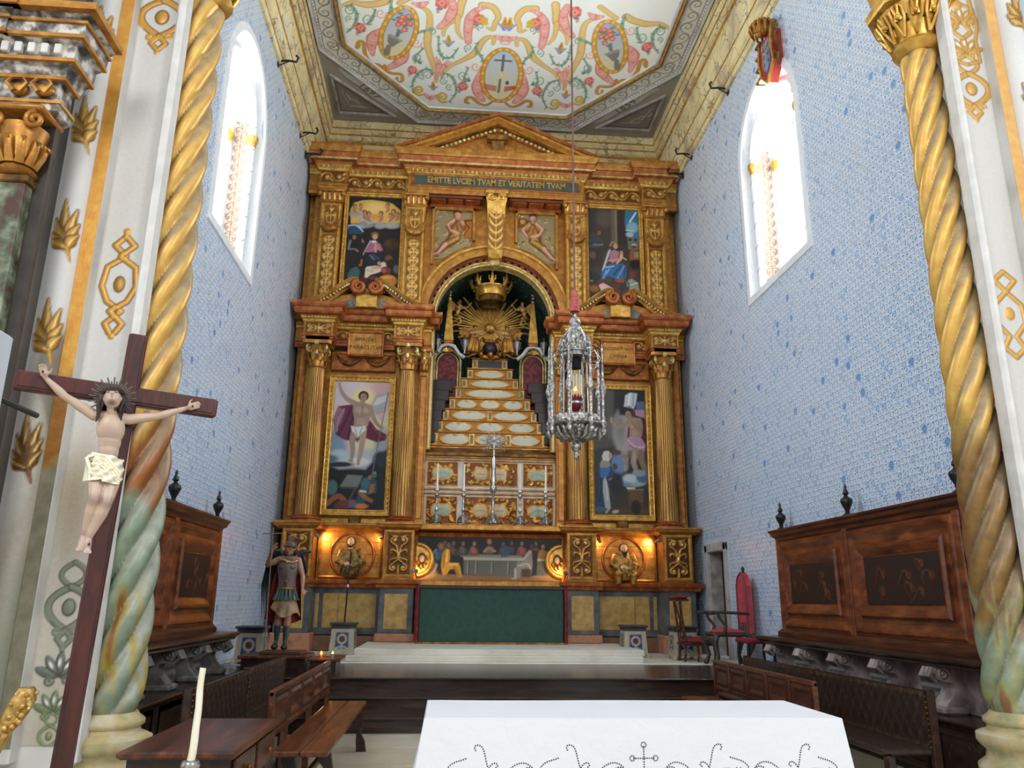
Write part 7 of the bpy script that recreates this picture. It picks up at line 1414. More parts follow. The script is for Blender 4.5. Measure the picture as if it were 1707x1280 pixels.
# loincloth: wrapped, with diagonal folds and a knot hanging at the hip
nt, nz = 80, 30; V = []; cols = []
for j in range(nz):
    t = j/(nz-1); z = -.285-.098*t
    for i in range(nt):
        a = 2*pi*i/nt; fr = sin(a)  # a=-pi/2 faces the viewer
        low = -.018*(max(0, -fr))*(1 if cos(a) > -.2 else .4)*t; rx = .060+.006*sin(t*3)+.004*t; ry = .050+.008*t; f = .0042*sin(16*t+2.3*cos(a)*3+a)+.002*sin(31*t-a*4)
        xc, yc = -.032+.008*t*0, -.062-.010*t; V.append((xc+(rx*.92+f)*cos(a), yc+(ry+f)*sin(a), z+low+.006*sin(a*3)))
        cols.append(H('cfc4a2')*.6+H('e2dcc6')*.4 if sin(16*t+2.3*cos(a)*3+a) < -.4 else H('e6dfca'))
m = MB(); m.add(V, [(j*nt+i, j*nt+(i+1) % nt, (j+1)*nt+(i+1) % nt, (j+1)*nt+i) for j in range(nz-1) for i in range(nt)]); m.c = cols
m2 = MB()
for k in range(7): o_ = k*.008-.02; m.tube([(-.095, -.075, -.290+o_*.5), (-.045, -.122, -.315+o_), (.020, -.105, -.372+o_*.8)], .0052, 6, col=H('d9cba0') if k % 2 else H('e8e2d0'))
for k in range(7): m.tube([(-.094+.001*k, -.055-.006*k, -.285), (-.106-.001*k, -.05-.007*k, -.30), (-.103+.002*k, -.048-.006*k, -.345), (-.106+.003*k, -.05-.007*k, -.392)], (.006, .008, .0075, .005), 6, col=H('ddd4b8') if k % 2 else H('efe9d8'))
m.ball((-.1, -.072, -.292), .012, 8, 6, col=H('e2d9bd')); m.xf(FM); obj('loincloth', m, SKIN, FG, 60)
m = MB()
for p, d_ in ((J['hl'], (-.012, 0, .02)), (J['hr'], (.02, 0, .008)), (J['tr'], (0, 0, .03))): q = Vector(p)+Vector(d_); m.tube([q+Vector((0, -.03, 0)), q+Vector((0, .02, 0))], .004, 6)
m.xf(FM); stuff(obj('nails', m, IRON, FG))
# ---- winged warrior saint
S0 = Vector((-3.05, 11.35, .86)); ST = thing('saint_statue', 'painted statue of a winged warrior in armour holding a thin staff with a cross', 'statue', tuple(S0))
T0 = Matrix.Translation(S0)
J = dict(head=(.015, -.04, 1.345), neck=(0, 0, 1.235), hip=(.0, .0, .80), sl=(-.135, 0, 1.195), sr=(.13, 0, 1.19), el=(-.285, -.02, 1.12), er=(.215, -.04, .97), hl=(-.205, -.16, 1.315), hr=(.235, -.12, .80), kl=(-.075, -.02, .46), kr=(.065, -.08, .46), al=(-.085, .03, .10), ar=(.045, -.04, .10), tl=(-.10, -.07, .045), tr=(.07, -.16, .045), _hm=Matrix.Rotation(radians(-12), 3, 'Z') @ Matrix.Rotation(radians(10), 3, 'X'))
m, hd = humanoid(J, 1.46); hand(m, J['hl'], (.3, -.2, .6), (.6, -.4, 0), 1.3, .9, 1); hand(m, J['hr'], (.3, -.5, -.5), (0, 0, 1), 1.3, .4, -1); me = fuse(m, .009, 2, 'body'); hp, hf, hu, hs, hr_ = hd
def cst(co):
    c = np.tile(H('a87a62'), (len(co), 1)); x, y, z = co.T
    k = np.clip((.34-z)*30, 0, 1)[:, None]; c = c*(1-k)+H('2f4a48')*k; k = np.clip((z-.70)*30, 0, 1)[:, None]*np.clip((1.22-z)*30, 0, 1)[:, None]*(np.abs(x) < .14)[:, None]; c = c*(1-k)+H('5d4f4a')*k; k = np.clip((.065-z)*40, 0, 1)[:, None]; c = c*(1-k)+H('5a4234')*k
    for s_ in (-1, 1):
        d = np.sqrt(((co-np.array(hp+hf*hr_*.88+hu*hr_*.08+hs*s_*hr_*.3))**2).sum(1)); k = np.clip(1.3-d/(hr_*.13), 0, 1)[:, None]; c = c*(1-k)+H('1c1614')*k
    d = np.sqrt(((co-np.array(hp+hf*hr_*.9-hu*hr_*.42))**2).sum(1)); k = np.clip(1.3-d/(hr_*.14), 0, 1)[:, None]; c = c*(1-k)+H('8c3f3a')*k
    return c
colour(me, cst); me.transform(T0); obj('body', me, SKIN, ST)
def sput(name, m, ma, sm=60): m.xf(T0); return obj(name, m, ma, ST, sm)
m = MB(); m.loft([[(cx+rx*cos(t), cy+ry*sin(t), z) for t in np.linspace(0, 2*pi, 25)[:-1]] for z, rx, ry, cx, cy in ((.80, .118, .095, 0, 0), (.86, .122, .10, 0, 0), (.93, .118, .095, 0, -.01), (1.02, .135, .11, 0, -.01), (1.12, .150, .118, 0, -.01), (1.19, .135, .095, 0, 0), (1.225, .075, .06, 0, 0))])
for s_ in (-1, 1): m.ball((s_*.062, -.095, 1.10), (.055, .03, .045), 10, 8)
m.ball((0, -.10, .90), (.03, .012, .03), 8, 6); sput('cuirass', m, mat('armour_brown', '3f3532', '6d5d57', '8c7c74', 4, .22))
m = MB(); m.tube([(.14*cos(t), -.02-.105*sin(t), 1.175+.02*cos(3*t)) for t in np.linspace(.35, pi-.35, 12)], .012, 6); m.ball((0, -.128, 1.165), (.02, .01, .02), 6, 5); sput('gilt_collar', m, GOLDY)
m = MB(); m.tube([(.122*cos(t), .1*sin(t), .81) for t in np.linspace(0, 2*pi, 25)], .014, 6); sput('belt', m, GOLD)
for k in range(18): t = 2*pi*k/18; q = MB(); q.loft([[(r_*cos(t+d), r_*.85*sin(t+d), z) for r_, d in ((rr, -.14), (rr+.012, -.1), (rr+.012, .1), (rr, .14))] for z, rr in ((.80, .118), (.74, .14), (.655, .175))]); sput('skirt_strap', q, mat('strap_green', '263b38', '3d5a52', rough=.4), None)
V = []; nt = 60
for j in range(14):
    t = j/13
    for i in range(nt): a = 2*pi*i/nt; rr = .13+.07*t+.014*t*sin(9*a+2*sin(a)); V.append((rr*cos(a), rr*.85*sin(a), .70-(.20+.05*cos(a+.6)+.04*sin(3*a))*t))
m = MB(); m.add(V, [(j*nt+i, j*nt+(i+1) % nt, (j+1)*nt+(i+1) % nt, (j+1)*nt+i) for j in range(13) for i in range(nt)]); sput('tunic', m, mat('tunic_beige', '5e4a36', '8f7556', 'a88c66', 9, .5))
V = []; nx = 24
for j in range(20):
    t = j/19
    for i in range(nx): u = i/(nx-1)*2-1; V.append((u*(.15+.10*t)-.03*t, .10+.05*t+.03*sin(u*9+t*2)-.06*abs(u)**3, 1.20-(.90-.10*abs(u))*t))
m = MB(); m.add(V+[(x, y+.014, z) for x, y, z in V], [(j*nx+i, j*nx+i+1, (j+1)*nx+i+1, (j+1)*nx+i) for j in range(19) for i in range(nx-1)]+[(20*nx+j*nx+i, 20*nx+(j+1)*nx+i, 20*nx+(j+1)*nx+i+1, 20*nx+j*nx+i+1) for j in range(19) for i in range(nx-1)]); sput('cloak', m, REDV)
for s_ in (-1, 1):
    m = MB()
    for k in range(11):
        f = k/10; x0, z0 = s_*((.10+.20*f) if s_ < 0 else (.06+.10*f)), 1.20+.10*sin(f*2.2); L = (.45+.42*f) if s_ < 0 else (.30+.15*f); m.tube([(x0, .13, z0), (x0+s_*(.05*f+.02), .16, z0-L*.5), (x0+s_*(.03*f)*(1 if s_ < 0 else 0), .15, z0-L)], (.022, .030, .006), 6, flat=.4, up=(0, 1, 0))
    m.tube([(s_*.06, .12, 1.18), (s_*.16, .14, 1.33), (s_*.27, .14, 1.32)], (.03, .035, .02), 8); sput('wing', m, mat('wing_dark', '14191a', '263032', '37403f', 12, .45))
hp2 = Vector(hp); m = MB(); m.ball(hp2+Vector((0, .01, .035)), (.086, .10, .085), 16, 10); m.tube([hp2+Vector((-.07, -.09, .03)), hp2+Vector((0, -.135, .04)), hp2+Vector((.07, -.09, .03))], .014, 6); sput('helmet', m, mat('helmet_brown', '4a3a33', '6c5546', rough=.3))
m = MB()
for k in range(8): m.tube([hp2+Vector((-.02, .02, .09)), hp2+Vector((-.03+.012*k, .0+.02*(k % 3), .17)), hp2+Vector((-.05+.02*k, .04, .14))], (.02, .018, .006), 5)
sput('plume', m, mat('plume_brown', '6a4a3a', '9c7c62', rough=.6))
m = MB()
for k in range(14): a = k*.45; m.ball(hp2+Vector((.078*cos(a), .03+.05*sin(a), -.03-.02*(k % 3))), .03, 6, 5)
sput('hair', m, mat('hair_dark', '1b120e', rough=.5))
m = MB(); m.tube([(-.215, -.185, 1.62), (-.20, -.19, .9), (-.185, -.19, .01)], .009, 8); m.tube([(-.36, -.17, 1.535), (-.07, -.20, 1.545)], .007, 6); m.ball((-.2, -.19, .55), .013, 6, 5); sput('staff', m, mat('staff_wood', '6d5548', '8f7567', rough=.4))
m = MB(); m.box(-.24, .30, -.22, .22, -.045, .0, b=.008); sput('statue_base', m, mat('base_brown', '3a2416', '5b3b22', rough=.4), None)
for s_, tx in ((-1, -.085), (1, .055)): m = MB(); m.ball((tx, -.06 if s_ < 0 else -.12, .05), (.045, .1, .04), 10, 6); sput('sandal', m, mat('sandal_dark', '2d211b', rough=.5))
# ---- relief busts in the predella roundels
def bust(cx, z0, label, beard, robe, seat):
    t = thing('relief_bust', label, 'sculpture', (cx, 15.9, z0)); T = Matrix.Translation((cx, 15.86, z0-.03)) @ Matrix.Scale(1.16, 4); m = MB()
    hz = .60 if not seat else .555; R_ = .078
    m.ball((0, 0, .30), (.17, .075, .22), 14, 10); m.ball((0, -.01, .14), (.20 if seat else .17, .09, .13), 14, 10); limb(m, [(-.15, 0, .44), (-.21, -.04, .28), (-.10, -.11, .22 if not seat else .2)], (.06, .052, .04)); limb(m, [(.15, 0, .44), (.22, -.03, .27), (.06, -.11, .20)], (.06, .055, .04))
    if seat: limb(m, [(-.12, 0, .10), (-.13, -.12, .12), (-.12, -.10, -.02)], (.07, .065, .05)); limb(m, [(.12, 0, .10), (.16, -.12, .10), (.14, -.08, -.02)], (.07, .065, .05))
    for k in range(7): m.tube([(-.16+.02*k, -.055, .46), (-.1+.05*k, -.10, .28), (-.18+.06*k, -.09, .06)], (.014, .022, .014), 6)
    for k in range(4): m.tube([(-.17, -.05, .40-.04*k), (0, -.115, .30-.05*k), (.18, -.06, .30-.05*k)], .016, 6)
    me = fuse(m, .010, 1, 'robe'); me.transform(T); obj('robe', me, robe, t)
    m = MB(); m.ball((0, -.04, hz), (R_*.78, R_*.85, R_), 14, 10); m.ball((0, -.08, hz-.035), (R_*.5, R_*.4, R_*.45), 10, 8); m.tube([(0, -.035, .48), (0, -.03, hz)], .032, 8); m.tube([(0, -.105, hz+.01), (0, -.128, hz-.018)], (.008, .013), 6); hand(m, (-.09, -.12, .22), (.8, -.2, .3), (0, -1, 0), .95, .3, 1); hand(m, (.05, -.12, .20), (-.7, -.2, .4), (0, -1, 0), .95, .3, -1); me = fuse(m, .005, 1, 'flesh')
    def cf(co):
        c = np.tile(H('dcb698'), (len(co), 1))
        for p, r_, col in (((-.026, -.105, hz+.012), .009, '2a1d18'), ((.026, -.105, hz+.012), .009, '2a1d18'), ((0, -.115, hz-.042), .012, '8c4a40')): k = np.clip(1.4-np.sqrt(((co-np.array(p))**2).sum(1))/r_, 0, 1)[:, None]; c = c*(1-k)+H(col)*k
        return c
    colour(me, cf); me.transform(T); obj('face_and_hands', me, SKIN, t)
    m = MB()
    for k in range(16): a = pi*(-.15+1.3*k/15); m.ball((cos(a)*R_*.8, -.02+.0, hz+sin(a)*R_*.85+.005), .022, 6, 5)
    n_ = 22 if beard else 8
    for k in range(n_): a = pi*(1.1+.8*k/(n_-1)); m.tube([(cos(a)*R_*.6, -.08, hz-.03+sin(a)*.03), (cos(a)*R_*.5, -.1, hz-.05+sin(a)*(.10 if beard else .05))], (.014, .006), 5)
    m.xf(T); obj('hair_and_beard', m, mat('hair_brown', '1d1410', '33241c', rough=.5), t, 60)
bust(-2.74, 1.95, 'half-length relief of a short-bearded man in gilt robes, left roundel', False, mat('robe_gilt_green', '3a2f18', '7a6330', 'a5853f', 12, .35, .3), False)
bust(2.70, 1.96, 'seated relief figure of a bald long-bearded man, right roundel', True, mat('robe_gilt', '5a3c18', 'a87c34', 'c99c4a', 12, .35, .3), True)
# ---- angels in the niche
def angel(x, y, z, s, d, label, ma, robe, up_=1.0):
    t = thing('angel_figure', label, 'sculpture', (x, y, z)); T = Matrix.Translation((x, y, z)) @ Matrix.Diagonal((d*s, s, s, 1))
    J = dict(head=(.06, -.05, .80), neck=(.03, 0, .70), hip=(-.02, 0, .36), sl=(-.07, 0, .66), sr=(.13, 0, .66), el=(.02, -.12, .52), er=(.27, -.05, .60), hl=(.20, -.14, .56), hr=(.38, -.08, .72), kl=(.10, -.10, .30), kr=(.12, 0, .12), al=(-.12, -.02, .12), ar=(-.10, .05, .02), tl=(-.22, 0, .08), tr=(-.22, .05, .0))
    m, hd = humanoid(J, .86); hand(m, J['hl'], (1, -.2, .3), (0, -1, 0), .9); hand(m, J['hr'], (.6, 0, .8), (0, -1, 0), .9); me = fuse(m, .012, 1, 'body'); me.transform(T); obj('body', me, ma, t)
    m = MB()
    for sg_ in (-1, 1):
        for k in range(6): f = k/5; m.tube([(-.03+sg_*.03, .08, .66), (-.12-.14*f+sg_*.05, .12, .72+.16*f*(1 if sg_ > 0 else .5)), (-.22-.14*f, .12, .58+.22*f-.1)], (.02, .03, .01), 5, flat=.5)
    m.xf(T); obj('wings', m, GOLD if robe else ma, t, 60)
    if robe:
        m = MB()
        for k in range(9): a = k*.7; m.tube([(.02+.05*cos(a), .05*sin(a), .62), (.02+.11*cos(a), .10*sin(a), .40), (-.02+.18*cos(a), .15*sin(a), .10)], (.05, .07, .05), 6)
        me = fuse(m, .014, 2, 'robe'); me.transform(T); obj('robe', me, GOLD, t)
    m = MB(); hp_ = hd[0]
    for k in range(14): a = k*.45; m.ball(hp_+Vector((.045*cos(a), .01+.045*sin(a), .03+.012*(k % 3))), .022, 6, 5)
    m.xf(T); obj('hair', m, GOLDD, t, 60)
BR = mat('angel_flesh', '8f5f3a', 'b4855a', 'c79a6c', 10, .4)
angel(-.42, 17.1, 6.92, .86, 1, 'gilt robed angel kneeling at the left of the dark globe', BR, True); angel(.42, 17.1, 6.92, .86, -1, 'gilt robed angel kneeling at the right of the dark globe', BR, True)
angel(-.78, 17.0, 7.62, .72, 1, 'small naked gilt cherub hovering by the left obelisk', mat('cherub_gilt', 'a9783a', 'd0a45c', rough=.35, metal=.3), False); angel(.76, 17.0, 7.62, .72, -1, 'small naked gilt cherub hovering by the right obelisk', MATS['cherub_gilt'], False)
# ================================================================ SANCTUARY LAMP
LX, LY = .375, 7.5
t = thing('sanctuary_lamp', 'large openwork silver sanctuary lamp with a red glass, hanging on a cord', 'lamp', (LX, LY, 3.0)); L = lambda prof, n=24, **k: MB().lathe(prof, (LX, LY, 0), n, **k)
m = L([(.012, 4.42), (.03, 4.40), (.022, 4.37), (.05, 4.34), (.06, 4.31), (.045, 4.27), (.075, 4.24), (.08, 4.22), (.07, 4.2)]); m2 = L([(.08, 4.22), (.10, 4.19), (.125, 4.14), (.135, 4.08), (.14, 4.03), (.15, 4.01), (.15, 3.98), (.13, 3.97), (.12, 3.97), (.11, 4.03), (.06, 4.10)]); obj('dome', m2, SILV, t, 50); obj('dome_finial', m, SILV, t, 50)
for k in range(12):
    a = k*pi/6; m = MB(); m.ball((LX+.132*cos(a), LY+.132*sin(a), 4.075), (.026, .026, .045), 8, 6); m.tube([(LX+.08*cos(a), LY+.08*sin(a), 4.2), (LX+.14*cos(a), LY+.14*sin(a), 4.13), (LX+.165*cos(a), LY+.165*sin(a), 4.05), (LX+.155*cos(a), LY+.155*sin(a), 4.0)], (.01, .014, .01), 5); obj('lobe', m, SILV, t, 60)
m = L([(.13, 3.98), (.15, 3.96), (.15, 3.93), (.11, 3.93)]); obj('dome_rim', m, SILV, t, 50); m = L([(.06, 3.98), (.06, 3.82), (.05, 3.82)]); obj('smoke_cap', m, DARK, t)
m = L([(.0, 2.88), (.02, 2.89), (.03, 2.93), (.018, 2.96), (.045, 2.99), (.05, 3.03), (.03, 3.06), (.06, 3.09), (.14, 3.12), (.19, 3.18), (.2, 3.22), (.17, 3.26), (.17, 3.30), (.12, 3.3)]); obj('bowl', m, SILV, t, 50)
m = L([(.20, 3.20), (.275, 3.22), (.285, 3.25), (.28, 3.30), (.265, 3.31), (.24, 3.27), (.18, 3.26)], 8); obj('gallery', m, SILV, t)
for k in range(16): a = k*pi/8; m = MB(); m.tube([(LX+.10*cos(a), LY+.10*sin(a), 3.09), (LX+.185*cos(a), LY+.185*sin(a), 3.13), (LX+.215*cos(a), LY+.215*sin(a), 3.2)], (.016, .03, .012), 6); obj('gadroon', m, SILV, t, 60)
for k in range(8):
    a = k*pi/4+pi/8; r1, r2 = .275, .225; c_, s_ = cos(a), sin(a)
    m = MB(); x, y = LX+r1*c_, LY+r1*s_; m.lathe([(.0, 3.10), (.018, 3.11), (.034, 3.15), (.02, 3.19), (.032, 3.21), (.036, 3.25), (.02, 3.28), (.014, 3.31), (.017, 3.42), (.015, 3.50), (.022, 3.52), (.036, 3.56), (.036, 3.60), (.02, 3.64), (.024, 3.66), (.014, 3.68), (.016, 3.76), (.010, 3.90), (.014, 3.94), (.010, 3.97), (.014, 4.0), (.004, 4.06), (0, 4.08)], (x, y, 0), 8); obj('baluster', m, SILV, t, 60)
    m = MB(); m.tube([(LX+c_*r, LY+s_*r, z) for r, z in ((.14, 3.95), (.16, 3.85), (.20, 3.83), (.24, 3.86), (.262, 3.9), (.24, 3.93))], .008, 6); m.tube([(LX+c_*r, LY+s_*r, z) for r, z in ((.15, 3.96), (.2, 4.0), (.22, 3.95))], .007, 6); obj('scroll_bracket', m, SILV, t, 60)
for k in range(6): a = k*pi/3; m = MB(); m.tube([(LX+.115*cos(a), LY+.115*sin(a), 3.95), (LX+.125*cos(a), LY+.125*sin(a), 3.3)], .006, 6); obj('rod', m, SILV2, t)
m = L([(.058, 3.50), (.062, 3.50), (.062, 3.74), (.066, 3.75), (.058, 3.75)], 20, cap=False); obj('clear_chimney', m, glass_mat('glass_clear', 'e8ead8', .08, None, 0, .75), t)
for k in range(12): a = k*pi/6; m = MB(); m.tube([(LX+.064*cos(a), LY+.064*sin(a), 3.51), (LX+.064*cos(a), LY+.064*sin(a), 3.745)], .005, 5); obj('glass_rib', m, WAX, t)
m = L([(.0, 3.36), (.03, 3.37), (.055, 3.41), (.064, 3.46), (.066, 3.53), (.060, 3.53), (.058, 3.46)], 20); obj('red_glass', m, REDG, t, 60); m = L([(.064, 3.44), (.075, 3.445), (.075, 3.465), (.064, 3.47)], 20); obj('glass_ring', m, SILV2, t)
m = L([(.0, 3.58), (.012, 3.585), (.0, 3.63)], 8); obj('flame', m, FLAME, t)
ts = thing('tassel', 'faded red tassel on the cord above the silver lamp', 'tassel', (LX, LY, 4.42)); m = L([(.012, 4.68), (.03, 4.66), (.022, 4.63), (.035, 4.62), (.04, 4.60), (.028, 4.585), (.038, 4.57)], 14); obj('tassel_head', m, PINKT, ts, 60)
m = MB()
for k in range(26): a = k*2*pi/26; m.tube([(LX+.028*cos(a), LY+.028*sin(a), 4.59), (LX+.043*cos(a), LY+.043*sin(a), 4.54), (LX+.045*cos(a), LY+.045*sin(a), 4.43)], (.006, .007, .006), 5)
m.lathe([(.03, 4.58), (.042, 4.54), (.042, 4.44), (0, 4.44)], (LX, LY, 0), 14); stuff(obj('fringe', m, PINKT, ts, 60))
m = MB(); m.tube([(LX, LY, 4.66), (LX, LY, ZC)], .010, 6)
for k in range(26): m.ball((LX, LY, 4.8+.3*k), (.014, .014, .02), 6, 4)
tag(obj('lamp_cord', m, mat('cord_brown', '5a3a30', '7c5548', rough=.7)), 'long twisted reddish cord from the ceiling to the silver lamp', 'cord')
# ================================================================ WALL CABINETS (choir backs), shelf and stone brackets
def finial(x, y, z, lab):
    m = MB(); m.lathe([(.06, 0), (.06, .03), (.025, .05), (.03, .09), (.06, .15), (.075, .19), (.07, .22), (.03, .25), (.02, .27), (.04, .29), (.03, .32), (.015, .35), (.02, .38), (.0, .42)], (x, y, z), 12); return m
ORD = ('first', 'second', 'third', 'fourth', 'fifth', 'sixth', 'seventh')
def choir(sg, ys):
    t = thing('choir_panelling', 'dark walnut choir back with raised panels and urn finials, %s wall' % ('left' if sg < 0 else 'right'), 'panelling', (sg*4.1, (ys[0]+ys[-1])/2, 1.1)); xf = 4.03 if sg > 0 else 4.03
    y0, y1 = ys[0], ys[-1]
    m = MB(); m.box(sg*xf, sg*4.23, y0, y1, 1.1, 2.50); obj('back_board', m, WOODC, t)
    pr = [(0, 2.42), (.02, 2.43), (.03, 2.47), (.07, 2.50), (.08, 2.54), (.10, 2.56), (.10, 2.585), (-.1, 2.585), (-.1, 2.42)]
    P = [(sg*xf, y0), (sg*xf, y1), (sg*4.22, y1)] if sg < 0 else [(sg*4.22, y1), (sg*xf, y1), (sg*xf, y0)]
    m = MB(); m.mould(pr, P); obj('cornice', m, WOOD, t); m = MB(); m.mould([(0, 1.09), (.07, 1.09), (.07, 1.15), (.03, 1.19), (0, 1.2)], P); obj('base_rail', m, WOOD, t)
    for i, y in enumerate(ys):
        m = MB(); m.box(sg*(xf-.035), sg*4.2, y-(.0 if i == 0 else .055 if i < len(ys)-1 else .11), y+(.11 if i == 0 else .055 if i < len(ys)-1 else 0), 1.18, 2.44, b=.01); obj('stile', m, WOODC, t)
        f = finial(sg*4.08, y+(.06 if i == 0 else 0 if i < len(ys)-1 else -.06), 2.585, ''); obj('finial', f, BLACKW, t, 60)
    for a, b in zip(ys, ys[1:]):
        a2, b2 = a+.07, b-.07; M = Matrix(((0, sg*1, 0, sg*xf), (1, 0, 0, 0), (0, 0, 1, 0), (0, 0, 0, 1)))
        for d_, k, ma in (((a2, b2, 1.22, 2.40), [(0, 0), (0, .02), (.02, .035), (.05, .03), (.12, .0), (.12, 0)], WOODC), ((a2+.17, b2-.17, 1.40, 2.22), [(0, 0), (0, .03), (.02, .055), (.05, .05), (.13, .01), (.13, 0)], WOODC)):
            m = MB(); m.frame(*d_, k, 0); m.xf(M); obj('panel_moulding', m, ma, t)
        w, h = b2-a2-.60, .52; C = Cv(w, h, 60, '22120b'); C.c[...] = H('281510'); r = random.Random(int(a*10))
        for q in range(7): x, y = r.uniform(.05, w-.05), r.uniform(.1, h-.1); C.line(bez((x, y), (x+.1, y+.12), (x+r.uniform(-.1, .25), y+r.uniform(-.1, .1)), (x+r.uniform(-.1, .3), y-.1)), (.010, .004), H('6e3a20'), h=.008); C.line(spiral(x, y, .05, r.uniform(0, 6), 1.2, 12), .006, H('7d4526'), h=.008)
        C.grid('carved_field', (sg*(xf-.012), a2+.30, 1.55), (0, 1, 0), (0, 0, 1), (-sg, 0, 0), PAINT, t)
    return t
choir(1, (6.4, 7.2, 9.38, 11.42)); choir(-1, (7.4, 9.48, 11.38))
for sg in (-1, 1):
    m = MB(); m.box(sg*3.70, sg*4.24, 6.4, 11.7, 1.03, 1.09, b=.02); m.box(sg*3.74, sg*4.24, 6.4, 11.65, .99, 1.03, b=.01); tag(obj('bench_shelf', m, WOODD), 'long dark wooden bench seat carried on stone brackets, %s wall' % ('left' if sg < 0 else 'right'), 'bench')
    st_ = STONEP if sg > 0 else mat('stone_grey_carved', '3b3835', '6b6662', '8f8b86', 5, .6, bump=.5)
    m = MB(); m.box(sg*4.05, sg*4.24, 6.35, 11.6, .56, 1.0, b=.01); bp = obj('carved_bench_wall', m, st_); bp['kind'] = 'structure'; bp.name = 'trim_7_bench_wall' if sg < 0 else 'trim_8_bench_wall'
    for i in range(5):
        y = 6.5+i*1.0; C = Cv(.62, .34, 50, '8d8480'); C.c[...] = H('6d6663' if sg > 0 else '55524f'); r = random.Random(i)
        for k in range(9): C.line([(.05+.058*k, .20), (.07+.058*k, .30)], .014, H('a7a39f'), h=.025)
        C.line([(.03, .17), (.6, .17)], .016, H('c2beba' if sg > 0 else '7a7774'), h=.03)
        for k in range(10): C.line(spiral(.05+.06*k, .08, .035, k, 1.1, 9), .010, H('a09a97' if sg > 0 else '74706d'), h=.025)
        C.grid('carved_frieze', (sg*4.045, y+.05, .60), (0, 1, 0), (0, 0, 1), (-sg, 0, 0), PAINT, bp)
    ys_ = [6.62+.95*i for i in range(6)] if sg > 0 else [7.35+1.0*i for i in range(5)]
    br = None
    for i, y in enumerate(ys_):
        if br is None:
            br = thing('stone_bracket', 'scrolled stone bracket under the %s wall bench, %s from the altarpiece' % ('left' if sg < 0 else 'right', ORD[len(ys_)-1]), 'bracket', (sg*3.95, y, .56), 'stone brackets under the %s bench' % ('left' if sg < 0 else 'right'))
            m = MB(); pf = [(3.78, .985), (3.76, .93), (3.79, .87), (3.86, .85), (3.93, .84), (3.95, .79), (3.92, .72), (3.86, .66), (3.84, .62), (4.05, .62), (4.05, .985)]
            m.prism([(x*sg, z) for x, z in pf], 'y', y-.11, y+.11); obj('console', m, st_, br)
            for dd in (-.11, .11): m = MB(); m.tube([(sg*(3.84+x), y+dd, .92+z) for x, z in spiral(0, 0, .06, 0, 1.5, 18)], .02, 6, up=(0, 1, 0)); obj('volute', m, st_, br, 60)
            m = MB()
            for k in range(3): m.tube([(sg*3.77, y-.06+.06*k, .97), (sg*3.73, y-.06+.06*k, .90), (sg*3.80, y-.06+.06*k, .84)], (.028, .035, .02), 6)
            obj('leaf', m, st_, br, 60)
            m = MB(); m.box(sg*3.78, sg*4.05, y-.15, y+.15, .56, .63, b=.02); obj('foot', m, st_, br)
        else: dup(br, (0, y-ys_[0], 0), 'scrolled stone bracket under the %s wall bench, %s from the altarpiece' % ('left' if sg < 0 else 'right', ORD[len(ys_)-1-i]))
# ================================================================ DOOR on the right wall
m = MB(); X_ = WX-.03
for a, b, c, d in ((14.18, 14.32, .578, 2.62), (15.23, 15.37, .578, 2.62), (14.18, 15.37, 2.48, 2.64)): m.box(WX-.04, WX+.06, a, b, c, d, b=.01)
df = struct(obj('door_1', m, mat('door_stone', '9c9690', 'bcb7b1', rough=.6))); m = MB(); m.box(WX+.02, WX+.75, 15.2, 15.27, .578, 2.5); obj('jamb', m, STONEG, df); m = MB(); m.box(WX+.24, WX+.30, 14.3, 15.25, .578, 2.5); obj('door_leaf', m, mat('leaf_dark', '1d1715', '33251f', rough=.5), df)
m = MB(); m.box(WX+.75, WX+.8, 14.2, 15.4, .5, 2.6); obj('back', m, DARK, df)
# ================================================================ LOW FURNITURE
def pedestal(x, y, label, s=1.0):
    t = thing('painted_pedestal', label, 'pedestal', (x, y, .578)); w = .20*s; z0 = .578
    m = MB(); m.loft([[(x-a, y-a, z), (x+a, y-a, z), (x+a, y+a, z), (x-a, y+a, z)] for z, a in ((z0+.06, w*1.08), (z0+.46, w*.94))]); obj('body', m, mat('ped_cream', 'a39c86', 'bcb49c', rough=.5), t)
    m = MB(); m.box(x-w*1.15, x+w*1.15, y-w*1.15, y+w*1.15, z0+.52, z0+.56, b=.015); m.box(x-w, x+w, y-w, y+w, z0+.46, z0+.52, b=.01); obj('top', m, mat('ped_grey', '2d2e33', '46474d', rough=.4), t)
    for sx in (-1, 1):
        for sy in (-1, 1): m = MB(); m.box(x+sx*w*1.08-.03, x+sx*w*1.08+.03, y+sy*w*1.08-.03, y+sy*w*1.08+.03, z0, z0+.08, b=.008); obj('foot', m, MATS['ped_cream'], t)
    for (dx, dy), (ux, uy) in (((0, -1), (1, 0)), ((1, 0), (0, 1)), ((-1, 0), (0, 1))):
        C = Cv(.3, .32, 70, 'b5ae98'); C.poly([(.035, .03), (.265, .03), (.255, .30), (.045, .30)], '263c74'); C.ell(.15, .19, .085, .085, 'c3bca6'); C.ell(.15, .19, .055, .055, '5a2f28'); C.ell(.15, .19, .085, .085, '8d8776', ring=.006); C.line([(.15, .10), (.15, .03)], .012, 'c3bca6'); C.line(bez((.05, .03), (.1, .09), (.15, .05), (.2, .09), (.25, .03)), .012, 'c3bca6')
        C.grid('painted_face', (x+dx*w*1.085-ux*.15*s, y+dy*w*1.085-uy*.15*s, z0+.10), (ux*s, uy*s, 0), (-dx*.045, -dy*.045, 1), (dx, dy, .0), PAINT, t)
    return t
pedestal(-3.72, 12.55, 'blue and cream painted pedestal at the left wall behind the statue', .95); pedestal(-2.62, 14.6, 'blue and cream painted pedestal carrying a thin dark pole, left of the altar'); pedestal(2.55, 14.6, 'blue and cream painted pedestal with rosette, right of the marble altar step'); pedestal(3.35, 14.2, 'blue and cream painted pedestal behind the red kneeler')
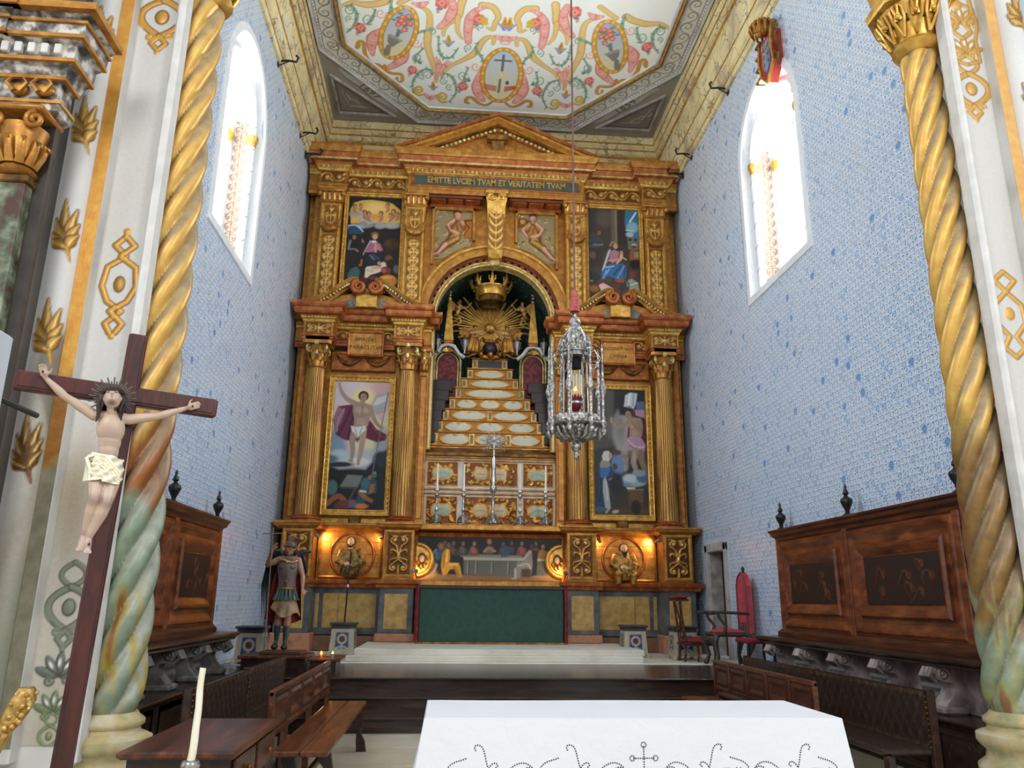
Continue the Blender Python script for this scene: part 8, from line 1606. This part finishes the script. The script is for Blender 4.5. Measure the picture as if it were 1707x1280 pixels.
m = MB(); m.tube([(-2.62, 14.6, 1.14), (-2.60, 14.6, 1.9), (-2.58, 14.6, 2.35)], .014, 8); pl = thing('thin_pole', 'thin dark pole rising from the pedestal left of the altar', 'pole', (-2.62, 14.6, 1.14)); obj('pole', m, mat('pole_dark', '2a0d10', rough=.4), pl); m = MB(); m.tube([(-2.60, 14.585, 1.74), (-2.60, 14.585, 1.79)], .017, 8); obj('white_band', m, MIRR, pl)
# candle cupboard under the statue
t = thing('low_cupboard', 'low dark wooden cupboard carrying the warrior statue', 'cupboard', (-3.05, 11.35, .555)); m = MB(); m.box(-3.5, -2.68, 11.05, 11.7, .56, .77); obj('body', m, WOODD, t); m = MB(); m.box(-3.54, -2.66, 11.0, 11.75, .77, .815, b=.01); obj('top', m, WOOD, t)
t = thing('candle_table', 'small dark votive table with lit tealights right of the statue', 'table', (-2.45, 11.3, .555)); m = MB(); m.box(-2.62, -2.28, 11.1, 11.6, .56, .74); obj('body', m, WOODD, t); m = MB(); m.box(-2.655, -2.22, 11.05, 11.65, .74, .775, b=.01); obj('top', m, WOOD, t)
for x, lab in ((-2.50, 'amber votive candle burning on the small dark table, left one'), (-2.35, 'clear votive candle burning on the small dark table, right one')):
    v = thing('votive_candle', lab, 'candle', (x, 11.25, .775)); m = MB(); m.lathe([(0, .775), (.03, .776), (.035, .83), (.03, .83), (.027, .79), (0, .79)], (x, 11.25, 0), 12); obj('glass_cup', m, glass_mat('glass_amber', 'c8803a', .1, None, 0, .6) if x < -2.4 else MATS.get('x', SILV2), v, 60); m = MB(); m.lathe([(0, .80), (.012, .81), (.014, .83), (0, .865)], (x, 11.25, 0), 8); obj('flame', m, FLAME, v)
l = bpy.data.lights.new('votive_glow', 'POINT'); l.energy = 1.5; l.color = (1, .6, .25); l.shadow_soft_size = .02; o = bpy.data.objects.new('votive_glow', l); COL.objects.link(o); o.location = (-2.43, 11.2, .93)
# ---- benches
def plank_bench(sg, x0, y0, y1, lab):
    """panelled back on posts, plank seat on shaped trestles, facing the axis"""
    t = thing('bench', lab, 'bench', (sg*x0, (y0+y1)/2, 0)); xs = x0-.42
    n = 5; L_ = (y1-y0)/n
    m = MB(); m.box(sg*x0, sg*(x0+.045), y0, y1, .83, .88, b=.01); obj('top_rail', m, WOOD, t); m = MB(); m.box(sg*x0, sg*(x0+.04), y0, y1, .54, .585, b=.008); obj('bottom_rail', m, WOOD, t)
    for i in range(n+1): y = y0+i*L_; m = MB(); m.box(sg*(x0-.005), sg*(x0+.045), max(y0, y-.035), min(y1, y+.035), .0 if i in (0, n, 3, 1) else .56, .87, b=.006); obj('post', m, WOOD, t)
    for i in range(n):
        a, b = y0+i*L_+.035, y0+(i+1)*L_-.035; m = MB(); m.box(sg*(x0+.012), sg*(x0+.03), a, b, .58, .835); p = obj('back_panel', m, LEATH2 if sg > 0 else WOOD, t)
        for fx in (x0+.012, x0+.03): s2 = -1 if fx < x0+.02 else 1; M = Matrix(((0, -s2*sg, 0, sg*fx), (1, 0, 0, 0), (0, 0, 1, 0), (0, 0, 0, 1))); m = MB(); m.frame(a+.02, b-.02, .60, .82, [(0, 0), (.0, .012), (.03, .018), (.06, .004), (.07, 0)], 0); m.xf(M); obj('raised_moulding', m, LEATH2 if sg > 0 else WOOD, p)
    for j in range(2): m = MB(); m.box(sg*(xs+.002+j*.21), sg*(xs+.208+j*.21), y0, y1, .42, .46, b=.008); obj('seat_plank', m, mat('seat_wood', '3a1d0f', '5c3219', '7a4826', 3, .3, grain=(6, .8, 6), bump=.12), t)
    for y in (y0+.35, y1-.35):
        for dx in (.06, .34):
            m = MB(); s_ = -1 if dx < .2 else 1; pf = [(xs+dx-.03, .42), (xs+dx+.05, .42), (xs+dx+.055, .34), (xs+dx+.0+s_*.02, .26), (xs+dx+s_*.03+.03, .18), (xs+dx+s_*.05+.05, .10), (xs+dx+s_*.06+.05, .0), (xs+dx+s_*.06-.05, .0), (xs+dx+s_*.04-.05, .10), (xs+dx-.045, .18), (xs+dx+.0-.06, .28)]; m.prism([(sg*x, z) for x, z in pf], 'y', y-.03, y+.03); obj('leg', m, WOODD, t)
    m = MB(); m.box(sg*(xs+.2), sg*(xs+.24), y0+.35, y1-.35, .18, .23, b=.006); obj('stretcher', m, WOODD, t)
plank_bench(-1, 2.11, 6.35, 9.35, 'dark wooden bench with panelled back and plank seat, left of the white altar'); plank_bench(1, 2.42, 7.15, 9.85, 'reddish bench with five-panel back at the right, behind the white altar')
def leather_bench(sg, x0, y0, y1, lab):
    t = thing('leather_bench', lab, 'bench', (sg*x0, (y0+y1)/2, 0)); segs = 2; L_ = (y1-y0)/segs
    C = Cv(y1-y0, .44, 44, '241711'); C.c[...] = H('2b1c15'); q = .14
    for k in range(int((y1-y0)/q)+4):
        for d in (-1, 1): x = k*q-.2; C.line([(x, 0), (x+d*.30, .44)], .007, H('4a3527'), h=.012)
    for k in range(int((y1-y0)/.04)):
        for z in (.02, .42): C.ell(k*.04+.02, z, .008, .008, H('6b5134'), h=.01)
    m = MB(); m.box(sg*x0, sg*(x0+.05), y0, y1, .44, .87, b=.012); obj('back', m, LEATH, t)
    for s2, xx in ((-1, x0-.002), (1, x0+.052)): C.grid('tooled_leather', (sg*xx, y0, .435), (0, 1, 0), (0, 0, 1), (s2*sg, 0, 0), PAINT, t)
    m = MB(); m.box(sg*(x0-.42), sg*(x0+.05), y0, y1, .40, .45, b=.015); obj('seat', m, LEATH, t)
    for y in (y0, y0+L_, y1):
        m = MB(); m.box(sg*(x0-.01), sg*(x0+.06), y-.03, y+.03, 0, .89, b=.01); obj('post', m, WOODD, t)
        m = MB(); m.box(sg*(x0-.40), sg*(x0-.33), y-.035, y+.035, 0, .40, b=.01); obj('leg', m, WOODD, t)
        m = MB()
        for k in range(10): m.ball((sg*(x0-.012), y, .46+.042*k), .008, 6, 4); m.ball((sg*(x0+.062), y, .46+.042*k), .008, 6, 4)
        stuff(obj('brass_nails', m, GOLDD, t))
leather_bench(-1, 2.74, 6.45, 10.0, 'long bench with dark diamond-tooled leather back, left side'); leather_bench(1, 3.02, 6.42, 10.4, 'long bench with dark diamond-tooled leather back, right side')
# desk
t = thing('writing_desk', 'dark wooden desk with drawers at the lower left, beside the plank bench', 'table', (-2.3, 5.2, 0)); m = MB(); m.box(-2.58, -1.96, 4.66, 5.9, .71, .75, b=.012); obj('top', m, WOOD, t); m = MB(); m.box(-2.54, -2.0, 4.72, 5.86, .50, .71); obj('apron', m, WOODD, t)
for k in range(2):
    m = MB(); m.box(-2.0, -1.98, 4.78+.55*k, 5.26+.55*k, .53, .69, b=.006); d_ = obj('drawer', m, WOOD, t); m = MB(); m.ball((-1.96, 5.02+.55*k, .61), .016, 8, 6); m.tube([(-1.98, 5.02+.55*k, .61), (-1.96, 5.02+.55*k, .61)], .006, 6); obj('knob', m, GOLDD, d_, 60)
for x in (-2.5, -2.05):
    for y in (4.78, 5.80): m = MB(); m.lathe([(.03, 0), (.035, .05), (.02, .08), (.035, .2), (.03, .35), (.022, .42), (.035, .5), (.0, .5)], (x, y, 0), 10); obj('leg', m, WOODD, t, 60)
# prie-dieu
t = thing('kneeler', 'red velvet kneeler chair with a high padded rail, right of the altar step', 'kneeler', (3.35, 13.75, .578)); z0 = .58; kx, ky = 3.42, 13.7
for x, y, z1 in ((kx-.24, ky-.17, 1.33), (kx-.24, ky+.17, 1.33)): m = MB(); m.tube([(x, y, z0), (x+.02, y, z0+.3), (x-.03, y, z0+.75), (x-.05, y, z0+.98)], (.022, .024, .02, .024), 8); m.ball((x-.01, y, z0+.5), .035, 8, 6); obj('rail_post', m, WOOD, t, 60)
for x, y in ((kx+.26, ky-.17), (kx+.26, ky+.17), (kx-.02, ky-.18)): m = MB(); m.tube([(x, y, z0+.28), (x+.02, y, z0+.14), (x, y, z0)], (.024, .018, .016), 8); obj('leg', m, WOOD, t, 60)
m = MB(); m.box(kx-.38, kx-.14, ky-.23, ky+.23, z0+.985, z0+1.02, b=.01); obj('rail', m, WOOD, t); m = MB(); m.ball((kx-.27, ky, z0+1.04), (.15, .25, .045), 14, 8); obj('rail_cushion', m, REDV, t, 60)
m = MB(); m.box(kx-.26, kx+.28, ky-.21, ky+.21, z0+.26, z0+.31, b=.012); obj('seat_frame', m, WOOD, t); m = MB(); m.ball((kx+.01, ky, z0+.33), (.30, .23, .07), 16, 8); obj('seat_cushion', m, REDV, t, 60)
m = MB()
for s_ in (-1, 1): m.tube([(kx-.25, ky+s_*.06, z0+.32), (kx-.22, ky+s_*.13, z0+.5), (kx-.24, ky+s_*.03, z0+.66), (kx-.28, ky+s_*.12, z0+.92)], (.014, .022, .018, .014), 6)
obj('pierced_splat', m, WOOD, t, 60)
# armchairs
def armchair(x, y, lab, s=1.0):
    t = thing('armchair', lab, 'chair', (x, y, .578)); z = .58
    m = MB(); m.box(x-.30, x+.30, y-.27, y+.27, z+.44, z+.50, b=.02); obj('seat_frame', m, mat('oak_aged', '221a15', '43372d', '5c4d3e', 12, .5), t); OK_ = MATS['oak_aged']
    m = MB(); m.ball((x, y, z+.51), (.29, .26, .05), 14, 8); obj('seat_cushion', m, REDF, t, 60)
    for sx, sy in ((-1, -1), (-1, 1), (1, -1), (1, 1)): m = MB(); m.tube([(x+sx*.26, y+sy*.23, z+.46), (x+sx*.31, y+sy*.26, z+.34), (x+sx*.25, y+sy*.22, z+.14), (x+sx*.30, y+sy*.26, z+.02)], (.045, .05, .025, .04), 8); m.ball((x+sx*.30, y+sy*.27, z+.03), .04, 8, 6); obj('cabriole_leg', m, OK_, t, 60)
    for sy in (-1, 1): m = MB(); m.tube([(x-.16, y+sy*.27, z+.47), (x-.12, y+sy*.29, z+.6), (x-.22, y+sy*.29, z+.72), (x-.24, y+sy*.28, z+.80)], (.028, .025, .022, .025), 8); m.tube([(x-.40, y+sy*.28, z+.80), (x-.2, y+sy*.28, z+.815), (x+.28, y+sy*.25, z+.80)], (.03, .022, .024), 8); obj('arm', m, OK_, t, 60)
    m = MB()
    for k in range(9): m.tube([(x-.31, y-.22+.055*k, z+.44), (x-.34, y-.22+.055*k, z+.38), (x-.31, y-.2+.05*k, z+.33)], (.03, .035, .015), 6)
    obj('carved_apron', m, OK_, t, 60)
    m = MB(); m.loft([[(x+.27, y-.24, zz), (x+.33, y-.24, zz), (x+.33, y+.24, zz), (x+.27, y+.24, zz)] for zz in (z+.5, z+1.0)]); return t, m
t, m = armchair(3.74, 12.98, 'carved dark armchair with a tall pointed pink-red back, against the tiles by the small door')
pf = [(y+.78, z_) for y, z_ in ((12.42, 1.08), (12.42, 1.82), (12.35, 1.95), (12.22, 2.03), (12.09, 1.95), (12.02, 1.82), (12.02, 1.08))]
m = MB(); m.prism(pf, 'x', 4.02, 4.12); obj('backrest', m, REDF, t)
m = MB(); m.tube([(4.015, y, zz) for y, zz in pf], .014, 6, up=(1, 0, 0)); obj('trim_braid', m, mat('braid', '7a3a36', rough=.7), t, 60)
m = MB(); m.lathe([(.03, 0), (.02, .03), (.035, .06), (.01, .1), (0, .12)], (4.07, 13.0, 2.03), 8); obj('finial', m, BLACKW, t, 60)
m = MB()
for k in range(7): m.tube([(4.01, 12.82+.06*k, 1.06), (4.01, 12.83+.058*k, 1.18+.06*(k % 2))], (.022, .008), 5)
obj('carved_foot_of_back', m, MATS['oak_aged'], t, 60)
t = thing('footstool', 'low dark red cushioned stool between the tall red-backed chair and the wall bench', 'stool', (3.85, 12.1, .578)); m = MB(); m.box(3.62, 4.12, 11.85, 12.35, .96, 1.03, b=.02); obj('cushion', m, REDV, t)
for x, y in ((3.67, 11.9), (3.67, 12.3), (4.07, 11.9), (4.07, 12.3)): m = MB(); m.tube([(x, y, .96), (x-.02, y, .8), (x, y, .56)], (.03, .022, .02), 8); obj('leg', m, BLACKW, t, 60)
# ================================================================ FOREGROUND: white altar, candle, chair arm
t = thing('altar_table', 'forward altar table hidden under the white cloth', 'table', (.17, 4.77, 0)); m = MB(); m.box(-.90, 1.24, 4.46, 5.1, 0, .94); obj('table_body', m, WOODD, t)
nx, ny = 90, 60; x0, x1, y0, y1, zt = -.935, 1.275, 4.41, 5.13, .952
def cloth(u, v):   # u,v in metres of cloth measured from the near left corner of the top
    px = min(max(u, 0), x1-x0); py = min(max(v, 0), y1-y0); ox, oy = u-px, v-py
    X_, Y_, Z_ = x0+px, y0+py, zt
    d = hypot(ox, oy)
    if d > 0:
        Z_ -= d; fl = .10*d+.012*sin(7*(u+v)*1.6)*min(1, d*2)
        if oy == 0: X_ += (1 if ox > 0 else -1)*(.015+d*.16+.02*sin(9*v)*min(1, d*3))
        elif ox == 0: Y_ += (1 if oy > 0 else -1)*(.012+.02*d+.010*sin(3.1*u+.6)*min(1, d*3))
        else: X_ += (1 if ox > 0 else -1)*(.02+.16*d); Y_ += (1 if oy > 0 else -1)*(.02+.03*d)
        Z_ += .006
    return X_, Y_, Z_+.0012*sin(5*u+3*v)
us = np.concatenate([np.linspace(-.75, -.02, 14), np.linspace(-.012, .012, 4), np.linspace(.03, x1-x0-.03, 80), x1-x0+np.linspace(-.012, .012, 4), x1-x0+np.linspace(.02, .75, 14)])
vs = np.concatenate([np.linspace(-.75, -.02, 24), np.linspace(-.012, .012, 4), np.linspace(.03, y1-y0-.03, 20), y1-y0+np.linspace(-.012, .012, 4), y1-y0+np.linspace(.02, .5, 8)])
V = [cloth(u, v) for v in vs for u in us]; nu = len(us); m = MB(); m.add(V, [(j*nu+i, j*nu+i+1, (j+1)*nu+i+1, (j+1)*nu+i) for j in range(len(vs)-1) for i in range(nu-1)])
LIN = NT('white_linen'); lp = LIN.pos(); LIN.set(Base_Color=(.74, .75, .78, 1), Roughness=.85); LIN.bump(LIN.noise(lp, 5, 6, .6), .35, .03)
ct = thing('altar_cloth', 'large white linen cloth with cutwork scrolls over the forward altar', 'tablecloth', (.17, 4.77, .95)); obj('linen', m, LIN.m, ct, 60)
# cutwork: rows of small eyelets along scrolls
EYE = mat('eyelet_dark', '2b2a2c', '56504c', rough=.9, bump=0); m = MB()
def eyelets(pts, mm, step=.012):
    P_ = [Vector(p) for p in pts]; acc = 0
    for a, b in zip(P_, P_[1:]):
        L_ = (b-a).length; d = (b-a)/max(L_, 1e-9)
        while acc < L_: 
            q = a+d*acc; X_, Y_, Z_ = cloth(q.x, q.y); X2, Y2, Z2 = cloth(q.x+d.x*.003, q.y+d.y*.003); dv = Vector((X2-X_, Y2-Y_, Z2-Z_)).normalized(); n_ = Vector((0, -1, .03)); w_ = dv.cross(n_).normalized(); c_ = Vector((X_, Y_-.0015, Z_)); L2, W2 = step*.36, .0042
            mm.add([c_+dv*L2*cos(k*pi/3)+w_*W2*sin(k*pi/3) for k in range(6)]+[c_+n_*.0006], [(k, (k+1) % 6, 6) for k in range(6)]); acc += step
        acc -= L_
def sc(cx, cy, r, a0, turns, n=20): return [(cx+r*(1-.75*i/(n-1))*cos(a0+2*pi*turns*i/(n-1)), cy+r*(1-.75*i/(n-1))*sin(a0+2*pi*turns*i/(n-1))) for i in range(n)]
for cx, fl in ((.30, 1), (.78, 1), (1.50, -1), (1.98, -1)):
    f = lambda pts: [(cx+x*fl, y*.74-.012) for x, y in pts]
    mm = m
    eyelets(f(bez((.02, -.33), (-.0, -.27), (.0, -.2), (-.02, -.175), n=20)+bez((-.02, -.175), (-.05, -.15), (-.065, -.18), (-.05, -.2), n=12)), mm)
    eyelets(f(bez((.02, -.31), (.05, -.25), (.08, -.30), (.055, -.31), n=14)), mm); eyelets(f(bez((-.18, -.36), (-.10, -.30), (-.02, -.33), (.03, -.36), n=18)), mm)
    eyelets(f(bez((-.20, -.33), (-.18, -.26), (-.12, -.27), (-.09, -.245), n=16)), mm); eyelets(f(bez((.10, -.36), (.15, -.27), (.22, -.25), (.26, -.34), n=18)), mm); eyelets(f(bez((.24, -.36), (.29, -.38), (.33, -.36), (.35, -.32), n=14)), mm); eyelets(f([(x, y) for x, y in sc(.22, -.34, .035, 0, 1.1)]), mm); eyelets(f([(x, y) for x, y in sc(-.14, -.35, .03, 2, 1.1)]), mm)
cx = 1.135
eyelets([(cx, -.145), (cx, -.42)], m); eyelets([(cx-.055, -.20), (cx+.055, -.20)], m)
for px_, py_ in ((cx, -.135), (cx-.062, -.20), (cx+.062, -.20)): eyelets([(px_+.013*cos(t), py_+.013*sin(t)) for t in np.linspace(0, 2*pi, 14)], m, .008)
stuff(obj('cutwork_eyelets', m, EYE, ct))
# foreground candle on a silver stick
x, y = -1.86, 3.5
t = thing('foreground_candlestick', 'silver candlestick holding the tall white candle in the foreground', 'candlestick', (x, y, 0)); m = MB(); m.lathe([(.0, 0), (.14, 0), (.14, .03), (.05, .08), (.03, .3), (.045, .42), (.03, .5), (.025, .7), (.04, .76), (.022, .80), (.028, .84), (.024, .87), (.032, .885), (.038, .90), (.034, .915), (.028, .92), (0, .92)], (x, y, 0), 20); obj('stick', m, SILV2, t, 60)
m = MB(); rings = []; r = random.Random(3)
for z in np.linspace(.915, 1.265, 22):
    t_ = (z-.915)/.35; ox, oy = x+.010*t_+.003*sin(t_*5), y; rr = .0155-.0035*t_; rings.append([(ox+(rr+.0012*sin(3*a+z*40))*cos(a), oy+(rr+.0012*sin(3*a+z*40))*sin(a), z+(r.uniform(-.006, .006) if z > 1.26 else 0)) for a in np.linspace(0, 2*pi, 15)[:-1]])
m.loft(rings); t2 = thing('foreground_candle', 'tall slim unlit white candle in the left foreground', 'candle', (x, y, .92)); obj('wax_stick', m, WAX, t2, 60); m = MB(); m.tube([(x+.009, y, 1.262), (x+.010, y, 1.274)], .0015, 5); obj('wick', m, DARK, t2)
# gilded chair arm with red upholstery at the lower left corner
t = thing('gilded_chair', 'carved gilt chair arm with red upholstery at the lower left corner', 'chair', (-2.5, 3.0, 0)); m = MB()
arm = [(-2.56, 3.0, .80), (-2.42, 3.0, .86), (-2.385, 3.0, 1.0), (-2.345, 3.0, 1.11), (-2.315, 3.0, 1.17), (-2.29, 3.0, 1.22), (-2.27, 3.0, 1.225)]; m.tube(arm, (.022, .022, .021, .028, .038, .036, .022), 12)
m.tube([(-2.40, 2.97, .86), (-2.365, 2.97, 1.0), (-2.325, 2.97, 1.10)], .011, 8); r = random.Random(6)
for k in range(40): q = Vector(arm[3]).lerp(Vector(arm[6]), r.random()); m.ball(q+Vector((r.uniform(-.03, .03), r.uniform(-.035, -.015), r.uniform(-.03, .03))), r.uniform(.006, .012), 6, 4)
obj('arm', m, mat('chair_gilt', '8a6a34', 'b8914a', 'dcbc74', 40, .35, .5), t, 60)
m = MB(); m.tube([(-2.62, 3.02, 1.20), (-2.50, 3.02, 1.175), (-2.40, 3.0, 1.13)], (.05, .035, .015), 12); obj('red_upholstery', m, REDV, t, 60); m = MB(); m.box(-3.0, -2.54, 2.95, 3.4, .55, .68, b=.03); obj('seat', m, REDV, t)
for px_, py_ in ((-2.56, 2.98), (-2.56, 3.38)): m = MB(); m.tube([(px_, py_, .88), (px_, py_, .4), (px_, py_, 0)], (.022, .03, .02), 8); obj('leg', m, MATS['chair_gilt'], t, 60)
